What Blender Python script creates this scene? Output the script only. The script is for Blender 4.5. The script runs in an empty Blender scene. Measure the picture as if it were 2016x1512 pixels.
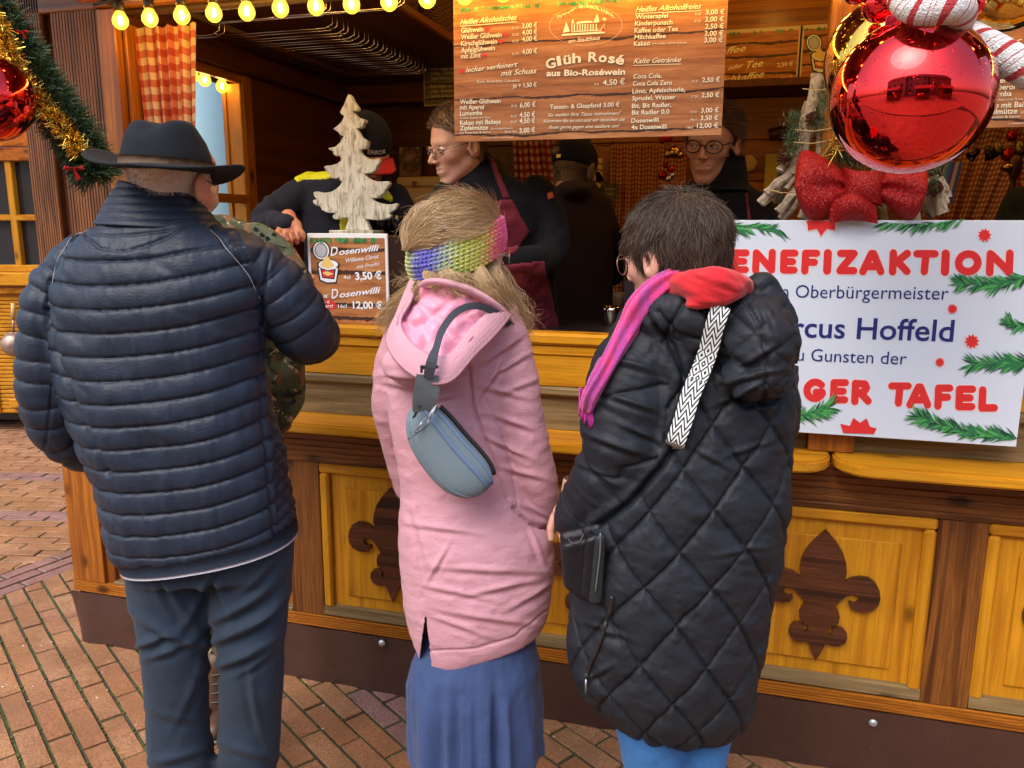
import bpy, bmesh, math, random
import numpy as np
from math import radians, sin, cos, pi
from mathutils import Vector, Matrix, noise as mnoise
random.seed(7); rng = np.random.default_rng(11)
S = bpy.context.scene; COL = S.collection
# ------------------------------------------------------------ camera
YAW, PITCH, ROLL, FPX, HC, DC = radians(15.645), radians(11.089), radians(.19), 1576.3, 1.6, 2.3455
f0 = np.array([-sin(YAW), cos(YAW), 0.]); r0 = np.array([cos(YAW), sin(YAW), 0.]); z0 = np.array([0, 0, 1.])
_u = cos(PITCH)*z0 + sin(PITCH)*f0
FW = cos(PITCH)*f0 - sin(PITCH)*z0
RT = cos(ROLL)*r0 + sin(ROLL)*_u; UP = -sin(ROLL)*r0 + cos(ROLL)*_u
CP = np.array([0, -DC, HC])
cam = bpy.data.objects.new('camera', bpy.data.cameras.new('camera')); COL.objects.link(cam)
cam.matrix_world = Matrix(((RT[0], UP[0], -FW[0], CP[0]), (RT[1], UP[1], -FW[1], CP[1]), (RT[2], UP[2], -FW[2], CP[2]), (0, 0, 0, 1)))
cam.data.sensor_width = 36; cam.data.lens = FPX*36/2016; cam.data.clip_end = 500; cam.data.clip_start = .05
S.camera = cam
# ------------------------------------------------------------ sky, sun, exposure
W_ = bpy.data.worlds.new('World'); S.world = W_; W_.use_nodes = True
nt = W_.node_tree; bg = nt.nodes['Background']
sky = nt.nodes.new('ShaderNodeTexSky'); sky.sky_type = 'NISHITA'; sky.sun_disc = False
SUN_EL, SUN_AZ = radians(52), radians(200)
sky.sun_elevation = SUN_EL; sky.sun_rotation = SUN_AZ; sky.air_density = 1.2; sky.dust_density = 4; sky.ozone_density = 1
nt.links.new(sky.outputs[0], bg.inputs[0]); bg.inputs[1].default_value = .15
sun = bpy.data.objects.new('sun', bpy.data.lights.new('sun', 'SUN')); COL.objects.link(sun)
sun.data.energy = .55; sun.data.angle = radians(40); sun.data.color = (1, .97, .93)
_sd = Vector((sin(SUN_AZ)*cos(SUN_EL), cos(SUN_AZ)*cos(SUN_EL), sin(SUN_EL)))
sun.rotation_euler = _sd.to_track_quat('Z', 'Y').to_euler()
S.view_settings.view_transform = 'Standard'; S.view_settings.look = 'None'; S.view_settings.exposure = 1.2
S.view_settings.gamma = 1; S.view_settings.use_curve_mapping = False
S.render.engine = 'CYCLES'; S.cycles.max_bounces = 6; S.cycles.diffuse_bounces = 3; S.cycles.caustics_reflective = False; S.cycles.caustics_refractive = False
# ------------------------------------------------------------ measuring: photo position -> point on a known plane
def ray(x, y): return FW + RT*(x-1008)/FPX - UP*(y-756)/FPX
def G(x, y, z=0.):
    d = ray(x, y); return CP + d*((z-CP[2])/d[2])
def W(x, y, Y=0.):
    d = ray(x, y); return CP + d*((Y-CP[1])/d[1])
def WX(x, y, X):
    d = ray(x, y); return CP + d*((X-CP[0])/d[0])
def V(x, y, R):
    d = ray(x, y); return CP + d*(R/(d@f0))
def proj(P):
    v = np.asarray(P)-CP; w = v@FW
    return np.stack([1008+FPX*(v@RT)/w, 756-FPX*(v@UP)/w], -1), w
# ------------------------------------------------------------ objects
def tag(o, label=None, cat=None, group=None, kind=None):
    if label: o['label'] = label
    if cat: o['category'] = cat
    if group: o['group'] = group
    if kind: o['kind'] = kind
    return o
def thing(name, label, cat, loc=(0, 0, 0), group=None):
    o = bpy.data.objects.new(name, None); COL.objects.link(o); o.location = tuple(float(c) for c in loc); o.empty_display_size = .05
    return tag(o, label, cat, group)
def wloc(o):
    L = np.zeros(3)
    while o is not None: L = L+np.array(o.location); o = o.parent
    return L
def mesh_of(name, V_, F_, smooth=False):
    me = bpy.data.meshes.new(name); V_ = np.asarray(V_, float).reshape(-1, 3)
    if isinstance(F_, np.ndarray):
        n, k = F_.shape
        me.vertices.add(len(V_)); me.vertices.foreach_set('co', V_.ravel())
        me.loops.add(n*k); me.loops.foreach_set('vertex_index', F_.ravel().astype(np.int32))
        me.polygons.add(n); me.polygons.foreach_set('loop_start', np.arange(0, n*k, k, dtype=np.int32))
        me.update(calc_edges=True); me.validate()
    else:
        me.from_pydata([tuple(v) for v in V_], [], [tuple(f) for f in F_]); me.update()
    if smooth: me.polygons.foreach_set('use_smooth', [True]*len(me.polygons))
    return me
def link(name, me, mat, parent=None, origin=None, label=None, cat=None, group=None, kind=None):
    """mesh given in world coordinates -> object whose origin is its parent's (or the given) place"""
    o = bpy.data.objects.new(name, me); COL.objects.link(o)
    pw = wloc(parent) if parent is not None else np.zeros(3)
    if origin is None: origin = pw
    origin = np.asarray(origin, float)
    n = len(me.vertices); a = np.empty(n*3); me.vertices.foreach_get('co', a); a = a.reshape(-1, 3)-origin
    me.vertices.foreach_set('co', a.ravel()); me.update()
    if parent is not None: o.parent = parent
    o.location = tuple(origin-pw)
    if mat is not None and len(me.materials) == 0: me.materials.append(mat)
    return tag(o, label, cat, group, kind)
def put(name, VF, mat, parent=None, smooth=False, **k):
    return link(name, mesh_of(name, VF[0], VF[1], smooth), mat, parent, **k)
def join(*vfs):
    Vs, Fs, n = [], [], 0
    for v, f in vfs:
        v = np.asarray(v, float).reshape(-1, 3); Vs.append(v); Fs += [tuple(int(i)+n for i in q) for q in f]; n += len(v)
    return np.concatenate(Vs), Fs
def box(x0, x1, y0, y1, z0_, z1, b=.002):
    """bevelled box, 44 triangles"""
    c = np.array([(x0+x1)/2, (y0+y1)/2, (z0_+z1)/2]); h = np.abs(np.array([x1-x0, y1-y0, z1-z0_]))/2
    b = min(b, h.min()*.45)
    if b <= 0:
        sg = [(-1,-1,-1),(1,-1,-1),(1,1,-1),(-1,1,-1),(-1,-1,1),(1,-1,1),(1,1,1),(-1,1,1)]
        return np.array([c+h*np.array(s) for s in sg]), [(0,3,2,1),(4,5,6,7),(0,1,5,4),(1,2,6,5),(2,3,7,6),(3,0,4,7)]
    Vv, idx = [], {}
    for sx in (-1, 1):
        for sy in (-1, 1):
            for sz in (-1, 1):
                s = np.array([sx, sy, sz])
                for a in range(3):
                    q = h-b; q = q.copy(); q[a] = h[a]
                    idx[(sx, sy, sz, a)] = len(Vv); Vv.append(c+q*s)
    F = []
    def add(ids, nrm):
        P = [Vv[i] for i in ids]; n_ = np.cross(P[1]-P[0], P[2]-P[0])
        F.append(tuple(ids) if n_@nrm > 0 else tuple(ids[::-1]))
    for a in range(3):
        o = [i for i in range(3) if i != a]
        for s in (-1, 1):
            ids = []
            for u, v in ((-1,-1), (1,-1), (1,1), (-1,1)):
                t = [0, 0, 0]; t[a] = s; t[o[0]] = u; t[o[1]] = v; ids.append(idx[(*t, a)])
            nr = np.zeros(3); nr[a] = s; add(ids, nr)
    for a in range(3):          # edges along axis a
        o = [i for i in range(3) if i != a]
        for u in (-1, 1):
            for v in (-1, 1):
                ids = []
                for s, w in ((-1, 0), (1, 0), (1, 1), (-1, 1)):
                    t = [0, 0, 0]; t[a] = s; t[o[0]] = u; t[o[1]] = v; ids.append(idx[(*t, o[w])])
                nr = np.zeros(3); nr[o[0]] = u; nr[o[1]] = v; add(ids, nr)
    for sx in (-1, 1):
        for sy in (-1, 1):
            for sz in (-1, 1):
                add([idx[(sx, sy, sz, a)] for a in range(3)], np.array([sx, sy, sz]))
    return np.array(Vv), F
def rotz(VF, ang, c=(0, 0, 0)):
    v, f = VF; c = np.asarray(c, float); R_ = np.array([[cos(ang), -sin(ang), 0], [sin(ang), cos(ang), 0], [0, 0, 1]])
    return (np.asarray(v)-c)@R_.T+c, f
def frame(VF, o, x, y, z):
    """local (x,y,z) -> world with basis vectors"""
    v = np.asarray(VF[0], float); return np.asarray(o)+v[:, :1]*np.asarray(x)+v[:, 1:2]*np.asarray(y)+v[:, 2:3]*np.asarray(z), VF[1]
def tube(pts, rad, n=10, cap=True, flat=None):
    """tube through points; rad scalar or list; flat=(ratio, direction) squashes the section"""
    P = np.asarray(pts, float); m = len(P); rad = np.broadcast_to(np.asarray(rad, float), (m,))
    T = np.gradient(P, axis=0); T /= np.linalg.norm(T, axis=1)[:, None]+1e-12
    up = np.array([0, 0, 1.]) if abs(T[0][2]) < .9 else np.array([1., 0, 0])
    if flat is not None: up = np.asarray(flat[1], float)
    N = np.cross(T[0], up); N /= np.linalg.norm(N)+1e-12; Vv = []
    a = np.linspace(0, 2*pi, n, endpoint=False)
    for i in range(m):
        if flat is not None:
            N = np.cross(T[i], up); N /= np.linalg.norm(N)+1e-12
        else:
            N = N-T[i]*(N@T[i]); N /= np.linalg.norm(N)+1e-12
        B = np.cross(T[i], N); k = 1 if flat is None else flat[0]
        Vv.append(P[i]+rad[i]*(np.cos(a)[:, None]*N+np.sin(a)[:, None]*B*k))
    Vv = np.concatenate(Vv); F = []
    for i in range(m-1):
        for j in range(n):
            F.append((i*n+j, i*n+(j+1) % n, (i+1)*n+(j+1) % n, (i+1)*n+j))
    if cap: F.append(tuple(range(n))[::-1]); F.append(tuple((m-1)*n+j for j in range(n)))
    return Vv, F
def capsule_path(pts, rad, n=12, flat=None, k=4):
    """tube with rounded ends"""
    P = np.asarray(pts, float); rad = np.broadcast_to(np.asarray(rad, float), (len(P),)).astype(float)
    d0 = P[0]-P[1]; d0 /= np.linalg.norm(d0)+1e-12; d1 = P[-1]-P[-2]; d1 /= np.linalg.norm(d1)+1e-12
    A, RA, B, RB = [], [], [], []
    for i in range(k):
        t = pi/2*(1-(i+.15)/k)
        A.append(P[0]+d0*rad[0]*sin(t)); RA.append(rad[0]*cos(t))
        B.insert(0, P[-1]+d1*rad[-1]*sin(t)); RB.insert(0, rad[-1]*cos(t))
    return tube(np.concatenate([A, P, B]), np.concatenate([RA, rad, RB]), n, True, flat)
def smoothpath(pts, n=24):
    P = np.asarray(pts, float); m = len(P)
    if m < 3: t = np.linspace(0, 1, n)[:, None]; return P[0]*(1-t)+P[-1]*t
    Q = np.concatenate([[2*P[0]-P[1]], P, [2*P[-1]-P[-2]]]); out = []
    for t in np.linspace(0, m-1-1e-9, n):
        i = int(t); u = t-i; a, b, c, d = Q[i:i+4]
        out.append(.5*((2*b)+(c-a)*u+(2*a-5*b+4*c-d)*u*u+(3*b-a-3*c+d)*u**3))
    return np.array(out)
def sphere(c, r, n=16, m=12, sc=(1, 1, 1)):
    Vv = []; 
    for i in range(m+1):
        t = pi*i/m
        for j in range(n):
            a = 2*pi*j/n; Vv.append((sin(t)*cos(a), sin(t)*sin(a), cos(t)))
    F = [(i*n+j, (i+1)*n+j, (i+1)*n+(j+1) % n, i*n+(j+1) % n) for i in range(m) for j in range(n)]
    return np.array(Vv)*r*np.array(sc)+np.asarray(c), F
def lathe(c, prof, n=24, axis=(0, 0, 1)):
    ax = np.asarray(axis, float); ax /= np.linalg.norm(ax); u = np.cross(ax, [1, 0, 0] if abs(ax[0]) < .8 else [0, 1, 0]); u /= np.linalg.norm(u); w = np.cross(ax, u)
    Vv = []; 
    for r, h in prof:
        for j in range(n):
            a = 2*pi*j/n; Vv.append(np.asarray(c)+ax*h+r*(cos(a)*u+sin(a)*w))
    F = [(i*n+j, i*n+(j+1) % n, (i+1)*n+(j+1) % n, (i+1)*n+j) for i in range(len(prof)-1) for j in range(n)]
    return np.array(Vv), F
def prism(pts, depth, o, x, y, nrm):
    """polygon (2D) extruded: o + u*x + v*y, thickness along nrm (towards +nrm)"""
    bm = bmesh.new(); o, x, y, nrm = (np.asarray(q, float) for q in (o, x, y, nrm))
    vs = [bm.verts.new(tuple(o+x*u+y*v)) for u, v in pts]; f = bm.faces.new(vs)
    if depth: 
        r = bmesh.ops.extrude_face_region(bm, geom=[f]); 
        bmesh.ops.translate(bm, vec=tuple(nrm*depth), verts=[g for g in r['geom'] if isinstance(g, bmesh.types.BMVert)])
    bmesh.ops.triangulate(bm, faces=[q for q in bm.faces if len(q.verts) > 4]); bmesh.ops.recalc_face_normals(bm, faces=bm.faces)
    bm.verts.index_update(); Vv = np.array([v.co[:] for v in bm.verts]); F = [tuple(v.index for v in q.verts) for q in bm.faces]; bm.free()
    return Vv, F
def interp(P, t):
    P = np.asarray(P, float); return P
# value noise, vectorised
_H = rng.random(4096)
def vnoise(p, seed=0):
    p = np.asarray(p, float); i = np.floor(p).astype(np.int64); f = p-i; f = f*f*(3-2*f); out = 0
    for dx in (0, 1):
        for dy in (0, 1):
            for dz in (0, 1):
                h = _H[((i[:, 0]+dx)*73856093 ^ (i[:, 1]+dy)*19349663 ^ (i[:, 2]+dz)*83492791 ^ (seed*2654435)) & 4095]
                w = (f[:, 0] if dx else 1-f[:, 0])*(f[:, 1] if dy else 1-f[:, 1])*(f[:, 2] if dz else 1-f[:, 2]); out = out+h*w
    return out*2-1
def fbm(p, o=3, seed=0):
    s, a = 0, 1
    for k in range(o): s = s+a*vnoise(p*2**k, seed+k); a *= .5
    return s
# ------------------------------------------------------------ materials
def lin(c): return tuple((x/12.92 if x <= .04045 else ((x+.055)/1.055)**2.4) for x in c)
class NT:
    def __init__(s, name):
        s.m = bpy.data.materials.new(name); s.m.use_nodes = True; s.t = s.m.node_tree; s.b = s.t.nodes['Principled BSDF']; s.co = None
    def n(s, ty, **k):
        x = s.t.nodes.new('ShaderNode'+ty)
        for a, v in k.items():
            if a in x.inputs: x.inputs[a].default_value = v
            else: setattr(x, a, v)
        return x
    def l(s, a, b): s.t.links.new(a, b)
    def coord(s, scale=(1, 1, 1), rot=(0, 0, 0), kind='Object'):
        c = s.n('TexCoord'); mp = s.n('Mapping'); s.l(c.outputs[kind], mp.inputs[0]); mp.inputs['Scale'].default_value = scale; mp.inputs['Rotation'].default_value = rot
        return mp.outputs[0]
    def noise(s, co, sc, det=3, rough=.5, dist=0):
        x = s.n('TexNoise'); x.inputs['Scale'].default_value = sc; x.inputs['Detail'].default_value = det; x.inputs['Roughness'].default_value = rough; x.inputs['Distortion'].default_value = dist
        if co is not None: s.l(co, x.inputs[0])
        return x.outputs[0]
    def ramp(s, v, stops):
        r = s.n('ValToRGB'); e = r.color_ramp.elements
        while len(e) > 1: e.remove(e[-1])
        e[0].position = stops[0][0]; e[0].color = (*stops[0][1], 1)
        for p, c in stops[1:]: q = e.new(p); q.color = (*c, 1)
        s.l(v, r.inputs[0]); return r.outputs[0]
    def mix(s, f, a, b, mode='MIX'):
        x = s.n('Mix', data_type='RGBA', blend_type=mode)
        for v, i in ((f, 0), (a, 6), (b, 7)):
            if hasattr(v, 'links'): s.l(v, x.inputs[i])
            else: x.inputs[i].default_value = v if i == 0 else (*v, 1)
        return x.outputs[2]
    def math(s, op, a, b=0., c=0.):
        x = s.n('Math', operation=op)
        for i, v in enumerate((a, b, c)):
            if hasattr(v, 'links'): s.l(v, x.inputs[i])
            else: x.inputs[i].default_value = v
        return x.outputs[0]
    def col(s, v):
        if hasattr(v, 'links'): s.l(v, s.b.inputs['Base Color'])
        else: s.b.inputs['Base Color'].default_value = (*v, 1)
    def bump(s, h, st=.3, d=.01):
        x = s.n('Bump'); x.inputs['Strength'].default_value = st; x.inputs['Distance'].default_value = d; s.l(h, x.inputs['Height']); s.l(x.outputs[0], s.b.inputs['Normal'])
    def set(s, **k):
        for a, v in k.items():
            s.b.inputs[a.replace('_', ' ')].default_value = v
        return s
def plain(name, c, rough=.6, metal=0., var=.12, bump=0., bs=60, spec=.5, **k):
    m = NT(name); co = m.coord(); nz = m.noise(co, 25, 4)
    m.col(m.mix(nz, tuple(x*(1-var) for x in c), tuple(min(1, x*(1+var)) for x in c)))
    m.set(Roughness=rough, Metallic=metal, Specular_IOR_Level=spec)
    if bump: m.bump(m.noise(co, bs, 4), bump, .004)
    for a, v in k.items(): m.b.inputs[a.replace('_', ' ')].default_value = v
    return m.m
def wood(name, light, dark, axis='x', rough=.32, ridge=0., knots=True, grain=1., stain=.25, coat=.07, streak=.55):
    """varnished softwood, grain along the axis; ridge = machined grooves along the grain"""
    m = NT(name); ai = 'xyz'.index(axis)
    info = m.n('ObjectInfo'); off = m.n('Vector' 'Math', operation='ADD')
    c = m.n('TexCoord'); m.l(c.outputs['Object'], off.inputs[0])
    cmb = m.n('CombineXYZ'); 
    for i in range(3): m.l(m.math('MULTIPLY', info.outputs['Random'], 13.7+5*i), cmb.inputs[i])
    m.l(cmb.outputs[0], off.inputs[1])
    sc = [26*grain]*3; sc[ai] = .7*grain
    mp = m.n('Mapping'); m.l(off.outputs[0], mp.inputs[0]); mp.inputs['Scale'].default_value = sc
    ws = [6.]*3; ws[ai] = .8; wm = m.n('Mapping'); m.l(off.outputs[0], wm.inputs[0]); wm.inputs['Scale'].default_value = ws
    wob = m.noise(wm.outputs[0], 1., 2)
    ad = m.n('Vector' 'Math', operation='MULTIPLY_ADD'); m.l(mp.outputs[0], ad.inputs[0]); ad.inputs[1].default_value = (1, 1, 1)
    cw = m.n('CombineXYZ'); 
    for i in range(3): m.l(m.math('MULTIPLY', wob, 1.6), cw.inputs[i])
    m.l(cw.outputs[0], ad.inputs[2])
    g1 = m.noise(ad.outputs[0], 1.0, 4, .62); 
    sc2 = [150.]*3; sc2[ai] = 5.; mp2 = m.n('Mapping'); m.l(off.outputs[0], mp2.inputs[0]); mp2.inputs['Scale'].default_value = sc2
    g2 = m.noise(mp2.outputs[0], 1., 2)
    mid = tuple((a+b)/2 for a, b in zip(light, dark))
    colr = m.ramp(g1, [(.30, tuple(x*.6 for x in dark)), (.40, dark), (.47, mid), (.50, light), (.53, mid), (.57, light), (.63, tuple(x*.9 for x in mid)), (.67, light), (.80, tuple(min(1, x*1.15) for x in light))])
    colr = m.mix(m.ramp(g2, [(.42, (0, 0, 0)), (.62, (streak,)*3)]), colr, tuple(x*.55 for x in mid))
    if knots:
        sk = [6.5]*3; sk[ai] = 3.4; mk = m.n('Mapping'); m.l(off.outputs[0], mk.inputs[0]); mk.inputs['Scale'].default_value = sk
        vo = m.n('TexVoronoi'); m.l(mk.outputs[0], vo.inputs[0]); vo.inputs['Scale'].default_value = 1.
        kn = m.ramp(vo.outputs['Distance'], [(.05, (1, 1, 1)), (.10, (.55, .55, .55)), (.13, (.15, .15, .15)), (.24, (0, 0, 0))])
        colr = m.mix(kn, colr, tuple(x*.28 for x in dark))
    st = m.ramp(m.noise(off.outputs[0], 2.3, 4, .6), [(.4, (0, 0, 0)), (.75, (1, 1, 1))])
    colr = m.mix(m.math('MULTIPLY', st, stain), colr, tuple(x*.45 for x in dark))
    m.col(colr); m.set(Roughness=rough, Coat_Weight=coat, Coat_Roughness=.25, Specular_IOR_Level=.32)
    h = m.math('ADD', m.math('MULTIPLY', g2, .5), g1); m.bump(h, .4, .002)
    rg = m.math('MULTIPLY_ADD', g1, .3, rough-.12); m.l(rg, m.b.inputs['Roughness'])
    return m.m
# ============================================================ materials of the place
YL, YD = (.62, .285, .014), (.47, .185, .008)
OL, OD = (.44, .15, .014), (.22, .062, .007)
BL, BD = (.25, .090, .016), (.075, .022, .005)
GL, GD = (.27, .19, .085), (.15, .095, .038)
M = {}
for ax in 'xyz':
    M['yel'+ax] = wood('yellow_pine_'+ax, YL, YD, ax, stain=.32, streak=.28, grain=.8)
    M['ora'+ax] = wood('orange_pine_'+ax, OL, OD, ax)
    M['bro'+ax] = wood('brown_pine_'+ax, BL, BD, ax, rough=.42)
    M['gre'+ax] = wood('weathered_pine_'+ax, GL, GD, ax, rough=.5, coat=.05)
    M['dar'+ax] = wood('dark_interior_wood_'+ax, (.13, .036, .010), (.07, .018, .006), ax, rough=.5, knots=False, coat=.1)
    M['sep'+ax] = wood('weathered_post_'+ax, (.26, .10, .034), (.10, .038, .014), ax, rough=.5, coat=.05)
    M['fle'+ax] = wood('fleur_stain_'+ax, (.13, .040, .014), (.028, .009, .005), ax, rough=.35, knots=False, grain=.8)
def m_tarp():
    m = NT('brown_tarpaulin'); co = m.coord()
    c = m.mix(m.noise(co, 3, 4), (.040, .016, .011), (.065, .028, .020))
    sp = m.ramp(m.noise(co, 160, 2, .5), [(.74, (0, 0, 0)), (.78, (1, 1, 1))]); m.col(m.mix(sp, c, (.22, .17, .13)))
    m.set(Roughness=.42); m.bump(m.noise(co, 7, 3), .5, .02); return m.m
M['tarp'] = m_tarp()
def m_brick(name, cols, moss=.0):
    m = NT(name); co = m.coord(kind='Object'); g = m.n('NewGeometry'); oi = m.n('ObjectInfo')
    r = m.math('FRACT', m.math('ADD', g.outputs['Random Per Island'], oi.outputs['Random']))
    c = m.ramp(r, [(i/(len(cols)-1), k) for i, k in enumerate(cols)])
    gp = m.n('Mapping'); m.l(g.outputs['Position'], gp.inputs[0])
    dirt = m.noise(gp.outputs[0], 5, 5, .7); c = m.mix(m.ramp(dirt, [(.35, (0, 0, 0)), (.62, (.9, .9, .9))]), c, tuple(x*.62 for x in cols[0]))
    fine = m.noise(gp.outputs[0], 120, 3, .7); c = m.mix(m.ramp(fine, [(.40, (.8, .8, .8)), (.54, (0, 0, 0))]), c, tuple(x*.45 for x in cols[0]))
    c = m.mix(m.ramp(m.noise(gp.outputs[0], 75, 2, .5), [(.70, (0, 0, 0)), (.76, (.6, .6, .6))]), c, (.45, .33, .22))
    m.col(c); rr = m.ramp(m.noise(gp.outputs[0], 3, 3), [(.35, (.28,)*3), (.65, (.55,)*3)]); m.l(rr, m.b.inputs['Roughness'])
    m.bump(m.math('ADD', fine, m.noise(gp.outputs[0], 35, 3)), .6, .003); return m.m
M['brick'] = m_brick('orange_clinker', [(.40, .19, .088), (.48, .25, .12), (.34, .145, .07), (.44, .25, .135), (.38, .18, .095)])
M['brickp'] = m_brick('purple_clinker', [(.32, .17, .15), (.38, .22, .19), (.28, .14, .125)])
def m_joint():
    m = NT('mossy_joint'); co = m.coord(); 
    c = m.ramp(m.noise(co, 9, 5, .7), [(.3, (.035, .028, .018)), (.45, (.06, .055, .035)), (.54, (.05, .065, .02)), (.64, (.075, .10, .025)), (.72, (.11, .10, .07))])
    m.col(c); m.set(Roughness=.95); m.bump(m.noise(co, 220, 3), 1, .004); return m.m
M['joint'] = m_joint()
def m_farpave():
    m = NT('distant_paving'); co = m.coord((1, 1, 1), (0, 0, radians(-34))); b = m.n('TexBrick'); m.l(co, b.inputs[0]); b.inputs['Scale'].default_value = 1.; b.inputs['Brick Width'].default_value = .25; b.inputs['Row Height'].default_value = .0775; b.inputs['Mortar Size'].default_value = .005
    b.inputs['Color1'].default_value = (.33, .15, .07, 1); b.inputs['Color2'].default_value = (.40, .20, .095, 1); b.inputs['Mortar'].default_value = (.07, .06, .04, 1)
    m.col(m.mix(m.ramp(m.noise(m.coord(), .8, 4), [(.35, (0, 0, 0)), (.7, (.5, .5, .5))]), b.outputs['Color'], (.20, .11, .07))); m.set(Roughness=.6); return m.m
M['farpave'] = m_farpave()
def m_moss():
    return plain('moss', (.065, .09, .022), .95, var=.5)
M['moss'] = m_moss()
M['steel'] = plain('polished_wire', (.62, .60, .56), .22, 1)
M['black'] = plain('black_plastic', (.012, .012, .013), .4)
M['white'] = plain('white_board_edge', (.72, .74, .78), .45, var=.03)
M['glassy'] = plain('dark_window_glass', (.02, .02, .025), .05, spec=1)
def m_gingham(name, a, b, c, sc, fade=.0):
    m = NT(name); tc = m.n('UVMap'); mp = m.n('Mapping'); m.l(tc.outputs[0], mp.inputs[0]); mp.inputs['Scale'].default_value = (sc, sc, 1)
    sp = m.n('SeparateXYZ'); m.l(mp.outputs[0], sp.inputs[0])
    def st(v): return m.math('GREATER_THAN', m.math('FRACT', v), .5)
    s = m.math('MULTIPLY', m.math('ADD', st(sp.outputs[0]), st(sp.outputs[1])), .5)
    cc = m.ramp(s, [(0, a), (.25, a), (.26, b), (.74, b), (.75, c)]); m.t.nodes[-1]
    wv = m.noise(mp.outputs[0], 9, 2); m.col(m.mix(m.math('MULTIPLY', wv, .35), cc, tuple(x*.6 for x in b)))
    m.set(Roughness=.9, Specular_IOR_Level=.1)
    tr = m.n('BsdfTranslucent'); m.l(cc, tr.inputs[0]); mx = m.n('MixShader'); mx.inputs[0].default_value = .25
    out = m.t.nodes['Material Output']; m.l(m.b.outputs[0], mx.inputs[1]); m.l(tr.outputs[0], mx.inputs[2]); m.l(mx.outputs[0], out.inputs[0]); return m.m
M['ging'] = m_gingham('red_gingham', (.72, .58, .36), (.58, .17, .10), (.40, .05, .03), 1)
M['gingr'] = m_gingham('deep_red_gingham', (.55, .42, .32), (.34, .06, .05), (.20, .02, .02), 1)
M['gingo'] = m_gingham('orange_gingham', (.62, .40, .17), (.42, .13, .04), (.28, .055, .02), 1)
def bulb_mats():
    m = NT('lit_bulb_glass'); t = m.t; out = t.nodes['Material Output']
    lw = m.n('LayerWeight'); lw.inputs[0].default_value = .45
    em = m.n('Emission'); em.inputs[0].default_value = (1, .50, .05, 1); em.inputs[1].default_value = 1.6
    tr = m.n('BsdfTransparent'); tr.inputs[0].default_value = (1, .82, .35, 1)
    mx = m.n('MixShader'); m.l(m.math('MULTIPLY_ADD', lw.outputs['Facing'], .6, .25), mx.inputs[0]); m.l(tr.outputs[0], mx.inputs[1]); m.l(em.outputs[0], mx.inputs[2])
    gl = m.n('BsdfGlossy'); gl.inputs[1].default_value = .05; m2 = m.n('MixShader'); m2.inputs[0].default_value = .06
    m.l(mx.outputs[0], m2.inputs[1]); m.l(gl.outputs[0], m2.inputs[2]); m.l(m2.outputs[0], out.inputs[0])
    f = NT('lit_filament'); e = f.n('Emission'); e.inputs[0].default_value = (1, .72, .28, 1); e.inputs[1].default_value = 26
    f.l(e.outputs[0], f.t.nodes['Material Output'].inputs[0]); return m.m, f.m
M['bulb'], M['fil'] = bulb_mats()
# ============================================================ ground
def clip(poly, a, b):           # keep side a.x >= b
    out = []
    for i in range(len(poly)):
        p, q = poly[i], poly[(i+1) % len(poly)]; dp, dq = p@a-b, q@a-b
        if dp >= 0: out.append(p)
        if (dp >= 0) != (dq >= 0): out.append(p+(q-p)*dp/(dp-dq))
    return out
def prism_brick(poly, zt, c, b=.004):
    P = [np.array(p)-c for p in poly]; n = len(P); cen = sum(P)/n; Q = []
    for p in P: d = p-cen; L = np.linalg.norm(d)+1e-9; Q.append(cen+d*(1-min(.4, b*1.3/L)))
    Vv = [(p[0], p[1], -.035) for p in P]+[(p[0], p[1], zt-b*.7) for p in P]+[(q[0], q[1], zt) for q in Q]
    F = [(i, (i+1) % n, n+(i+1) % n, n+i) for i in range(n)]+[(n+i, n+(i+1) % n, 2*n+(i+1) % n, 2*n+i) for i in range(n)]+[tuple(2*n+i for i in range(n))]
    return Vv, F
ground = put('ground', (np.array([(-120, -60, -.011), (120, -60, -.011), (120, 120, -.011), (-120, 120, -.011)], float), [(0, 1, 2, 3)]), M['farpave'], kind='structure')
put('joint_sand', (np.array([(-9.2, -3.4, -.007), (6.2, -3.4, -.007), (6.2, 7.2, -.007), (-9.2, 7.2, -.007)], float), [(0, 1, 2, 3)]), M['joint'], kind='structure')
bd = np.array([.235, .972]); bn = np.array([bd[1], -bd[0]])       # purple band, and its normal to the right
kR = np.array([-3.012, .36])@bn; kL = kR-.225
bricks = []
def field(ang, org, rows, cols, test, pick):
    d = np.array([cos(ang), sin(ang)]); n = np.array([-sin(ang), cos(ang)])
    for r in rows:
        off = (.125 if r % 2 else 0)+random.uniform(-.006, .006)
        for c in cols:
            o = np.array(org)+d*(c*.2495+off)+n*(r*.0775)
            w_, h_ = .2400+random.uniform(-.002, .001), .0655+random.uniform(-.001, .0008)
            poly = [o, o+d*w_, o+d*w_+n*h_, o+n*h_]
            cen = sum(poly)/4
            if abs(cen[0]+1.5) > 7 or cen[1] < -3.2 or cen[1] > 7: continue
            if cen[0] > -2.3 and cen[1] > .35: continue
            k = len(poly); full = True
            for a, b in test(cen):
                if min(p@a for p in poly) < b: full = False; poly = clip(poly, a, b)
                if len(poly) < 3: break
            if len(poly) < 3: continue
            area = .5*abs(sum(poly[i][0]*poly[(i+1) % len(poly)][1]-poly[(i+1) % len(poly)][0]*poly[i][1] for i in range(len(poly))))
            if area < .0006: continue
            bricks.append((poly, cen, ang, full, pick(r, c)))
g_ = .006
field(radians(-34), (-1.378, -.056), range(-70, 60), range(-26, 26), lambda c: [(bn, kR+g_)], lambda r, c: 1 if (r in (1, 2, 3) and c >= 0 and c < 2) else 0)
def far_pink(r, c): return 1 if r in (3, 4, 12, 13) else 0
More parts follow.
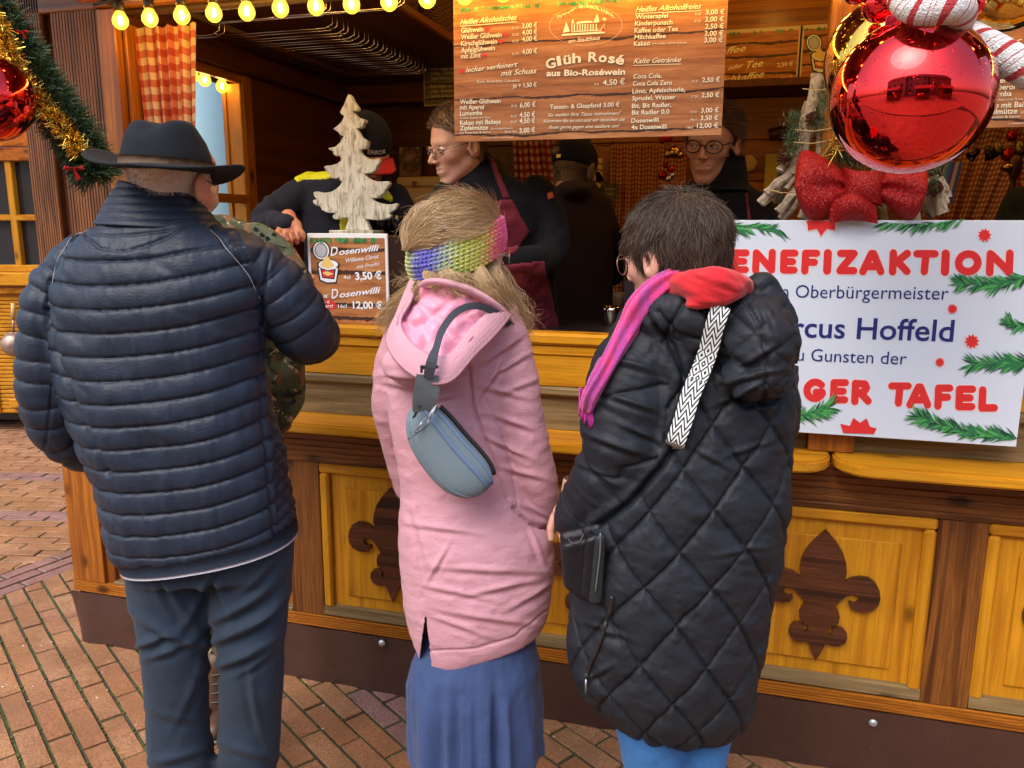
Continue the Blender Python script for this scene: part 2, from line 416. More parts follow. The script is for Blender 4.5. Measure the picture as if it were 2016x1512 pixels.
field(radians(13), (-3.45, .80), range(-60, 70), range(-26, 26), lambda c: [(-bn, -kL+g_)], far_pink)
field(math.atan2(bd[1], bd[0]), (bn*(kR-.0)+bd*.1), range(0, 3), range(-18, 30), lambda c: [], lambda r, c: 1)
P_, w_ = proj(np.array([(c[1][0], c[1][1], 0) for c in bricks]))
sc_ = []
for i, b in enumerate(bricks):
    vis = w_[i] > .3 and -30 < P_[i][0] < 2046 and 800 < P_[i][1] < 1560 and not (b[1][0] > -2.40 and b[1][1] > .03)
    # what the stall, the coats and trousers stand in front of is left to the joined part
    x, y = P_[i]
    hid = (280 < x < 400 and y > 1000) or (830 < x < 1040 and y > 1200) or (1230 < x < 1420 and y > 1200)
    sc_.append((-1/w_[i] if vis and not hid else 9, i))
sc_.sort(); chosen = [i for s, i in sc_ if s < 0][:300]; cs = set(chosen)
pav = thing('brick_paving', None, None, (-2.9, .3, 0)); del_ = [pav.__setitem__('kind', 'structure')]
cache = {}
for i in chosen:
    poly, cen, ang, full, pk = bricks[i]; c3 = cen
    zt = random.uniform(-.003, .003)
    key = (round(ang, 3), pk) if full else None
    if key is not None and key in cache: me = cache[key]
    else:
        Vv, F = prism_brick(poly, .0, c3, .004); me = bpy.data.meshes.new('brick'); me.from_pydata([tuple(v) for v in Vv], [], F); me.update(); me.materials.append(M['brickp' if pk else 'brick'])
        if key is not None: cache[key] = me
    o = bpy.data.objects.new('brick', me); COL.objects.link(o); o.parent = pav; o.location = (c3[0]+2.9, c3[1]-.3, zt)
rest = [[], []]
for i, (poly, cen, ang, full, pk) in enumerate(bricks):
    if i in cs: continue
    Vv, F = prism_brick(poly, random.uniform(-.0015, .0015), np.zeros(2)); rest[pk].append((Vv, F))
for k in (0, 1):
    if rest[k]: put('paving_bricks', join(*rest[k]), M['brickp' if k else 'brick'], pav, kind='stuff')
# moss cushions along the joints of the near field
mv = []
d_ = np.array([cos(radians(-34)), sin(radians(-34))]); n_ = np.array([-sin(radians(-34)), cos(radians(-34))])
for k in range(2000):
    r = rng.integers(-16, 12); t = rng.uniform(-8, 8)*.2495
    p = np.array([-1.378, -.056])+d_*t+n_*(r*.0775-.0055)
    if vnoise(np.array([[p[0]*4, p[1]*4, 3]]))[0] < -.05 or p[0] > -1.2 and rng.random() < .75: continue
    if p@bn < kR or (p[0] > -2.4 and p[1] > 0): continue
    s = rng.uniform(.0022, .0052); mv.append(sphere((p[0]+rng.normal(0, .0018), p[1]+rng.normal(0, .0018), -.004), s, 6, 4, (1.3, 1.3, .9)))
put('moss', join(*mv), M['moss'], None, kind='stuff', label='green moss growing in the joints between the clinker bricks', cat='moss', origin=(-2, -.2, 0))
# crumbs and litter
lit = []
for k in range(60):
    p = (rng.uniform(-2.6, -.2), rng.uniform(-.5, -.02)); s = rng.uniform(.0015, .004)
    lit.append(sphere((p[0], p[1], .001), s, 6, 4, (1.4, 1, .5)))
put('crumb_litter', join(*lit), plain('pale_crumbs', (.55, .5, .42), .8), None, kind='stuff', label='pale crumbs and chips scattered on the brick paving by the stall', cat='litter', origin=(-1, -.2, 0))

# ============================================================ the stall
stall = thing('christmas_stall', 'long yellow and brown wooden market stall with open serving bays and fleur-de-lis panels', 'market stall', (-.4, .9, 0))
def sp(name, *b, m='brox', parent=None, bev=.003, **k):
    return put(name, join(*[box(*q, bev) for q in b]), M[m], parent or stall, **k)
XL, XR = -2.425, 1.66
def ridged(x0, x1, z0, z1, y, axis, n, dep, yb):
    """board whose front face (towards -y) carries n machined grooves along the axis"""
    Vv, F = [], []; m = n*4; 
    prof = []
    for i in range(n):
        u0, u1 = i/n, (i+1)/n; g = .18/n
        prof += [(u0+g*.0, dep), (u0+g, 0), (u1-g, 0), (u1-g*.02, dep)]
    lo, hi = (x0, x1) if axis == 'z' else (z0, z1)
    for u, dd in prof:
        c = lo+(hi-lo)*u
        if axis == 'z': Vv += [(c, y+dd, z0), (c, y+dd, z1)]
        else: Vv += [(x0, y+dd, c), (x1, y+dd, c)]
    k = len(prof)
    for i in range(k-1): F.append((2*i, 2*i+2, 2*i+3, 2*i+1) if axis == 'z' else (2*i, 2*i+1, 2*i+3, 2*i+2))
    a = (np.array(Vv), F); b = box(x0, x1, y+dep+.0005, yb, z0, z1, 0)
    # closing strips at the ends of the grooves
    return join(a, b)
# skirt of tarpaulin
def skirt():
    xs = np.linspace(XL-.015, XR, 170); zs = np.linspace(0.0, .203, 9); Vv = []
    for z in zs:
        for x in xs:
            t = 1-z/.2; y = -.006-.012*t*(.6+.5*sin(x*5.1+1)+.35*sin(x*13+2))-.003*sin(x*31)
            if x < -2.36: y += .05*t*((-2.36-x)/.08)**2
            Vv.append((x, y-.002, z))
    n = len(xs); F = [(j*n+i, j*n+i+1, (j+1)*n+i+1, (j+1)*n+i) for j in range(8) for i in range(n-1)]
    k = len(Vv); Vv += [(x, y+.006, z) for x, y, z in Vv]; F += [tuple(k+q for q in f[::-1]) for f in F]
    return np.array(Vv), F
put('skirt', skirt(), M['tarp'], stall, smooth=True)
sp('skirt', (XL-.012, XL-.006, .03, 1.8, .0, .203), m='tarp')
for sx, sz in ((-1.116, .187), (.454, .172), (-1.85, .18)):
    put('screw_washer', join(lathe((sx, -.016, sz), [(0, .008), (.006, .008), (.012, .004), (.013, 0), (0.0, -.002)], 16, (0, -1, 0))), plain('zinc', (.55, .6, .62), .35, .8), stall, smooth=True)
# ridged sill plank
def strips(name, x0, x1, z0, z1, y, n, mat, dep=.004, yb=.06):
    return put(name, ridged(x0, x1, z0, z1, y, 'x', n, dep, yb), M[mat], stall)
strips('sill_plank', XL, XR, .205, .2495, -.004, 5, 'orax')
# posts and panels
P0 = .636
cent = [P0-.68*k for k in range(0, 5)]        # posts at .636, -.044, -.724, -1.404
cent = [1.316, .636, -.044, -.724, -1.404]
for c in cent: sp('post', (c-.0635, c+.0635, -.001, .06, .25, .812), m='broz')
sp('post', (XL, -2.277, -.003, .12, .25, .90), m='oraz')
def moulded_panel(xa, xb, fleur=True):
    p = sp('panel', (xa+.03, xb-.03, .016, .04, .285, .78), m='yelz', bev=.001)
    # raised field standing proud of its border, with the edge line catching light
    put('panel_field', join(box(xa+.085, xb-.085, .008, .018, .335, .725, .004)), M['yelz'], p)
    for bx, ax in (((xa, xb, -.004, .03, .775, .8115), 'x'), ((xa, xa+.034, -.003, .03, .285, .775), 'z'), ((xb-.034, xb, -.003, .03, .285, .775), 'z')):
        put('moulding', join(box(*bx, .012)), M['yel'+ax], p)
    put('moulding', join(frame(([(0, 0, 0), (1, 0, 0), (1, .03, 0), (0, .03, 0), (0, -.004, -.030), (1, -.004, -.030), (1, .03, -.030), (0, .03, -.030)], [(0, 1, 2, 3), (4, 5, 1, 0), (5, 6, 2, 1), (7, 4, 0, 3), (7, 6, 5, 4), (6, 7, 3, 2)]), (xa, 0, .289), (xb-xa, 0, 0), (0, 1, .3), (0, 0, 1))), M['grex'], p)
    return p
def zz(x, y): return W(1316+x/2.88, 987+y/2.88, 0)
fl_r = [(890, 160), (945, 225), (985, 290), (1003, 350), (1005, 400), (992, 452), (1040, 430), (1085, 425), (1130, 432), (1168, 458), (1190, 500), (1196, 545), (1185, 585), (1155, 615), (1110, 625), (1065, 620), (1030, 605), (1015, 580), (1020, 562), (1040, 572), (1062, 570), (1076, 552), (1070, 532), (1040, 524), (1005, 532), (965, 565), (938, 598), (958, 620), (966, 650), (958, 685), (930, 708), (905, 712), (898, 735), (912, 755), (925, 745), (922, 718), (950, 710), (985, 718), (1005, 745), (1008, 775), (992, 803), (960, 817), (925, 815), (885, 800), (862, 845), (828, 900)]
ax_t, ax_b = zz(890, 160), zz(828, 900)
FL = []
for x, y in fl_r:
    p = zz(x, y); t = (p[2]-ax_b[2])/(ax_t[2]-ax_b[2]); ax = ax_b[0]+(ax_t[0]-ax_b[0])*t; FL.append((p[0]-ax, p[2]))
FL[0] = (0, FL[0][1]); FL[-1] = (0, FL[-1][1])
# two faces keep the outline well shaped: right half and left half share the axis
def fleur(cx, parent):
    full = [(u, z) for u, z in FL]+[(-u, z) for u, z in FL[-2:0:-1]]
    put('fleur_de_lis', prism([(u, z) for u, z in full], -.014, (cx, .0079, 0), (1, 0, 0), (0, 0, 1), (0, 1, 0)), M['flex'], parent)
for a, b in zip(cent[1:], cent[:-1]):
    p = moulded_panel(a+.0635, b-.0635); fleur((a+b)/2-.012, p)
sp('panel', (-2.277, -1.4675, .03, .05, .25, .812), m='oraz', bev=.001)
sp('post', (-2.277, -2.24, .012, .06, .25, .812), m='oraz')
sp('sill_plank', (-2.24, -1.4675, .0, .03, .2497, .262), m='grex')
strips('beam', XL+.148, XR, .812, .953, -.006, 7, 'brox', .003)
# shelf behind the boards, two lengths with rounded ends
def shelf(x0, x1, rr, rl):
    P = [(x0, .0), (x0, -.15)] if not rl else [(x0, 0)]+[(x0+.05-.05*sin(t)*1.0, -.055-.095*(1-cos(t))) for t in np.linspace(pi/2, 0, 1)]
    P = [(x0, 0.02)]
    R_ = .1
    if rl: P += [(x0+R_*(1-cos(t)), -(.15-R_)-R_*sin(t)) for t in np.linspace(0, pi/2, 9)]
    else: P += [(x0, -.15)]
    if rr: P += [(x1-R_*(1-cos(t)), -(.15-R_)-R_*sin(t)) for t in np.linspace(pi/2, 0, 9)]
    else: P += [(x1, -.15)]
    P += [(x1, .02)]
    Vv, F = prism(P, .033, (0, 0, .953), (1, 0, 0), (0, 1, 0), (0, 0, 1))
    bm = bmesh.new(); vs = [bm.verts.new(tuple(v)) for v in Vv]; [bm.faces.new([vs[i] for i in f]) for f in F]
    bmesh.ops.dissolve_limit(bm, angle_limit=.02, verts=bm.verts, edges=bm.edges)
    bmesh.ops.bevel(bm, geom=[e for e in bm.edges if len(e.link_faces) == 2 and e.calc_face_angle() > .8], offset=.006, segments=2, affect='EDGES')
    bm.verts.index_update(); r = np.array([v.co[:] for v in bm.verts]), [tuple(v.index for v in q.verts) for q in bm.faces]; bm.free(); return r
put('shelf', shelf(-2.24, .272, True, False), M['yelx'], stall)
put('shelf', shelf(.280, XR, False, True), M['yelx'], stall)
# boards above the shelf
sp('board', (-2.27, .215, .004, .03, .985, 1.096), m='grex'); sp('board', (.335, XR, .004, .03, .985, 1.096), m='grex')
sp('ledge', (-2.27, XR, -.022, .03, 1.0965, 1.124), m='grex', bev=.006)
sp('pilaster', (.215, .335, -.03, .02, .987, 1.0960), m='oraz')
sp('board', (-2.27, XR, -.012, .03, 1.1245, 1.220), m='yelx')
sp('board', (-2.27, XR, -.017, .03, 1.2205, 1.252), m='yelx', bev=.004)
sp('counter_rail', (-2.27, XR, -.03, .045, 1.2525, 1.289), m='yelx', bev=.009)
put('work_surface', box(-2.05, XR, .0455, .55, 1.225, 1.262), plain('dark_worktop', (.02, .016, .014), .35), stall)
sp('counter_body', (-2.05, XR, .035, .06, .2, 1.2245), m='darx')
# left end wall boards outside the opening
put('post', ridged(XL, -2.315, .905, 2.45, 0, 'z', 11, .004, .11), M['sepz'], stall)
sp('recess_board', (-2.315, -2.275, .03, .05, .905, 2.45), m='darz')
put('wall_plank', ridged(-2.275, -2.082, 1.29, 2.33, .004, 'z', 16, .005, .05), M['sepz'], stall)
sp('jamb', (-2.081, -2.012, -.004, .03, 1.29, 2.298), m='oraz'); sp('jamb', (-2.012, -1.998, .03, .10, 1.29, 2.26), m='oraz')
sp('header', (-2.40, XR, .0, .05, 2.2995, 2.42), m='brox')
sp('header', (-2.0805, XR, -.02, -.0005, 2.2990, 2.345), m='brox')
sp('end_wall', (XL+.002, XL+.02, .12, 1.9, .2, 1.0), (XL+.002, XL+.02, .12, 1.9, 2.26, 2.8), (XL+.002, XL+.02, 1.50, 1.9, 1.001, 2.259), m='oraz')
# opening post between the two bays, gold edge strip
sp('post', (.195, .31, .02, .11, 1.29, 2.30), m='oraz')
sp('post', (XR-.06, XR, .02, .11, 1.29, 2.30), m='oraz')
# roof with a deep front overhang
sp('roof', (-2.6, 1.85, -.62, 2.0, 2.78, 2.82), m='darx')
sp('fascia', (-2.6, 1.85, -.65, -.6205, 2.56, 2.82), m='brox')
sp('soffit_board', *[(-2.58, 1.83, -.62+k*.1, -.525+k*.1, 2.765, 2.7795) for k in range(25)], m='brox')
for x in (-2.35, -1.4, -.4, .6, 1.5):
    sp('rafter', (x-.03, x+.03, -.60, 1.75, 2.66, 2.7645), m='broy')
sp('header', (XL, XR, .0, .05, 2.4205, 2.7650), m='brox')
# ------------------------------------------------------------ interior
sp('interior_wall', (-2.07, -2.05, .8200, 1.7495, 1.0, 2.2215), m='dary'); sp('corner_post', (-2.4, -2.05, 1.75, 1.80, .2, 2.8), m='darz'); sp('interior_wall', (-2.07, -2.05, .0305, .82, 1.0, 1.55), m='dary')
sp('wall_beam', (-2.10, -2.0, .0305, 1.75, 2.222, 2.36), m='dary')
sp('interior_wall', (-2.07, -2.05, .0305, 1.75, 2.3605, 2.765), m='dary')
def skirtwall():
    bs = []
    for k in range(9):
        z0_ = 1.0+k*.118; bs.append((z0_, z0_+.117))
    return bs
# back wall of horizontal boards with a window opening at the right
WXa, WXb, WZa, WZb = .98, 1.22, 1.35, 2.02
for z0_, z1_ in [(0.3+k*.19, .3+(k+1)*.19-.003) for k in range(10)]:
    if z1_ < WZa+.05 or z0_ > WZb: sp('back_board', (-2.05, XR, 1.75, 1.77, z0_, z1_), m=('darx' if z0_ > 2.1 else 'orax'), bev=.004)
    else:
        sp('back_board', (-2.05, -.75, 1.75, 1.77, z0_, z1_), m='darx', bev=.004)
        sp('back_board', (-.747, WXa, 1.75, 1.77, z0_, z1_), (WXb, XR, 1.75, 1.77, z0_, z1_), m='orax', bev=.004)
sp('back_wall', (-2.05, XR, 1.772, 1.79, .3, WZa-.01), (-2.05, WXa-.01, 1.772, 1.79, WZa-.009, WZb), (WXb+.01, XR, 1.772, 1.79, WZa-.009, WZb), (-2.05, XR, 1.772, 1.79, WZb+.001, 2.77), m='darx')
sp('back_beam', (-2.0495, -.4, 1.62, 1.7495, 2.222, 2.36), m='darx')
sp('back_shelf', (-.398, XR, 1.45, 1.7495, 2.20, 2.232), m='dary', bev=.002)
sp('back_panel', (-.398, XR, 1.70, 1.7495, 2.2325, 2.765), m='orax')
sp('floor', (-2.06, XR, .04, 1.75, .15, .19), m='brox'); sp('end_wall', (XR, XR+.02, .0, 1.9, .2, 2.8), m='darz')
sp('window_bar', (WXa-.02, WXb+.02, 1.735, 1.7495, WZa-.03, WZa), (WXa-.02, WXb+.02, 1.735, 1.7495, WZb, WZb+.03), (WXa-.02, WXa, 1.735, 1.7495, WZa, WZb), (WXb, WXb+.02, 1.735, 1.7495, WZa, WZb), ((WXa+WXb)/2-.012, (WXa+WXb)/2+.012, 1.74, 1.76, WZa, WZb), m='daRz' if False else 'broz')
pf = NT('frosted_pane'); pf.set(Roughness=.6, Transmission_Weight=.0); tr_ = pf.n('BsdfTranslucent'); tr_.inputs[0].default_value = (.9, .88, .75, 1); pf.l(tr_.outputs[0], pf.t.nodes['Material Output'].inputs[0])
put('window_pane', box(WXa, WXb, 1.762, 1.766, WZa, WZb, 0), pf.m, stall)
# left side window: frame, rail, panes
swf = sp('window_frame', (-2.075, -2.045, .755, .8195, 1.551, 2.2215), m='oraz')
put('window_rail', join(box(-2.07, -2.045, .11, .7545, 1.695, 1.732, .003)), M['oray'], swf)
put('window_rail', join(box(-2.07, -2.045, .11, .7545, 2.185, 2.2215, .003)), M['oray'], swf)
put('window_rail', join(box(-2.07, -2.045, .0305, .7545, 1.5505, 1.575, .003)), M['oray'], swf)
put('window_rail', join(box(-2.07, -2.045, .07, .1095, 1.5755, 2.2215, .003)), M['oraz'], swf)
put('window_reveal', join(box(-2.135, -2.0455, .730, .7543, 1.5755, 2.1845, .003), box(-2.125, -2.110, .722, .7295, 1.58, 2.18, .001)), M['yelz'], swf)
# hanging shelf board with baskets, and the glass racks under it
sh = sp('hanging_shelf', (-1.98, -1.235, .30, 1.6, 2.372, 2.392), m='dary')
put('shelf_edge', join(box(-1.2345, -1.212, .30, 1.6, 2.368, 2.396, .003)), M['oray'], sh)
def rack(y, x1, x0=-1.97, zt=2.30, gap=.035, r=.0022):
    pts = [(x0, y, zt), (x1-.03, y, zt), (x1, y, zt+.012), (x1, y, zt+.072)]
    pts2 = [(x0, y+gap, zt), (x1-.03, y+gap, zt), (x1, y+gap, zt+.012), (x1, y+gap, zt+.072)]
    return join(tube(pts, r, 6), tube(pts2, r, 6), tube([(x1-.02, y, zt+.003), (x1-.02, y+gap, zt+.003)], r, 6))
gr = thing('glass_rack', 'row of steel wire glass rails hanging under the shelf inside the stall', 'glass rack', (-1.45, .4, 2.3))
for k in range(11): put('rail', rack(.43+k*.086, -1.45), M['steel'], gr, smooth=True)
gr2 = thing('glass_rack', 'single steel wire glass rail directly behind the third and fourth bulbs from the left', 'glass rack', (-1.8, .25, 2.3))
put('rail', rack(.26, -1.80, -2.0, 2.262, .03), M['steel'], gr2, smooth=True)
gr3 = thing('glass_rack', 'long double steel wire rail behind the light string, reaching towards the menu board', 'glass rack', (-1.2, .1, 2.3))
def rk3(x0, x1, y, z): return join(tube([(x0, y, z), (x1-.03, y, z), (x1, y, z+.015), (x1, y, z+.08)], .0026, 6), tube([(x0, y+.03, z+.004), (x1-.03, y+.03, z+.004), (x1, y+.03, z+.02), (x1, y+.03, z+.08)], .0026, 6))
put('rail', rk3(-1.75, -1.33, .16, 2.275), M['steel'], gr3, smooth=True); put('rail', rk3(-1.50, -1.045, .10, 2.262), M['steel'], gr3, smooth=True)
# ============================================================ lettering
_tc = {}
def textgeo(s, bold=0., shear=0., space=1.0, res=3):
    key = (s, bold, shear, space)
    if key in _tc: return _tc[key]
    cu = bpy.data.curves.new('t', 'FONT'); cu.body = s; cu.offset = bold; cu.shear = shear; cu.space_character = space; cu.resolution_u = res
    o = bpy.data.objects.new('t', cu); COL.objects.link(o)
    me = bpy.data.meshes.new_from_object(o.evaluated_get(bpy.context.evaluated_depsgraph_get()))
    n = len(me.vertices); a = np.empty(n*3); me.vertices.foreach_get('co', a); a = a.reshape(-1, 3)
    F = [tuple(p.vertices) for p in me.polygons]
    bpy.data.objects.remove(o); bpy.data.curves.remove(cu); bpy.data.meshes.remove(me)
    _tc[key] = (a, F); return a, F
def on_plane(Y): return (lambda x, y: W(x, y, Y)), np.array([0, -1., 0])
def label(PM, s, a, b, h, bold=0., shear=0., lift=.0012, caps=.715, space=1., wid=True):
    """text s whose baseline runs from photo point a to b on a plane; h = capital height in photo pixels"""
    pm, nr = PM; v, F = textgeo(s, bold, shear, space); A, B = pm(*a), pm(*b); u = B-A; L = np.linalg.norm(u); u = u/L
    w = np.cross(nr, u)*1.0; w = w/np.linalg.norm(w)
    if w[2] < 0: w = -w
    x0, x1 = v[:, 0].min(), v[:, 0].max()
    H = np.linalg.norm(pm(a[0], a[1]-h)-A); sx = L/max(1e-6, x1-x0); sy = H/caps
    P = A+np.outer((v[:, 0]-x0)*sx, u)+np.outer(v[:, 1]*sy, w)+nr*lift
    return P, F
def flatpoly(PM, pts, lift=.001):
    pm, nr = PM; P = np.array([pm(*p) for p in pts])+nr*lift
    return P, [tuple(range(len(P)))]
def line(PM, pts, wpx, lift=.0011, closed=False):
    """flat stroke through photo points"""
    pm, nr = PM; P = np.array([pm(*p) for p in pts]); sc = np.linalg.norm(pm(pts[0][0]+1, pts[0][1])-P[0])
    if closed: P = np.concatenate([P, P[:1]])
    T = np.gradient(P, axis=0); T /= np.linalg.norm(T, axis=1)[:, None]+1e-12; N = np.cross(nr, T)*wpx*sc/2
    Vv = np.concatenate([P+N, P-N])+nr*lift; n = len(P)
    return Vv, [(i, i+1, n+i+1, n+i) for i in range(n-1)]
def blade(PM, a, b, wpx, lift):
    pm, nr = PM; A, B = pm(*a), pm(*b); t = B-A; sc = np.linalg.norm(pm(a[0]+1, a[1])-A); n = np.cross(nr, t); n = n/np.linalg.norm(n)*wpx*sc/2
    return np.array([A-n*.3, A+t*.45-n, B, A+t*.45+n, A+n*.3])+nr*lift, [(0, 1, 2, 3, 4)]
def star(PM, c, r, k=10, inner=.66, lift=.0013, rot=0.):
    return flatpoly(PM, [(c[0]+r*(1 if i % 2 == 0 else inner)*sin(rot+pi*i/k), c[1]-r*(1 if i % 2 == 0 else inner)*cos(rot+pi*i/k)) for i in range(2*k)], lift)
def m_board(name, warm=1.):
    """printed photo of stacked planks with dark ragged gaps"""
    m = NT(name); co = m.coord(); sp_ = m.n('SeparateXYZ'); m.l(co, sp_.inputs[0])
    mp = m.n('Mapping'); m.l(co, mp.inputs[0]); mp.inputs['Scale'].default_value = (3, 3, 34)
    g = m.noise(mp.outputs[0], 1.5, 6, .65, .6)
    c = m.ramp(g, [(.3, (.17*warm, .065, .022)), (.5, (.34*warm, .150, .052)), (.7, (.46*warm, .25, .105))])
    wob = m.noise(co, 7, 3)
    return m, c, sp_, wob, co
def plank_print(name, gaps, width=.006, warm=1., tint=(1, 1, 1)):
    m, c, sp_, wob, co = m_board(name, warm)
    z = m.math('ADD', sp_.outputs[2], m.math('MULTIPLY', m.math('SUBTRACT', wob, .5), .035)); acc = None
    fr = m.noise(co, 60, 3)
    for gz in gaps:
        d = m.math('ABSOLUTE', m.math('SUBTRACT', z, gz)); k = m.math('LESS_THAN', d, m.math('MULTIPLY', m.math('MULTIPLY', wob, fr), width*5))
        acc = k if acc is None else m.math('MAXIMUM', acc, k)
    if acc is not None: c = m.mix(acc, c, (.05, .022, .014))
    m.col(c); m.set(Roughness=.5, Specular_IOR_Level=.3); return m.m
cream = plain('cream_print', (.90, .84, .64), .4, var=.03); redp = plain('red_print', (.62, .028, .03), .35, var=.03); dsh = plain('shadow_print', (.07, .025, .012), .5)
navy = plain('navy_print', (.012, .022, .16), .35, var=.03); pinkw = plain('pale_pink_print', (.80, .60, .62), .35, var=.02)
gr1 = plain('fir_print', (.02, .17, .065), .35, var=.1); gr2_ = plain('light_fir_print', (.07, .36, .09), .35, var=.1); gr3_ = plain('dark_fir_print', (.008, .06, .035), .35)
# ============================================================ the menu board over the counter
MY = -.03; PM = on_plane(MY)
def needles_strip(PM, x0, x1, yf, k, hmax, seed=0):
    r = np.random.default_rng(seed); A, B = [], []
    for i in range(k):
        x = r.uniform(x0, x1); y = yf(x); 
        for j in range(7):
            a = r.normal(0, .55); L = r.uniform(.5, 1)*hmax
            (A if r.random() < .6 else B).append(blade(PM, (x, y-2), (x+L*sin(a), y+L*cos(a)), 1.6, .0010+r.random()*.0006))
    return join(*A), join(*B)
def menu(X0, lab, shift):
    t = thing('menu_board', lab, 'menu board', (X0, MY, 1.845))
    me = box(X0, X0+.762, MY+.0005, MY+.006, 1.845, 2.30, .001)
    put('panel', me, plank_print('menu_planks', [.018, .265, .118], .0022, warm=1.1), t)
    return t
menu1 = menu(-.827, 'large printed drinks menu with plank background hanging in the middle over the counter', 0)
def menu_text(t, dx, clipx=None):
    cr, rd, sh_ = [], [], []
    pm0, nr = PM; d = np.array([dx, 0, 0]); P2 = ((lambda x, y: pm0(x, y)+d), nr)
    def T(s, a, b, h, bold=.016, shear=0., m=cr, shadow=True):
        if shadow: 
            v, f = label(P2, s, a, b, h, bold, shear, .0008); sh_.append((v+np.array([.0012, 0, -.0012]), f))
        m.append(label(P2, s, a, b, h, bold, shear, .0015))
    T('Heißes Alkoholisches', (906, 49), (1018, 39), 11, .012, .45); cr.append(line(P2, [(906, 52), (1018, 43)], 1.2))
    for s, y0, y1, x1, p in (('Glühwein', 65, 62, 952, '3,00 €'), ('Weißer Glühwein', 78, 73, 988, '4,00 €'), ('Kirschglühwein', 91, 86, 979, '4,00 €'), ('Apfelglühwein', 104, 99, 975, None), ('mit Zimt', 116, 113, 947, '4,00 €')):
        T(s, (908, y0), (x1, y1), 10)
        if p: T(p, (1028, y0-9), (1058, y0-11), 10); T('0,2l', (1009, y0-7), (1021, y0-8), 5, 0)
        if s != 'Apfelglühwein':
            hx, hy = x1+7, y1-4
            rd.append(flatpoly(P2, [(hx, hy+5), (hx-4.5, hy), (hx-4, hy-3.5), (hx-2, hy-4), (hx, hy-2), (hx+2, hy-4), (hx+4, hy-3.5), (hx+4.5, hy)], .0016))
    rd.append(flatpoly(P2, [(910, 146), (905.5, 141), (906, 137), (908, 136.5), (910, 138.5), (912, 136.5), (914, 137), (914.5, 141)], .0016))
    T('lecker verfeinert', (917, 143), (1020, 131), 10, .014, .35); T('mit Schuss', (986, 150), (1057, 144), 11, .014, .35)
    T('Rum, Amaretto, Calvados', (940, 164), (1023, 161), 6, 0); T('je + 1,50 €', (1010, 173), (1057, 171), 9)
    T('Weißer Glühwein', (906, 205), (986, 203), 9); T('mit Aperol', (906, 216), (953, 215), 9); T('6,00 €', (1024, 212), (1055, 210), 10); T('0,2l', (1007, 211), (1018, 211), 5, 0)
    T('Lumumba', (906, 228), (950, 226), 9); T('Heißer Kakao mit Rum', (906, 234.5), (967, 233), 4, 0); T('4,50 €', (1023, 231), (1054, 230), 10); T('0,2l', (1006, 231), (1017, 231), 5, 0)
    T('Kakao mit Baileys', (906, 246), (986, 244), 9); T('4,50 €', (1023, 243), (1054, 242), 10); T('0,2l', (1006, 242), (1017, 242), 5, 0)
    T('Zipfelmütze', (906, 257), (961, 255), 9); T('Kirschglühwein', (967, 255.5), (1010, 254), 4, 0); T('mit Amaretto & Sahne', (906, 264), (966, 262), 4.5, 0)
    T('Shot 4cl', (994, 262), (1017, 261), 5, 0); T('3,00 €', (1023, 262), (1054, 260), 10); T('1 = enthält Sulfite, 2 = mit Farbstoff', (950, 273), (1010, 272), 3, 0, shadow=False)
    # centre column
    import math as mm
    for i, ch in enumerate('Glüh Rosé'):
        if ch == ' ': continue
        xs = [1076, 1098, 1110, 1127, 0, 1158, 1178, 1197, 1211][i]; w_ = [19, 8, 15, 17, 0, 19, 16, 13, 17][i]; yy = [134, 129, 126, 123.5, 0, 121.5, 122, 124, 126.5][i]
        sl = [-4, -2, -2.5, -1.5, 0, 0, 1, 1.3, 2][i]
        T(ch, (xs, yy-sl/2), (xs+w_, yy+sl/2), 19, .03)
    T('aus Bio-Roséwein', (1076, 150), (1231, 147), 12, .03); T('4,50 €', (1187, 168), (1230, 166), 11, .012); T('0,2l', (1170, 168), (1179, 168), 4, 0)
    T('Tassen- & Glaspfand 3,00 €', (1083, 215), (1220, 210), 9, .012)
    T('Sie wollen Ihre Tasse mitnehmen?', (1078, 230), (1222, 226), 7, .004, .45); T('Kommen Sie zu uns und wir tauschen sie', (1070, 242), (1230, 238), 7, .004, .45); T('Ihnen gerne gegen eine saubere um!', (1080, 254), (1220, 251), 7, .004, .45)
    # oval emblem: dotted ring, arched words, a long town house with a fir tree
    for k in range(110):
        a = 2*pi*k/110; cr.append(flatpoly(P2, [(1153.5+71.5*cos(a)+.8*cos(b), 50.5+39*sin(a)*1-.02*71*cos(a)+.8*sin(b)) for b in (0, 1.6, 3.1, 4.7)], .0016))
    arc = 'Merziger Weihnachtsmarkt'
    for i, ch in enumerate(arc):
        if ch == ' ': continue
        u = i/(len(arc)-1); x = 1097+u*113; y = 42-23*sin(pi*(u*.93+.03))-3+ (u-.5)*-3; sl = -cos(pi*u)*3.2
        wd = 2.2 if ch in 'ilt' else (5.6 if ch in 'MW' else 4.3)
        T(ch, (x-wd/2, y-0+sl/2), (x+wd/2, y-sl*-1+sl/2-sl*2), 8.5 if ch not in 'MW' else 10, .008, .3, shadow=False)
    T('am Stadthaus', (1119, 85), (1182, 78), 8, .012, .35, shadow=False)
    cr.append(flatpoly(P2, [(1105, 71), (1190, 66), (1193, 63), (1184, 62.5), (1108, 67)], .0016))
    for x in (1126, 1131, 1137, 1142, 1147, 1152, 1157, 1163, 1168, 1174): cr.append(line(P2, [(x, 62), (x, 47)], 2.2))
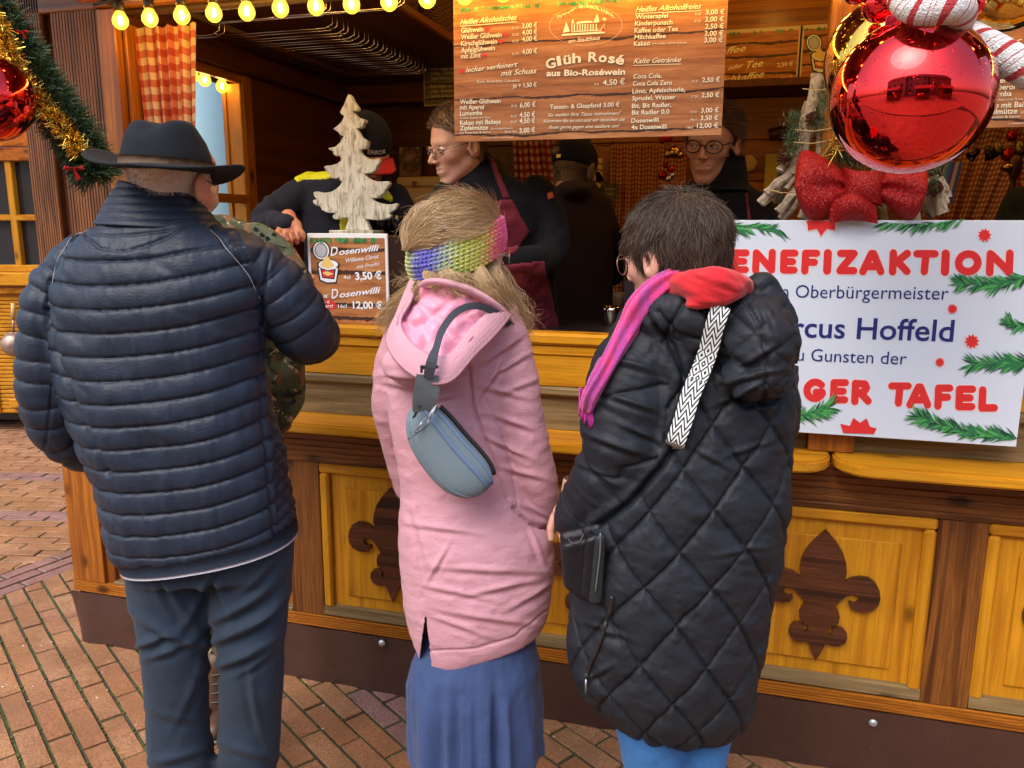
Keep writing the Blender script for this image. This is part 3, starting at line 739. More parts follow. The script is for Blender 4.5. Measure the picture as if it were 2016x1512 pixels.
    cr += [flatpoly(P2, [(1133, 47), (1138, 43), (1163, 41), (1168, 44.5)], .0016), flatpoly(P2, [(1125, 46), (1128, 37.5), (1131, 46)], .0016), flatpoly(P2, [(1168, 45), (1173, 34), (1176, 27), (1179, 36), (1180, 44)], .0016), flatpoly(P2, [(1108, 65), (1115, 43), (1122, 62)], .0016), flatpoly(P2, [(1125, 64), (1180, 60), (1180, 58.5), (1125, 62.5)], .0016)]
    cr += [star(P2, (1190, 38), 5, 6, .35, .0016), line(P2, [(1180, 64), (1190, 47), (1190, 60)], 1.4)]
    rd.append(flatpoly(P2, [(1184, 61), (1188, 53), (1192, 61)], .0018))
    # right column
    T('Heißes Alkoholfreies', (1251, 24), (1381, 17), 11, .012, .45); cr.append(line(P2, [(1251, 27), (1381, 21)], 1.2))
    for s, a, b, p, q, lq in (('Winterapfel', (1251, 38), (1315, 35), '3,00 €', (1389, 29), '0,2l'), ('Kinderpunsch', (1250, 51), (1324, 48), '3,00 €', (1388, 43), '0,2l'), ('Kaffee oder Tee', (1249, 65), (1335, 61), '2,50 €', (1388, 57), None), ('Milchkaffee', (1249, 78), (1311, 75), '3,00 €', (1387, 71), None), ('Kakao', (1248, 91), (1280, 89), '3,00 €', (1386, 84), None)):
        T(s, a, b, 9.5); T(p, q, (q[0]+37, q[1]-1), 10)
        if lq: T(lq, (q[0]-21, q[1]+1), (q[0]-9, q[1]+1), 5, 0)
    T('mit oder ohne Sahne', (1284, 88), (1352, 86), 4.5, 0)
    T('Kalte Getränke', (1247, 125), (1341, 122), 10, .012, .45); cr.append(line(P2, [(1247, 129), (1341, 126)], 1.2))
    for s, a, b, p, q, lq in (('Coca Cola,', (1247, 155), (1303, 153), None, None, None), ('Coca Cola Zero', (1246, 169), (1323, 167), '2,50 €', (1382, 162), '0,2l'), ('Limo, Apfelschorle,', (1245, 184), (1349, 180), None, None, None), ('Sprudel, Wasser', (1245, 198), (1330, 195), '2,50 €', (1381, 192), '0,2l'),
                              ('Bit, Bit Radler,', (1244, 213), (1322, 210), None, None, None), ('Bit Radler 0,0', (1244, 226), (1318, 224), '3,00 €', (1380, 222), '0,33l'), ('Dosenwilli', (1243, 242), (1297, 240), '3,50 €', (1379, 237), '4cl'), ('4x Dosenwilli', (1243, 255), (1313, 253), '12,00 €', (1372, 252), '16cl')):
        T(s, a, b, 9)
        if p: T(p, q, (q[0]+(35 if p[0] != '1' else 42), q[1]-1), 9.5); T(lq, (q[0]-20, q[1]+1), (q[0]-8, q[1]+1), 5, 0)
    A, B = needles_strip(P2, 905, 1240, lambda x: 18-14*(x-905)/230, 60, 10, 5)
    put('lettering', join(*cr), cream, t, kind='stuff'); put('lettering_shadow', join(*sh_), dsh, t, kind='stuff'); put('red_hearts', join(*rd), redp, t, kind='stuff')
    put('printed_fir', A, gr1, t, kind='stuff'); put('printed_fir', B, gr2_, t, kind='stuff')
menu_text(menu1, 0)
menu2 = menu(.533, 'large drinks menu hanging behind the striped candy cane at the right edge', 1)
menu_text(menu2, 1.36)
# ============================================================ white charity placard
BY = -.075; PB = on_plane(BY)
bsign = thing('charity_placard', 'large white placard with chunky red lettering, navy text and printed fir twigs', 'placard', (.35, BY, 1.03))
tl, br_ = W(1396, 435, BY), W(2001, 877, BY)
put('panel', box(-.17, br_[0], BY+.0002, BY+.008, W(1790, 866, BY)[2], W(1700, 433.5, BY)[2], .001), plain('white_placard', (.58, .67, .80), .3, var=.015), bsign)
CH = {  # chunky capitals as strokes in a unit box
 'B': [[(.18, .1), (.18, .9)], [(.18, .87), (.6, .85), (.66, .7), (.55, .54), (.2, .52)], [(.3, .52), (.68, .44), (.72, .26), (.55, .13), (.2, .12)]],
 'E': [[(.2, .13), (.2, .87)], [(.2, .87), (.8, .87)], [(.2, .5), (.7, .5)], [(.2, .13), (.8, .13)]],
 'N': [[(.16, .1), (.16, .88)], [(.2, .85), (.82, .15)], [(.84, .12), (.84, .9)]],
 'F': [[(.2, .1), (.2, .87)], [(.2, .87), (.8, .87)], [(.2, .48), (.7, .48)]],
 'I': [[(.5, .12), (.5, .88)]],
 'Z': [[(.18, .87), (.82, .87)], [(.78, .83), (.2, .17)], [(.18, .13), (.84, .13)]],
 'A': [[(.13, .1), (.46, .87)], [(.87, .1), (.54, .87)], [(.25, .32), (.75, .32)], [(.46, .87), (.54, .87)]],
 'K': [[(.18, .1), (.18, .9)], [(.8, .88), (.25, .45)], [(.4, .52), (.82, .12)]],
 'T': [[(.1, .87), (.9, .87)], [(.5, .87), (.46, .12)]],
 'O': [[(.5+.34*cos(a), .5+.37*sin(a)) for a in np.linspace(0, 2*pi, 17)]],
 'G': [[(.5+.34*cos(a), .5+.36*sin(a)) for a in np.linspace(.7, 5.9, 14)]+[(.8, .42), (.55, .42)]],
 'R': [[(.18, .1), (.18, .88)], [(.18, .87), (.62, .85), (.7, .68), (.58, .5), (.2, .46)], [(.45, .45), (.8, .12)]],
 'L': [[(.2, .88), (.2, .13)], [(.2, .13), (.82, .13)]], 'M': [[(.12, .1), (.2, .88)], [(.2, .88), (.5, .35)], [(.5, .35), (.8, .88)], [(.8, .88), (.88, .1)]]}
def disc_stroke(PM, pts, wpx, lift):
    pm, nr = PM; out = []; 
    P = [np.array(p, float) for p in pts]; n = 0
    poly = []
    for a, b in zip(P[:-1], P[1:]):
        d = b-a; L = np.linalg.norm(d)+1e-9; th = math.atan2(d[1], d[0]); k = 7; q = []
        for i in range(k): t = th-pi/2+pi*i/(k-1); q.append(b+wpx/2*np.array([cos(t), sin(t)]))
        for i in range(k): t = th+pi/2+pi*i/(k-1); q.append(a+wpx/2*np.array([cos(t), sin(t)]))
        out.append(flatpoly(PM, [tuple(z) for z in q], lift+disc_stroke.k*5e-6)); disc_stroke.k = (disc_stroke.k+1) % 60
    return out
disc_stroke.k = 0
def chunky(PM, s, xs, top, bot, lean=0., th=.345):
    for ch, (xa, xb), (ta, tb) in zip(s, xs, zip(top, bot)):
        R_, P_ = [], []
        for st in CH[ch]:
            pts = [(xa+(xb-xa)*u+lean*(v-.5), tb-(tb-ta)*v) for u, v in st]; w_ = th*(tb-ta)*.93
            if ch == 'I': w_ *= 1.1
            R_ += disc_stroke(PM, pts, w_, .0009); P_ += disc_stroke(PM, pts, w_+3.4, .0005)
        L_ = put('letter', join(*R_), redp, bsign); put('outline', join(*P_), pinkw, L_)
    return [], []
R1, P1 = [], []
xs = [(1396, 1432), (1440, 1475), (1481, 1527), (1536, 1571), (1578, 1614), (1618, 1640), (1647, 1688), (1693, 1741), (1750, 1794), (1800, 1844), (1849, 1873), (1878, 1934), (1940, 1996)]
r, p = chunky(PB, 'BENEFIZAKTION', xs, np.linspace(492, 494, 13), np.linspace(536, 541.5, 13), 2); R1 += r; P1 += p
r, p = chunky(PB, 'MERZIGER', [(1370, 1420), (1425, 1458), (1462, 1498), (1503, 1538), (1545, 1566), (1581, 1628), (1634, 1671), (1676, 1718)], np.linspace(738, 749, 8), np.linspace(780, 795, 8), 2); R1 += r; P1 += p
r, p = chunky(PB, 'TAFEL', [(1751, 1791), (1786, 1833), (1840, 1876), (1880, 1922), (1926, 1965)], np.linspace(754, 762, 5), np.linspace(799, 809, 5), 2); R1 += r; P1 += p
for c, r, k in (((1938, 463), 14, 10), ((1875, 608), 10.5, 10), ((1913, 672), 15, 10), ((1850, 713), 10, 10), ((1541, 600), 8, 8)):
    P1.append(star(PB, c, r+1.5, k, .7, .0012)); R1.append(star(PB, c, r, k, .66, .002, .2))
P1.append(flatpoly(PB, [(1585, 434), (1590, 457), (1609, 452), (1616, 468), (1629, 452), (1646, 457), (1648, 440), (1664, 434)], .0012)); R1.append(flatpoly(PB, [(1588, 434.5), (1591, 454), (1608, 450), (1616, 465), (1628, 450), (1643, 454), (1645, 437), (1656, 434.5)], .002))
R1.append(flatpoly(PB, [(1654, 834), (1673, 838), (1680, 822), (1693, 832), (1706, 823), (1713, 840), (1726, 843), (1720, 854), (1660, 852)], .002))
for q in R1: put('star', q, redp, bsign)
for q in P1: put('star_outline', q, pinkw, bsign)
N1 = [label(PB, 'von Oberbürgermeister', (1501, 585), (1866, 590), 26, -.004, 0), label(PB, 'Marcus Hoffeld', (1487, 661), (1876, 672), 41, .012, 0), label(PB, 'zu Gunsten der', (1552, 709), (1784, 718), 25, -.002, 0)]
for q in N1: put('navy_lettering', q, navy, bsign, kind='stuff')
def twig(PM, path, L, n, wpx, sd, side=0, fan=.9):
    r = np.random.default_rng(sd); P = smoothpath([(x, y, 0) for x, y in path], 40)[:, :2]; T = np.gradient(P, axis=0); A, B, C_ = [], [], []
    for i in range(n):
        k = r.integers(0, 38); t = T[k]/np.linalg.norm(T[k]); s = r.choice([-1, 1]) if side == 0 else side; a = s*r.uniform(.12, fan)
        d = np.array([t[0]*cos(a)-t[1]*sin(a), t[0]*sin(a)+t[1]*cos(a)])*L*r.uniform(.6, 1.1)
        q = (P[k][0]+d[0], P[k][1]+d[1])
        if q[1] < 436.0+ (0 if q[0] < 1900 else -2) or q[0] > 2006: continue
        yb = 850+(q[0]-1560)*.0615
        if q[1] > yb-1: continue
        pick = r.random(); (A if pick < .45 else B if pick < .78 else C_).append(blade(PM, tuple(P[k]), q, wpx*r.uniform(.7, 1.2), .0016+r.random()*.0016))
    return A, B, C_
TW = [((1395, 442), (1440, 446), (1545, 452)), ((1900, 430), (1820, 440), (1735, 437)), ((2030, 545), (1960, 560), (1885, 558)), ((2030, 640), (2000, 642), (1985, 634)), ((2030, 710), (1980, 715), (1910, 716)), ((1530, 812), (1590, 815), (1636, 800)), ((2005, 862), (1900, 850), (1795, 815))]
GA, GB, GC = [], [], []
for i, p in enumerate(TW):
    L_ = 34 if i not in (3,) else 24
    a, b, c = twig(PB, p, L_, (150 if i in (0, 1, 2, 4) else 110) if i != 6 else 230, 4.2, 40+i); GA += a; GB += b; GC += c
for q, mq in ((GA, gr1), (GB, gr2_), (GC, gr3_)): put('printed_fir', join(*q), mq, bsign, kind='stuff')
# ============================================================ small boxed sign with the canned pear drink, metal box behind
DY = .01; PD = on_plane(DY)
dsign = thing('drink_sign', 'small white framed sign with a drawn open tin can and two prices', 'sign', (-1.2, DY, 1.29))
a, b, c_, d_2 = W(604, 460, DY), W(762, 459, DY), W(613, 652, DY), W(764, 656, DY)
x0, x1, zt, zb = a[0], b[0], (a[2]+b[2])/2, 1.290
put('panel', box(x0, x1, DY, DY+.008, zb, zt, .0015), M['white'], dsign)
put('printed_sheet', box(x0+.011, x1-.009, DY-.0015, DY-.0003, zb, zt-.014, 0), plank_print('small_sign_planks', [.06, .165, .235, .016], .005, 1.1), dsign)
wt = plain('white_print', (.74, .78, .86), .4, var=.02)
PD2 = on_plane(DY-.002)
TX = []
def TD(s, a, b, h, bold=.012, shear=0.): TX.append(label(PD2, s, a, b, h, bold, shear, .0006))
TD('D', (651, 504), (667, 501), 17, .012, .35); TD('osenwilli', (668, 502), (748, 493), 12, .02, .35); TD('Williams Christ', (682, 517), (747, 508), 8, .008, .4); TD('mit Frucht', (702, 529), (748, 522), 7, .008, .4)
TD('3,50 €', (700, 551), (752, 549), 15, .03); TD('4cl', (676, 549), (690, 549), 7, .01)
TD('4 x', (622, 587), (648, 586), 10, .01, .3); TD('D', (653, 588), (668, 585), 18, .012, .35); TD('osenwilli', (669, 586), (751, 576), 12, .02, .35); TD('12,00 €', (695, 607), (753, 608), 14, .03); TD('16cl', (666, 606), (683, 606), 7, .015)
put('lettering', join(*TX), wt, dsign, kind='stuff')
put('red_badge', flatpoly(PD2, [(612, 600), (620, 589), (650, 589), (656, 594), (664, 600), (660, 607), (640, 610), (615, 610)], .0004), redp, dsign)
put('badge_lettering', join(label(PD2, '1,00 €', (625, 597), (650, 597), 5, .02, 0, .0009), label(PD2, 'gespart!', (622, 605), (656, 605), 6, .02, .1, .0009)), wt, dsign, kind='stuff')
def ell(c, a, b, rot, n=28): return [(c[0]+a*cos(t)*cos(rot)-b*sin(t)*sin(rot), c[1]+a*cos(t)*sin(rot)+b*sin(t)*cos(rot)) for t in np.linspace(0, 2*pi, n, endpoint=False)]
def can(PM, ox, oy, k, parent, lid_l=0.0):
    e = lambda x, y: (ox+k*x, oy+k*y)
    f = lambda pts, l: flatpoly(PM, [e(*p) for p in pts], l)
    blk = [f(ell((19, 20), 18, 20, -.25), .0002), f([(11, 43), (11, 52), (15, 80), (30, 86), (50, 85), (54, 50), (52, 44)], .0003), f(ell((33, 49), 22, 12, 0), .0004)]
    wh = [f(ell((19, 20), 15.5, 17.5, -.25), .0007), f([(14, 54), (18, 78), (31, 83), (48, 82), (52, 55)], .0008), f(ell((33, 48), 19, 9.5, 0), .0009)]
    bl2 = [f(ell((19, 20), 12.5, 14.5, -.25), .0010), f([(17, 54), (21, 74), (45, 77), (48, 56), (32, 59)], .0010)]
    gy = [f(ell((19, 20), 11, 13, -.25), .0013)]
    re_ = [f([(20, 57), (23, 72), (43, 74), (45, 59), (32, 61)], .0013)]
    ye = [f([(21, 64), (30, 61), (44, 66), (32, 70)], .0016), f([(18, 50), (26, 34), (31, 30), (35, 35), (45, 50), (33, 56)], .0014)]
    put('can_outline', join(*blk), M['black'], parent, kind='stuff'); put('can_outline', join(*bl2), M['black'], parent, kind='stuff'); put('can_drawing', join(*wh), wt, parent, kind='stuff')
    put('can_lid', join(*gy), plain('pale_grey_print', (.42, .46, .55), .4), parent); put('can_band', join(*re_), redp, parent); put('can_fruit', join(*ye), plain('pear_yellow_print', (.72, .55, .18), .4), parent, kind='stuff')
can(PD2, 613.5, 473, 1.0, dsign)
A, B = needles_strip(PD2, 612, 752, lambda x: 470, 26, 12, 9)
# keep the sprig inside the printed sheet
put('printed_fir', A, gr1, dsign, kind='stuff'); put('printed_fir', B, gr2_, dsign, kind='stuff')
mbx = thing('counter_box', 'dark brown metal box behind the small framed sign, under the wooden tree', 'metal box', (-1.2, .1, 1.26))
put('body', box(x0+.004, x1+.135, DY+.009, .30, 1.305, zt-.006, .004), plain('brown_metal', (.040, .020, .017), .28, .35), mbx)
put('base', box(x0+.004, x1+.135, DY+.0095, .30, 1.2625, 1.3045, .001), plain('grey_metal', (.20, .20, .22), .35, .6), mbx)
# ============================================================ light string
def bulb_unit(c, r=.0245, down=(0, 0, -1)):
    dn = np.asarray(down, float)
    g = lathe(c, [(0, r*1.02), (r*.35, r*.96), (r*.68, r*.74), (r*.93, r*.38), (r, 0), (r*.95, -r*.35), (r*.75, -r*.75), (r*.5, -r*1.15), (r*.42, -r*1.35)], 20, dn)
    f = lathe(c, [(0, r*.45), (r*.22, r*.35), (r*.30, 0), (r*.22, -r*.5), (0, -r*.7)], 10, dn)
    s = lathe(np.asarray(c)-dn*r*1.25, [(0, 0.002), (r*.62, .002), (r*.66, -.012), (r*.55, -.026), (0, -.026)], 14, dn)
    return g, f, s
STRG = thing('light_string_cable', 'dark metal rail carrying the row of lit bulbs along the top edge', 'cable rail', (-1, 0, 2.31))
put('rail', tube([(-2.0, .035, 2.292), (XR, .035, 2.292)], .016, 10), plain('old_steel_rail', (.22, .16, .09), .3, .9), STRG, smooth=True)
put('bulb_batten', box(-2.06, XR, -.115, -.085, 2.293, 2.315, .004), M['orax'], STRG); put('bracket', join(*[box(x, x+.02, -.085, -.0205, 2.297, 2.311, .001) for x in (-2.0, -1.2, -.4, .4, 1.2)]), M['black'], STRG, kind='stuff')
put('cable', tube(smoothpath([(-2.0+.111*k, -.10, 2.288+(.004 if k % 2 else -.004)) for k in range(33)], 120), .005, 6), M['black'], STRG, smooth=True)
protob = None
def place_bulb(c, label_, group, lightE=1.0, light=True):
    global protob
    c = np.asarray(c, float)
    if protob is None:
        t = thing('light_bulb', label_, 'light bulb', c, group); g, f, s = bulb_unit(c)
        put('glass', g, M['bulb'], t, smooth=True); put('filament', f, M['fil'], t, smooth=True); put('socket', s, plain('bulb_socket', (.03, .022, .015), .5), t, smooth=True); protob = t
    else:
        t = protob.copy(); COL.objects.link(t); t.location = tuple(c); t['label'] = label_; t['group'] = group
        for ch in protob.children:
            if ch.type != 'MESH': continue
            q = ch.copy(); COL.objects.link(q); q.parent = t
    if light:
        l = bpy.data.lights.new('bulb_light', 'POINT'); l.energy = .72*lightE; l.color = (1, .60, .20); l.shadow_soft_size = .024
        lo = bpy.data.objects.new('bulb_light', l); COL.objects.link(lo); lo.parent = t
    return t
ORD = 'thirteenth fourteenth fifteenth sixteenth seventeenth eighteenth nineteenth twentieth twenty-first twenty-second twenty-third twenty-fourth twenty-fifth twenty-sixth twenty-seventh twenty-eighth twenty-ninth thirtieth thirty-first thirty-second'.split()
names = ['first lit round bulb from the left, at the corner of the opening', 'second lit round bulb from the left, over the curtain', 'third lit round bulb from the left, over the curtain edge', 'fourth lit round bulb from the left, by the wire rail',
 'fifth lit round bulb from the left', 'sixth lit round bulb from the left', 'seventh lit round bulb from the left, above the wooden tree side', 'eighth lit round bulb from the left, above the wooden tree top', 'ninth lit round bulb from the left', 'tenth lit round bulb, cut by the picture top beside the basket', 'eleventh lit round bulb, just left of the menu board, mostly cut off', 'twelfth lit round bulb, mostly hidden above the menu board']
bx = [(237, 42), (295, 37), (358, 32), (421, 27), (486, 24), (552, 17), (622, 13), (692, 9), (766, 4), (841, -2)]
for k in range(32):
    if k < len(bx): c = W(*bx[k], -.10)
    else: c = np.array([W(*bx[9], -.10)[0]+(k-9)*.1100, -.10, W(*bx[9], -.10)[2]+.002])
    place_bulb(c, names[k] if k < 12 else ORD[k-12]+' lit round bulb of the front string counted from the left', 'lit bulbs strung along the top of the stall opening', 1. if k < 10 else .65)
    if k >= 12: pass
for (p, X_) in (((403, 158), -2.12), ((437, 171), -2.12)):
    c = WX(*p, X_); place_bulb(c, 'lit round bulb seen through the side window, '+('left' if p[0] == 403 else 'right')+' one', 'bulbs outside the side window', .6)
place_bulb(WX(378, 150, -2.12), 'lit round bulb outside the side window, half covered by the curtain edge', 'bulbs outside the side window', .6)
for q, wh in zip(((-2.45, -.5), (-1.9, -.55), (-1.3, -.55), (-.7, -.55), (-.1, -.55), (.5, -.55), (1.1, -.55)), ('over the garland', 'over the hatted man', 'over the red mug', 'over the pink coat', 'over the black coat', 'over the glitter bow', 'over the second menu')):
    place_bulb((q[0], q[1]-.08, 2.53), 'lit round bulb under the outer roof edge, '+wh, 'bulbs under the outer roof edge', 1.0)
for q, wh in zip(((-1.6, 1.0), (-.7, 1.1), (.1, 1.15), (.85, 1.1), (1.3, .9), (.45, .75), (-.2, .7)), ('above the wooden tree', 'above the glasses man', 'above the coffee board', 'above the second menu', 'nearest the right end wall', 'behind the post between the bays', 'behind the big menu board')):
    place_bulb((q[0], q[1], 2.60), 'lit round bulb under the ceiling inside the stall, '+wh, 'bulbs under the ceiling inside the stall', 3.3)
# ============================================================ curtains
def curtain(name, x0, x1, y, z0_, z1_, mat, folds=6, amp=.018, taper=0., side='x', label_='', n=90, m=26, cells=10., shift=0., group=None):
    """hanging checked cloth with folds; UV gives the checks"""
    Vv, UV = [], []
    for j in range(m+1):
        v = j/m; z = z1_+(z0_-z1_)*v
        for i in range(n+1):
            u = i/n; xx = x0+(x1-x0)*u; xc = (x0+x1)/2+shift*v; xx = xc+(xx-(x0+x1)/2)*(1-taper*v)
            ph = folds*2*pi*u+.6*sin(3*u+2*v)
            yy = y+amp*(sin(ph)+.35*sin(2.3*ph+1))*(.55+.45*v); 
            zz_ = z+.004*sin(ph*.9)*(1-v)
            Vv.append((xx, yy, zz_) if side == 'x' else (y+amp*sin(ph)*(.4+.6*v), xx, zz_)); UV.append((u*(x1-x0)*1.35*cells, v*(z1_-z0_)*cells))
    F = [(j*(n+1)+i, j*(n+1)+i+1, (j+1)*(n+1)+i+1, (j+1)*(n+1)+i) for j in range(m) for i in range(n)]
    me = mesh_of(name, Vv, F, True); uvl = me.uv_layers.new(name='UVMap'); 
    for li, l in enumerate(me.loops): uvl.data[li].uv = UV[l.vertex_index]
    so = link(name, me, mat, None, origin=((x0+x1)/2, y, z1_) if side == 'x' else (y, (x0+x1)/2, z1_), label=label_, cat='curtain', group=group)
    return so
a, b = W(247, 52, .07), W(380, 42, .07)
curtain('curtain', a[0], b[0], .085, 1.62, 2.255, M['ging'], 6, .014, .34, label_='red and cream gingham curtain hanging at the left end of the opening, behind the hat', cells=21., shift=.0)
def back_curt(xa, xb, zt, zb, y, mat, lab, fo, cells, taper=0., shift=0): curtain('curtain', xa, xb, y, zb, zt, mat, fo, .014, taper, label_=lab, cells=cells, shift=shift)
p, q = W(1008, 275, 1.68), W(1096, 275, 1.68); back_curt(p[0], q[0], p[2]+.03, 1.55, 1.68, M['gingr'], 'red and white gingham curtain on the back wall between the two apron men', 4, 26, -.25, .06)
p, q = W(1203, 288, 1.68), W(1345, 280, 1.68); back_curt(p[0], q[0]+.02, p[2], 1.2, 1.68, M['gingo'], 'fine orange gingham curtain on the back wall behind the ornament string', 7, 48, 0)
p, q = W(1795, 255, 1.66), W(2030, 250, 1.66); back_curt(p[0], q[0]+.25, p[2], 1.35, 1.66, M['gingo'], 'fine orange gingham curtain on the back wall below the second menu', 10, 44, .45, -.16)
p = W(2004, 258, 1.64); back_curt(p[0], p[0]+.25, p[2], 1.35, 1.64, M['gingr'], 'gingham curtain right of the back window at the picture edge', 3, 44, 0.)
# ============================================================ carved wooden tree on the metal box
TP = [(1100, 87), (1125, 110), (1150, 165), (1180, 205), (1203, 240), (1198, 268), (1170, 275), (1148, 282), (1165, 305), (1200, 345), (1250, 357), (1282, 368), (1280, 395), (1258, 420), (1250, 450), (1215, 465), (1188, 466), (1205, 500), (1240, 560), (1280, 590), (1310, 600), (1305, 650), (1290, 685), (1250, 695), (1225, 705), (1235, 735), (1270, 775), (1320, 800), (1380, 803), (1425, 793), (1440, 815), (1435, 850), (1405, 885), (1395, 925), (1350, 955), (1300, 962), (1272, 965), (1290, 995), (1340, 1030), (1420, 1050), (1500, 1048), (1535, 1047), (1547, 1075), (1535, 1105), (1500, 1145), (1495, 1175), (1455, 1200), (1445, 1225), (1400, 1235), (1350, 1232), (1375, 1262), (1430, 1285), (1510, 1302), (1575, 1300), (1620, 1288), (1635, 1310), (1620, 1350), (1580, 1385), (1545, 1402), (1568, 1425), (1555, 1450), (1500, 1468), (1430, 1475), (1350, 1470), (1290, 1466)]
TPpx = [(490+x/5.6, 170+y/5.6) for x, y in TP]
TPpx += [(520+1115/5.6, 400+170/5.6), (520+1168/5.6, 400+298/5.6), (520+885/5.6, 400+298/5.6), (520+925/5.6, 400+190/5.6)]
TL = [(1087, 1450), (1060, 1450), (1010, 1455), (950, 1468), (922, 1450), (920, 1425), (955, 1398), (900, 1398), (850, 1388), (800, 1360), (785, 1325), (735, 1310), (705, 1285), (703, 1255), (745, 1245), (715, 1205), (708, 1170), (740, 1158), (790, 1170), (850, 1172), (910, 1160), (960, 1130), (1000, 1095), (1025, 1050), (1000, 1035), (995, 1005), (955, 1018), (910, 1010), (890, 975), (850, 935), (828, 885), (850, 875), (910, 870), (970, 850), (1015, 815), (1025, 790), (1000, 765), (955, 770), (930, 745), (920, 715), (890, 700), (872, 680), (900, 675), (950, 665), (1000, 620), (1035, 560), (1040, 545), (1000, 535), (985, 505), (950, 485), (925, 468), (960, 445), (1005, 405), (1035, 360), (1045, 325), (1020, 310), (1000, 290), (1010, 262), (1040, 210), (1070, 140), (1090, 92)]
TPpx += [(490+x/5.6, 170+y/5.6) for x, y in TL]
TY = .10; pts = [W(x, y, TY) for x, y in TPpx]
def m_tree():
    m = NT('white_washed_wood'); co = m.coord((60, 60, 14)); n1 = m.noise(co, 1.2, 6, .75, .8); co2 = m.coord(); n2 = m.noise(co2, 9, 3)
    c = m.ramp(n1, [(.30, (.10, .085, .05)), (.42, (.30, .28, .2)), (.50, (.56, .55, .45)), (.7, (.70, .69, .60))])
    m.col(m.mix(m.ramp(n2, [(.45, (0, 0, 0)), (.7, (.5, .5, .5))]), c, (.30, .27, .18))); m.set(Roughness=.6); m.bump(n1, .5, .003); return m.m
tv, tf = prism([(p[0], p[2]) for p in pts], .022, (0, TY, 0), (1, 0, 0), (0, 0, 1), (0, 1, 0))
bm = bmesh.new(); vs = [bm.verts.new(tuple(v)) for v in tv]; [bm.faces.new([vs[i] for i in f]) for f in tf]
bmesh.ops.dissolve_limit(bm, angle_limit=.01, verts=bm.verts, edges=bm.edges)
bmesh.ops.bevel(bm, geom=[e for e in bm.edges if len(e.link_faces) == 2 and abs(e.calc_face_angle()-pi/2) < .1 and abs((e.verts[0].co-e.verts[1].co).y) < .001], offset=.0022, segments=2, affect='EDGES')
bmesh.ops.triangulate(bm, faces=bm.faces); bm.verts.index_update(); tv = np.array([v.co[:] for v in bm.verts]); tf = [tuple(v.index for v in q.verts) for q in bm.faces]; bm.free()
b0, b1 = W(656, 460, TY), W(742, 460, TY)
wtree = thing('wooden_tree', 'whitewashed flat carved wooden fir tree standing on the metal box', 'wooden tree', ((b0[0]+b1[0])/2, TY, b0[2]))
MT = m_tree(); put('tree_cutout', (tv, tf), MT, wtree); put('foot', box(b0[0], b1[0], TY-.03, TY+.06, zt-.0055, zt+.0095, .002), MT, wtree)
# ============================================================ driftwood tree with cones behind the bow
def m_drift():
    m = NT('driftwood'); g = m.n('NewGeometry'); co = m.coord((1, 1, 1)); n1 = m.noise(co, 45, 5, .7, 1.); r = m.ramp(g.outputs['Random Per Island'], [(0, (.26, .20, .13)), (.5, (.42, .35, .25)), (1, (.50, .45, .36))])
    m.col(m.mix(m.ramp(n1, [(.38, (.75, .75, .75)), (.58, (0, 0, 0))]), r, (.14, .10, .06))); m.set(Roughness=.8); m.bump(n1, .7, .004); return m.m
MD = m_drift(); conem = plain('pine_cone', (.085, .028, .018), .5, var=.4)
def stick(a, b, w_, t_, sd):
    r = np.random.default_rng(sd); A, B = np.asarray(a), np.asarray(b); m_ = 7; P = [A+(B-A)*k/(m_-1)+r.normal(0, w_*.10, 3) for k in range(m_)]
    v, f = tube(P, w_*(1+r.normal(0, .08, m_)), 6, True, flat=(t_, (0.1, 1, 0))); return v+r.normal(0, w_*.08, v.shape), f
dt = thing('driftwood_tree', 'grey driftwood bundle shaped like a fir tree with pine cones, behind the red glitter bow', 'driftwood tree', W(1690, 437, .06)*np.array([1, 1, 1]))
DYY = .06
STK = [((1608, 146), (1580, 300), 9), ((1625, 150), (1612, 330), 8), ((1592, 200), (1560, 340), 8), ((1637, 165), (1640, 330), 8), ((1598, 250), (1545, 370), 9), ((1575, 320), (1510, 380), 8), ((1582, 330), (1497, 400), 10), ((1600, 335), (1533, 415), 8), ((1598, 345), (1540, 432), 9), ((1630, 320), (1580, 430), 10), ((1560, 300), (1535, 335), 7), ((1650, 330), (1615, 440), 10), ((1625, 260), (1590, 400), 9),
       ((1790, 330), (1840, 425), 12), ((1805, 350), (1866, 405), 9), ((1775, 350), (1800, 440), 11), ((1810, 335), (1830, 300), 8), ((1760, 300), (1790, 420), 9), ((1670, 320), (1690, 438), 10), ((1720, 320), (1740, 438), 9), ((1835, 350), (1858, 418), 10), ((1850, 350), (1868, 390), 7)]
for i, (a, b, w_) in enumerate(STK):
    sc_ = 1/FPX*2.35; put('driftwood_stick', stick(W(*a, DYY-.03+.05*((i*7) % 5)/5), W(*b, DYY-.05+.05*((i*3) % 5)/5), w_*sc_, .5, i), MD, dt)
def cone(c, r, ax=(0, -1, .3)):
    out = []; ax = np.asarray(ax, float); ax /= np.linalg.norm(ax); u = np.cross(ax, [1, 0, 0]); u /= np.linalg.norm(u); w_ = np.cross(ax, u)
    for k in range(34):
        t = k/34; a = k*2.4; rr = r*(1-t*.9)**.6; h = r*(t*1.5-.5); d = cos(a)*u+sin(a)*w_; p0 = np.asarray(c)+ax*h+d*rr*.3; p1 = np.asarray(c)+ax*(h+r*.18)+d*rr; s_ = np.cross(ax, d)*r*.22
        out.append((np.array([p0-s_*.5, p0+s_*.5, p1+s_, p1+ax*r*.12, p1-s_, p0+ax*r*.1]), [(0, 1, 2, 3, 4), (0, 4, 3, 5), (1, 5, 3, 2)]))
    return join(*out)
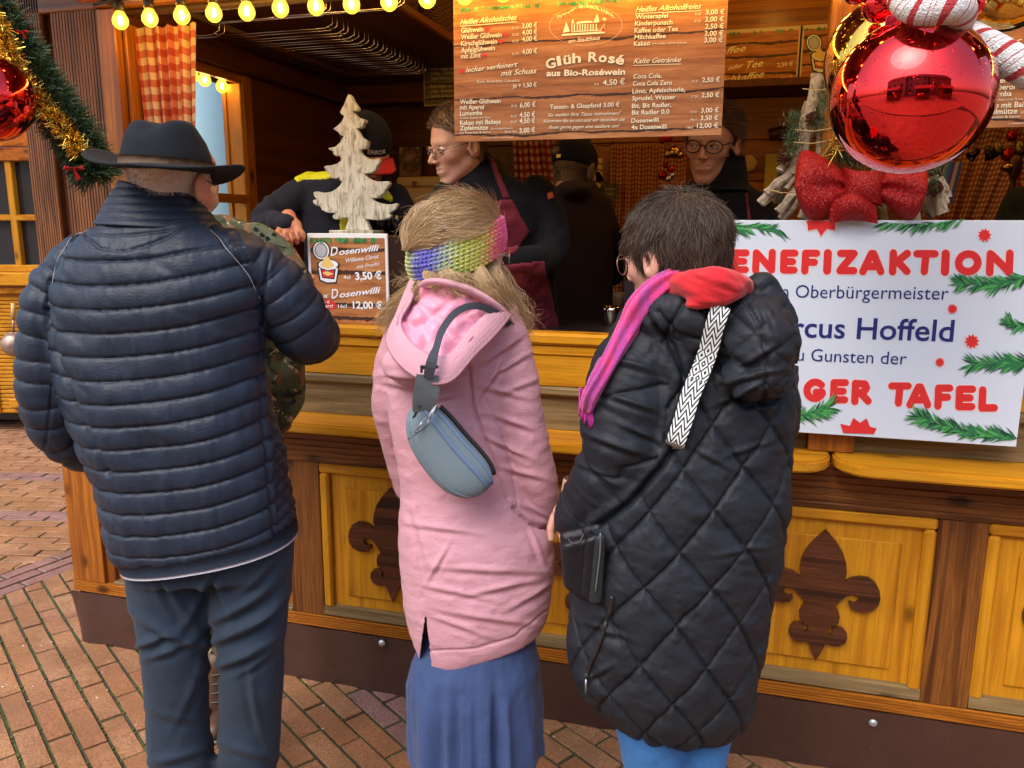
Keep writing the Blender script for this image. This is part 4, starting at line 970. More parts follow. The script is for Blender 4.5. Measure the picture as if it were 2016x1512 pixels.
for c, r in (((1543, 311), 14), ((1601, 234), 15), ((1838, 370), 17)): put('pine_cone', cone(W(*c, -.0), r*2.35/FPX), conem, dt)
def sprig(c, L, n, sd, dirp=(0, -1)):
    r = np.random.default_rng(sd); out = []; c = np.asarray(c)
    for k in range(n):
        p = c+np.array([r.normal(0, .012), r.normal(0, .008), -r.uniform(0, L)]); d = np.array([r.normal(0, .6), r.normal(0, .5), .8+r.normal(0, .3)]); d /= np.linalg.norm(d); l = r.uniform(.012, .026); s_ = np.cross(d, r.normal(0, 1, 3)); s_ /= np.linalg.norm(s_); s_ *= .0011
        out.append((np.array([p-s_, p+s_, p+d*l+s_*.3]), [(0, 1, 2)]))
    return join(*out)
fir = plain('fir_needles', (.045, .075, .025), .6, var=.4)
for i, (c, L, n) in enumerate((((1622, 165), .13, 420), ((1566, 225), .10, 420), ((1562, 265), .06, 200), ((1845, 310), .09, 240))): put('fir_sprig', sprig(W(*c, -.02), L, n, 70+i), fir, dt, kind='stuff')
tw = plain('twine', (.45, .34, .18), .8); wires = []
for (a, b) in (((1565, 255), (1640, 252)), ((1560, 280), (1640, 275)), ((1580, 175), (1650, 170)), ((1510, 372), (1570, 378)), ((1560, 340), (1630, 330))): wires.append(tube([W(*a, -.03), W((a[0]+b[0])/2, (a[1]+b[1])/2+5, -.05), W(*b, -.03)], .0012, 5))
put('twine', join(*wires), tw, dt, kind='stuff')
def m_glit(name, c, c2):
    m = NT(name); co = m.coord(); vo = m.n('TexVoronoi'); m.l(co, vo.inputs[0]); vo.inputs['Scale'].default_value = 420
    nz = m.noise(co, 260, 2, .6); sp_ = m.ramp(nz, [(.69, (0, 0, 0)), (.74, (1, 1, 1))])
    m.col(m.mix(sp_, c, c2)); m.set(Roughness=.5, Specular_IOR_Level=.3); m.l(m.math('MULTIPLY', sp_, .8), m.b.inputs['Metallic'])
    cv = m.n('Vector' 'Math', operation='SUBTRACT'); m.l(vo.outputs['Color'], cv.inputs[0]); cv.inputs[1].default_value = (.5, .5, .5)
    g = m.n('NewGeometry'); ad = m.n('Vector' 'Math', operation='MULTIPLY_ADD'); m.l(cv.outputs[0], ad.inputs[0]); ad.inputs[1].default_value = (1.1, 1.1, 1.1); m.l(g.outputs['Normal'], ad.inputs[2])
    nn = m.n('Vector' 'Math', operation='NORMALIZE'); m.l(ad.outputs[0], nn.inputs[0]); m.l(nn.outputs[0], m.b.inputs['Normal']); return m.m
MG = m_glit('red_glitter', (.27, .002, .004), (.85, .10, .06))
# ---- bow
BOY = -.07
bow = thing('glitter_bow', 'big red glitter bow tie shape in front of the driftwood tree, above the white placard', 'bow', W(1696, 372, BOY))
def surf(fn, nu, nv, th=.0):
    Vv = [fn(i/nu, j/nv) for j in range(nv+1) for i in range(nu+1)]; F = [(j*(nu+1)+i, j*(nu+1)+i+1, (j+1)*(nu+1)+i+1, (j+1)*(nu+1)+i) for j in range(nv) for i in range(nu)]
    return np.array(Vv), F
def lobe(edge_t, edge_b, knot_t, knot_b, out, bul):
    """pillow like lobe: two skins between top and bottom curves (photo px), bulging towards and away from the viewer"""
    def mk(sgn):
        def fn(u, v):
            T = smoothpath([(x, y, 0) for x, y in edge_t], 21); B = smoothpath([(x, y, 0) for x, y in edge_b], 21)
            k = u*20; i = int(min(19, k)); f_ = k-i; t = T[i]*(1-f_)+T[i+1]*f_; b = B[i]*(1-f_)+B[i+1]*f_; p = t*(1-v)+b*v
            crease = .35*math.exp(-((v-.55)/.16)**2)*max(0, 1-u*1.15)
            d = bul*sgn*(sin(pi*v)**.6)*(sin(pi*min(1, u*.62+.12))**.8)*(1-crease*1.6*(sgn < 0)); return W(p[0], p[1], BOY+d)
        return fn
    a, b = surf(mk(-1), 24, 18), surf(mk(1), 24, 18); return join(a, (b[0], [f[::-1] for f in b[1]]))
def thick(name, vf, mat, parent, lv=1):
    o = put(name, vf, mat, parent, smooth=True); return o
thick('bow_loop', lobe([(1674, 350), (1640, 322), (1605, 300), (1578, 298), (1567, 330), (1564, 358)], [(1674, 394), (1655, 404), (1630, 428), (1598, 436), (1576, 410), (1565, 372)], 0, 0, 0, .062), MG, bow)
thick('bow_loop', lobe([(1720, 350), (1755, 332), (1795, 322), (1820, 328), (1828, 345), (1827, 356)], [(1720, 394), (1742, 402), (1768, 424), (1796, 434), (1816, 405), (1826, 372)], 0, 0, 0, .062), MG, bow)
def knotf(u, v): a = 2*pi*u; p = V_k[0]+np.array([.052*cos(a)*(1-.12*sin(pi*v)), -.046*sin(a)-.012*sin(pi*v), -.036+.072*v+.014*cos(a)**2*(v-.5)*2]); return p
V_k = [W(1697, 368, BOY)]; put('bow_knot', surf(knotf, 28, 10), MG, bow, smooth=True)
def tail(u, v): x = 1636+(1724-1636)*u; yy = 390+45*v-14*sin(pi*u)*(1-v*.5); return W(x+(-4+8*u)*v, yy+6, BOY-.03-.035*sin(pi*u)*sin(pi*(v*.8+.2)))
put('bow_tail', surf(tail, 16, 8), MG, bow, smooth=True)
# ============================================================ baubles and candy cane
def m_ball(name, c, rough=.03):
    m = NT(name); co = m.coord(); m.col(c); m.set(Metallic=1., Roughness=rough, Coat_Weight=.6, Coat_Roughness=.02)
    dr = m.ramp(m.noise(co, 95, 2, .5), [(.64, (0, 0, 0)), (.70, (1, 1, 1))]); m.bump(dr, .35, .002); return m.m
MR, MGo = m_ball('red_mirror', (.78, .008, .012)), m_ball('gold_mirror', (.72, .42, .05), .06)
def bauble(c, rpx, R, mat, lab, sc=(1, 1, 1), cap=True, grp=None, ncap=None):
    C0 = V(*c, R); dist = (C0-CP)@FW; r = rpx*dist/FPX; t = thing('bauble', lab, 'bauble', C0, grp)
    put('ball', sphere(C0, r, 64, 40, sc), mat, t, smooth=True)
    if cap: put('cap', lathe(C0+np.array([0, 0, r*.97*sc[2]]), [(0, r*.16), (r*.16, r*.16), (r*.16, -.01), (r*.17, -.02)], 20), plain('gold_cap', (.6, .4, .1), .3, 1), t, smooth=True); put('hook', tube(smoothpath([C0+np.array([0, 0, r*1.1]), C0+np.array([.006, 0, r*1.22]), C0+np.array([0, 0, r*1.32]), C0+np.array([-.006, 0, r*1.22]), C0+np.array([0, 0, r*1.1])], 16), .0012, 6), M['steel'], t, smooth=True)
    return t
RB = 1.50
bauble((1793, 191), 149, RB, MR, 'very large mirror-red bauble hanging in front of the stall at upper right', (1.01, 1, .985))
bauble((1747, 118), 118, RB+.17, MGo, 'large gold bauble half hidden behind the left side of the big red bauble')
bauble((1985, -48), 105, RB+.1, MGo, 'large gold bauble cut off at the top right corner')
bauble((1733, 8), 36, RB+.02, MR, 'small red bauble squeezed between the gold bauble and the candy cane')
bauble((1918, 8), 22, RB-.06, MR, 'small orange-red bauble right of the candy cane top', cap=False)
bauble((1690, -22), 30, RB+.05, MR, 'red bauble cut off by the picture top, left of the candy cane')
bauble((-23, 192), 84, 1.9, MR, 'large red bauble cut off by the left picture edge')
bauble((1690, 328), 10.5, 2.25, plain('silver_mirror', (.8, .8, .8), .05, 1), 'small silver bauble under the big red bauble, above the bow')
bauble((1930, -22), 30, RB, plain('bright_gold', (.85, .6, .15), .12, 1), 'bright gold bauble at the top edge beside the candy cane', cap=False)
def m_cane():
    m = NT('candy_stripe'); uv = m.n('UVMap'); s_ = m.n('SeparateXYZ'); m.l(uv.outputs[0], s_.inputs[0]); q = m.math('FRACT', m.math('ADD', m.math('MULTIPLY', s_.outputs[1], 1.), s_.outputs[0]))
    w1 = m.math('LESS_THAN', m.math('ABSOLUTE', m.math('SUBTRACT', q, .2)), .10); w2 = m.math('LESS_THAN', m.math('ABSOLUTE', m.math('SUBTRACT', q, .66)), .018); w3 = m.math('LESS_THAN', m.math('ABSOLUTE', m.math('SUBTRACT', q, .86)), .012)
    w_ = m.math('MAXIMUM', w1, m.math('MAXIMUM', w2, w3)); co = m.coord(); nz = m.noise(co, 330, 2, .6)
    m.col(m.mix(w_, m.mix(m.ramp(nz, [(.4, (0, 0, 0)), (.6, (1, 1, 1))]), (.62, .66, .70), (.85, .86, .86)), (.45, .01, .02))); m.set(Roughness=.5, Specular_IOR_Level=.7); m.bump(m.math('ADD', nz, m.noise(co, 120, 3)), 1., .006); return m.m
MCn = m_cane()
def cane(pts, R, rpx, lab, per):
    P = smoothpath([V(x, y, R+dd) for x, y, dd in pts], 60); d = (P[0]-CP)@FW; r = rpx*d/FPX
    v, f = tube(P, r, 24, True); n = 24; m_ = len(P); me = mesh_of('candy_cane', v, f, True); uv = me.uv_layers.new(name='UVMap')
    for po in me.polygons:
        if len(po.loop_indices) != 4: continue
        j0 = min(me.loops[l].vertex_index % n for l in po.loop_indices); js = [me.loops[l].vertex_index % n for l in po.loop_indices]; wrap = (0 in js and n-1 in js)
        for l in po.loop_indices:
            vi = me.loops[l].vertex_index; j = vi % n; 
            if wrap and j == 0: j = n
            uv.data[l].uv = (j/n, (vi//n)/m_*per)
    return link('candy_cane', me, MCn, None, origin=P[0], label=lab, cat='candy cane')
cane([(1776, -6, .03), (1800, 14, 0), (1835, 17, -.02), (1872, 14, -.03), (1890, 24, 0), (1880, 60, .12)], RB-.10, 31, 'thick white and red striped candy cane curl on top of the big red bauble', 4.2)
cane([(1893, 66, .10), (1930, 86, .03), (1980, 113, 0), (2050, 155, -.02), (2120, 200, 0)], RB-.03, 31, 'white and red striped candy cane shaft slanting down to the right edge', 5.2)
put('ribbon', join(*[tube([V(1738+k*14, 90-k*3, RB+.02), V(1752+k*12, 30, RB-.02)], .006, 8, True, flat=(.25, f0)) for k in range(2)]), plain('red_ribbon', (.5, .01, .03), .25), None, smooth=True, label='glossy red ribbon ends between gold bauble and big red bauble', cat='ribbon', origin=V(1745, 60, RB))
# ============================================================ garland
def needles_along(P, rad, n, L, sd, wd=.0014, droop=.3):
    r = np.random.default_rng(sd); T = np.gradient(P, axis=0); T /= np.linalg.norm(T, axis=1)[:, None]
    i = r.integers(0, len(P), n); a = r.normal(0, 1, (n, 3)); a -= T[i]*(a*T[i]).sum(1)[:, None]; a /= np.linalg.norm(a, axis=1)[:, None]
    base = P[i]+a*rad*np.sqrt(r.random(n))[:, None]*.75+r.normal(0, .003, (n, 3)); d = a*.9+T[i]*r.normal(.2, .5, n)[:, None]+r.normal(0, .35, (n, 3)); d /= np.linalg.norm(d, axis=1)[:, None]
    l = r.uniform(.5, 1.1, n)[:, None]*L; s_ = np.cross(d, r.normal(0, 1, (n, 3))); s_ /= np.linalg.norm(s_, axis=1)[:, None]; s_ *= wd
    Vv = np.stack([base-s_, base+s_, base+d*l+s_*.35, base+d*l-s_*.35], 1).reshape(-1, 3); return Vv, np.arange(4*n).reshape(n, 4)
GR = 2.02
gp = smoothpath([V(-60, -40, GR), V(10, 60, GR), V(60, 140, GR), V(115, 220, GR), V(160, 290, GR), V(192, 352, GR)], 80)
gar = thing('garland', 'green fir garland with gold tinsel swinging down across the left posts', 'garland', gp[0])
fir2 = plain('garland_green', (.018, .05, .018), .55, var=.5); fir3 = plain('garland_light_green', (.06, .11, .03), .55, var=.4)
put('needles', needles_along(gp, .055, 9000, .035, 3), fir2, gar, kind='stuff'); put('needles', needles_along(gp, .058, 2600, .036, 4), fir3, gar, kind='stuff')
put('core', tube(gp, .028, 8), plain('garland_core', (.012, .02, .008), .9), gar, smooth=True)
tin = plain('gold_tinsel', (.85, .55, .10), .22, 1, var=.3)
gt = gp+np.array(r0)*.012*np.sin(np.linspace(0, 9, 80))[:, None]-f0*.055+np.array([0, 0, .01]); put('tinsel', needles_along(gt[:70], .022, 3600, .020, 5, .0011), tin, gar, kind='stuff')
rbm = plain('red_velvet', (.45, .005, .01), .7)
def sbow(c, s_, R):
    A = V(*c, R); out = []
    for sg in (-1, 1): out.append((np.array([A, A+r0*sg*s_+z0*s_*.25, A+r0*sg*s_*1.2-z0*s_*.2, A+r0*sg*s_*.3-z0*s_*.3, A-f0*.012+r0*sg*s_*.6]), [(0, 1, 4), (1, 2, 4), (2, 3, 4), (3, 0, 4)])); 
    out.append((np.array([A, A+r0*s_*.1-z0*s_*1.4, A+r0*s_*.7-z0*s_*1.1, A+r0*s_*.2-f0*.01]), [(0, 1, 3), (1, 2, 3), (2, 0, 3)])); return join(*out)
put('ribbon_bow', sbow((145, 330), .022, GR-.06), rbm, gar); put('ribbon_bow', sbow((44, 62), .012, GR-.09), rbm, gar)
gp2 = smoothpath([(W(1642, 280, -.02)), (W(1655, 300, -.02)), (W(1690, 308, -.02)), (W(1730, 305, -.02))], 20); 
put('fir_bunch', needles_along(gp2, .022, 700, .03, 13), fir2, None, kind='stuff', label='bunch of dark green fir needles between the big red bauble and the bow', cat='fir bunch', origin=gp2[0])
put('tinsel_spray', needles_along(smoothpath([W(1640, 255, -.11), W(1650, 300, -.11)], 10), .012, 90, .05, 14, .0008), tin, None, kind='stuff', label='spray of fine gold tinsel threads left of the big red bauble', cat='tinsel', origin=gp2[0])
gp3 = smoothpath([V(1880, 70, RB-.02), V(1900, 62, RB-.04)], 8); put('gold_lights', needles_along(gp3, .01, 60, .02, 15, .001), tin, None, kind='stuff', label='tuft of gold tinsel between candy cane and shaft', cat='tinsel', origin=gp3[0])
# ============================================================ figure tools
def mperpx(R, y=760):
    d = ray(1008, y); return (R/(d@f0))/FPX
def yz(R, z, x=1008):
    lo, hi = 0, 3000
    for _ in range(40):
        m = (lo+hi)/2
        if V(x, m, R)[2] > z: lo = m
        else: hi = m
    return lo
def rows(spec, R, n=36, e=2.3):
    """closed loft; rows of (y, x_left, x_right, dR, depth_ratio[, tilt])"""
    Vv = []; m = len(spec)
    for q in spec:
        y, xl, xr, dR, k = q[:5]; tilt = q[5] if len(q) > 5 else 0.
        c = V((xl+xr)/2, y, R+dR); a = (xr-xl)/2*mperpx(R+dR, y); b = a*k if k < 1.5 else k-10
        for j in range(n):
            t = 2*pi*j/n; cs, sn = cos(t), sin(t); u = a*np.sign(cs)*abs(cs)**(2/e); w = b*np.sign(sn)*abs(sn)**(2/e)
            Vv.append(c+r0*u+f0*w+z0*u*tilt)
    F = [(i*n+j, i*n+(j+1) % n, (i+1)*n+(j+1) % n, (i+1)*n+j) for i in range(m-1) for j in range(n)]
    F.append(tuple(range(n))); F.append(tuple((m-1)*n+j for j in range(n))[::-1]); return np.array(Vv), F
def limb(pts, R, n=18, sm=16, flat=None):
    """(x, y, dR, radius_px) -> rounded tapered tube"""
    P = smoothpath([np.append(V(x, y, R+dr), r*mperpx(R+dr, y)) for x, y, dr, r in pts], sm) if len(pts) > 2 else np.array([np.append(V(x, y, R+dr), r*mperpx(R+dr, y)) for x, y, dr, r in pts])
    return capsule_path(P[:, :3], P[:, 3], n, flat)
def ellip(x, y, dR, rx, ry, rd, R, rot=0.):
    v, f = sphere((0, 0, 0), 1, 24, 16); k = mperpx(R+dR, y); v = v*np.array([rx*k, rd, ry*k]); c_, s_ = cos(rot), sin(rot)
    v = np.stack([v[:, 0]*c_-v[:, 2]*s_, v[:, 1], v[:, 0]*s_+v[:, 2]*c_], 1); return frame((v, f), V(x, y, R+dR), r0, f0, z0)
def remesh(parts, vox=.006, smooth=4, sub=0, fac=.5):
    v, f = join(*parts); me = mesh_of('tmp', v, f); o = bpy.data.objects.new('tmp', me); COL.objects.link(o)
    bm = bmesh.new(); bm.from_mesh(me); bmesh.ops.recalc_face_normals(bm, faces=bm.faces); bm.to_mesh(me); bm.free()
    r = o.modifiers.new('r', 'REMESH'); r.mode = 'VOXEL'; r.voxel_size = vox
    if smooth: s = o.modifiers.new('s', 'SMOOTH'); s.factor = fac; s.iterations = smooth
    if sub: s = o.modifiers.new('u', 'SUBSURF'); s.levels = sub; s.subdivision_type = 'CATMULL_CLARK'
    res = bpy.data.meshes.new_from_object(o.evaluated_get(bpy.context.evaluated_depsgraph_get())); bpy.data.objects.remove(o); bpy.data.meshes.remove(me)
    return res
def getv(me):
    n = len(me.vertices); a = np.empty(n*3); me.vertices.foreach_get('co', a); return a.reshape(-1, 3)
def getn(me):
    n = len(me.vertices); a = np.empty(n*3, np.float32); me.vertices.foreach_get('normal', a); return a.reshape(-1, 3).astype(float)
def setv(me, v):
    me.vertices.foreach_set('co', np.asarray(v, float).ravel()); me.update()
def finish(me, name, mat, parent, **k):
    me.name = name; me.materials.clear(); me.polygons.foreach_set('use_smooth', [True]*len(me.polygons)); return link(name, me, mat, parent, **k)
def puff(t, p=.5): return np.abs(np.sin(pi*t))**p
def seg_d(p, pts):
    """distance from 2-D points to a polyline"""
    best = np.full(len(p), 1e9)
    for a, b in zip(pts[:-1], pts[1:]):
        a = np.array(a, float); b = np.array(b, float); d = b-a; t = np.clip(((p-a)@d)/(d@d+1e-9), 0, 1); best = np.minimum(best, np.linalg.norm(p-a-t[:, None]*d, axis=1))
    return best
def inpoly(p, poly):
    x, y = p[:, 0], p[:, 1]; r = np.zeros(len(p), bool); n = len(poly)
    for i in range(n):
        x1, y1 = poly[i]; x2, y2 = poly[(i+1) % n]
        c = ((y1 > y) != (y2 > y)) & (x < (x2-x1)*(y-y1)/((y2-y1) if y2 != y1 else 1e-9)+x1); r ^= c
    return r
def facing(v, n): w = v-CP; w /= np.linalg.norm(w, axis=1)[:, None]; return -(w*n).sum(1)
def patch(me, poly, off=.006, name='patch', mat=None, parent=None, seed=0, edge=True, wr=.0, thr=.0, **k):
    """cloth layer lying on a body: the part of its surface inside an outline, lifted by off and given a rolled edge"""
    v, n = getv(me)+(wloc(parent) if parent is not None else 0), getn(me); p, w = proj(v); ok = inpoly(p, poly) & (facing(v, n) > thr)
    F = [tuple(q.vertices) for q in me.polygons]; F = [f for f in F if all(ok[i] for i in f)]
    used = sorted({i for f in F for i in f}); mp = {i: j for j, i in enumerate(used)}; F = [tuple(mp[i] for i in f) for f in F]
    u = np.array(used); 
    if len(u) < 4: return None
    cnt = {}
    for f in F:
        for a, b in zip(f, f[1:]+f[:1]): e = (min(a, b), max(a, b)); cnt[e] = cnt.get(e, 0)+1
    bd_ = {i for e, c in cnt.items() if c == 1 for i in e}; lift = np.full(len(u), off)
    if edge: lift[list(bd_)] = .0005
    lift = lift+wr*vnoise(v[u]*40, seed)
    me2 = mesh_of(name, v[u]+n[u]*lift[:, None], F, True); return link(name, me2, mat, parent, **k)
# ---- signed distance modelling (heads, hands)
def sd_ell(p, c, r):
    q = (p-np.array(c))/np.array(r); k0 = np.linalg.norm(q, axis=-1); k1 = np.linalg.norm(q/np.array(r), axis=-1); return k0*(k0-1)/(k1+1e-9)
def sd_cone(p, a, b, ra, rb):
    a, b = np.array(a, float), np.array(b, float); d = b-a; t = np.clip(((p-a)@d)/(d@d+1e-12), 0, 1); return np.linalg.norm(p-a-t[..., None]*d, axis=-1)-(ra+(rb-ra)*t)
def smin(a, b, k): h = np.clip(.5+.5*(b-a)/k, 0, 1); return b*(1-h)+a*h-k*h*(1-h)
def smax(a, b, k): return -smin(-a, -b, k)
def nets(fn, lo, hi, h):
    """surface nets"""
    lo, hi = np.array(lo, float), np.array(hi, float); n = np.ceil((hi-lo)/h).astype(int)+1
    ax = [lo[i]+h*np.arange(n[i]) for i in range(3)]; P = np.stack(np.meshgrid(*ax, indexing='ij'), -1); D = fn(P)
    s = D < 0; c = np.zeros(n-1, int)
    for i in (0, 1):
        for j in (0, 1):
            for k in (0, 1): c += s[i:n[0]-1+i, j:n[1]-1+j, k:n[2]-1+k]
    act = (c > 0) & (c < 8); idx = -np.ones(act.shape, int); ids = np.argwhere(act); idx[act] = np.arange(len(ids))
    acc = np.zeros((len(ids), 3)); cnt = np.zeros(len(ids)); E_ = []
    cor = [(i, j, k) for i in (0, 1) for j in (0, 1) for k in (0, 1)]
    for a in cor:
        for ax_ in range(3):
            if a[ax_]: continue
            b = list(a); b[ax_] = 1; ia = tuple((ids+np.array(a)).T); ib = tuple((ids+np.array(b)).T); da, db = D[ia], D[ib]; m = (da < 0) != (db < 0)
            t = np.where(m, da/(da-db+1e-12), 0); q = P[ia]+(P[ib]-P[ia])*t[:, None]; acc[m] += q[m]; cnt[m] += 1
    Vv = acc/cnt[:, None]; F = []
    for ax_ in range(3):
        o = [i for i in range(3) if i != ax_]
        sl0 = [slice(1, None)]*3; sl0[ax_] = slice(0, None)
        A = s.take(range(n[ax_]-1), ax_); B = s.take(range(1, n[ax_]), ax_); m = A != B
        pts = np.argwhere(m); pts = pts[(pts[:, o[0]] > 0) & (pts[:, o[1]] > 0) & (pts[:, o[0]] < n[o[0]]-1) & (pts[:, o[1]] < n[o[1]]-1)]
        def g(d0, d1): q = pts.copy(); q[:, o[0]] -= d0; q[:, o[1]] -= d1; return idx[tuple(q.T)]
        Q = np.stack([g(0, 0), g(1, 0), g(1, 1), g(0, 1)], 1); fl = A[tuple(pts.T)]
        if ax_ == 1: fl = ~fl
        Q[fl] = Q[fl][:, ::-1]; F.append(Q)
    F = np.concatenate(F); F = F[(F >= 0).all(1)][:, ::-1]; return Vv, F
def sm_mesh(v, F, it=2, fac=.5):
    for _ in range(it):
        s = np.zeros_like(v); c = np.zeros(len(v))
        for a in range(4):
            for d in (1, 3): np.add.at(s, F[:, a], v[F[:, (a+d) % 4]]); np.add.at(c, F[:, a], 1)
        v = v+(s/np.maximum(c, 1)[:, None]-v)*fac
    return v
def head_sdf(male=True, jaw=1.0, lean=1.0, mouth=0.):
    def fn(p):
        x = np.abs(p[..., 0]); q = np.stack([x, p[..., 1], p[..., 2]], -1)
        d = sd_ell(q, (0, -.014, .048), (.076, .097, .084)); d = smin(d, sd_ell(q, (0, .032, -.010), (.058*lean, .056, .083)), .03)
        d = smin(d, sd_cone(q, (0, .01, -.05), (0, .066, -.094), .042*jaw, .018), .025); d = smin(d, sd_cone(q, (.050*jaw, .0, -.045), (.016, .068, -.094), .014, .011), .022)
        d = smin(d, sd_cone(q, (0, .083, .030), (.040, .066, .031), .008, .009), .016)           # brow
        d = smin(d, sd_ell(q, (.041, .054, -.012), (.020, .020, .017)), .02)                         # cheekbone
        d = smax(d, -sd_ell(q, (.0315, .102, .009), (.019, .026, .0135)), .012)                      # eye socket
        d = smin(d, sd_cone(q, (0, .083, .020), (0, .110, -.021), .0065, .0095), .009); d = smin(d, sd_ell(q, (.011, .098, -.026), (.0075, .011, .0065)), .006)
        d = smin(d, sd_ell(q, (0, .074, -.056), (.028, .020, .022)), .014)
        d = smin(d, sd_cone(q, (0, .0915, -.0475), (.021, .079, -.0515), .0052, .0028), .005); d = smin(d, sd_cone(q, (0, .0895, -.0595-mouth), (.018, .079, -.0545), .0062, .003), .005)
        d = smax(d, -sd_cone(q, (0, .101, -.0530-mouth*.5), (.021, .086, -.0530), .0042+mouth*.4, .0028), .003)
        d = smax(d, -sd_ell(q, (.006, .106, -.0315), (.0035, .006, .003)), .003)
        d = smin(d, sd_cone(q, (.018, .0865, .0125), (.032, .0905, .0175), .0026, .0034), .005); d = smin(d, sd_cone(q, (.032, .0905, .0175), (.045, .0775, .0105), .0034, .0026), .005)   # upper lid
        d = smin(d, sd_cone(q, (.019, .085, .0035), (.041, .080, .002), .0025, .0025), .006)
        e = sd_ell(q, (.082, -.012, .0), (.009, .020, .032)); e = smax(e, -sd_ell(q, (.093, -.006, .004), (.011, .011, .020)), .003); e = smin(e, sd_cone(q, (.072, .0, -.004), (.080, -.002, -.018), .006, .005), .006)
        d = smin(d, e, .008)
        d = smin(d, sd_cone(q, (0, -.030, -.06), (0, -.048, -.19), .053, .058), .03)
        return d
    return fn
def m_skin(name, base, red=.25, hair=None, hz=None):
    m = NT(name); co = m.coord(); n1 = m.noise(co, 14, 4); n2 = m.noise(co, 160, 3)
    c = m.mix(m.ramp(n1, [(.35, (0, 0, 0)), (.7, (red,)*3)]), base, (base[0]*.95, base[1]*.55, base[2]*.5)); c = m.mix(m.math('MULTIPLY', n2, .25), c, tuple(x*.7 for x in base))
    m.col(c); m.set(Roughness=.5, Subsurface_Weight=.12, Subsurface_Scale=.02); m.b.inputs['Subsurface Radius'].default_value = (1, .35, .2); m.bump(n2, .25, .001); return m.m
def place(v, O, B): return np.asarray(O)+v@np.stack(B)
def basis(yaw, pitch=0., roll=0.):
    """yaw 0 faces away from the camera, 90 faces left, 180 faces the camera"""
    a = radians(yaw); F_ = f0*cos(a)-r0*sin(a); R_ = r0*cos(a)+f0*sin(a); U = z0.copy(); p = radians(pitch)
    F2 = F_*cos(p)-U*sin(p); U2 = U*cos(p)+F_*sin(p); r = radians(roll); R3 = R_*cos(r)+U2*sin(r); U3 = U2*cos(r)-R_*sin(r); return [R3, F2, U3]
def strands(root, nrm, dirf, length, n_seg=5, w=.0006, lift=.0, curl=.0, cf=60., sd=0, grav=0., jit=.25, taper=.4):
    r = np.random.default_rng(sd); n = len(root); p = root+nrm*lift*r.random(n)[:, None]; L = length*r.uniform(.65, 1.15, n) if np.isscalar(length) else length; off = r.normal(0, jit, (n, 3)); ph = r.random(n)*6.28
    side = np.cross(nrm, dirf(p)+off); side /= np.linalg.norm(side, axis=1)[:, None]+1e-9; P = [p]
    for k in range(n_seg):
        d = dirf(p)+off; d = d/(np.linalg.norm(d, axis=1)[:, None]+1e-9); d = d+side*(curl*np.sin(ph+cf*(k/n_seg)))[:, None]+np.array([0, 0, -grav*(k/n_seg)]); d /= np.linalg.norm(d, axis=1)[:, None]; p = p+d*(L/n_seg)[:, None]; P.append(p)
    P = np.stack(P, 1); tw_ = np.cross(P[:, -1]-P[:, 0], P[:, 0]-CP); tw_ /= np.linalg.norm(tw_, axis=1)[:, None]+1e-9; tw_ = tw_+r.normal(0, .35, tw_.shape); tw_ /= np.linalg.norm(tw_, axis=1)[:, None]
    wd = w*(1-(1-taper)*np.linspace(0, 1, n_seg+1))[None, :, None]*r.uniform(.7, 1.4, n)[:, None, None]
    A = P-tw_[:, None]*wd; B = P+tw_[:, None]*wd; Vv = np.stack([A, B], 2).reshape(n, -1, 3); m = (n_seg+1)*2
    q = np.array([[2*k, 2*k+1, 2*k+3, 2*k+2] for k in range(n_seg)]); F = (q[None]+(np.arange(n)*m)[:, None, None]).reshape(-1, 4); return Vv.reshape(-1, 3), F
def m_hair(name, cols, rough=.45, spec=.35):
    m = NT(name); g = m.n('NewGeometry'); r = g.outputs['Random Per Island']; co = m.coord(); nz = m.noise(co, 30, 3)
    c = m.ramp(m.math('FRACT', m.math('ADD', m.math('MULTIPLY', r, .6), m.math('MULTIPLY', nz, .7))), [(i/(len(cols)-1), k) for i, k in enumerate(cols)]); m.col(c); m.set(Roughness=rough, Specular_IOR_Level=spec); return m.m
def sample(me_v, me_n, mask, n, sd=0):
    r = np.random.default_rng(sd); ix = np.nonzero(mask)[0]; k = r.choice(ix, n); return me_v[k]+r.normal(0, .0018, (n, 3)), me_n[k]
def vnormals(v, F):
    n = np.zeros_like(v); a = np.cross(v[F[:, 2]]-v[F[:, 0]], v[F[:, 3]]-v[F[:, 1]])
    for i in range(4): np.add.at(n, F[:, i], a)
    return n/(np.linalg.norm(n, axis=1)[:, None]+1e-12)
_hd = {}
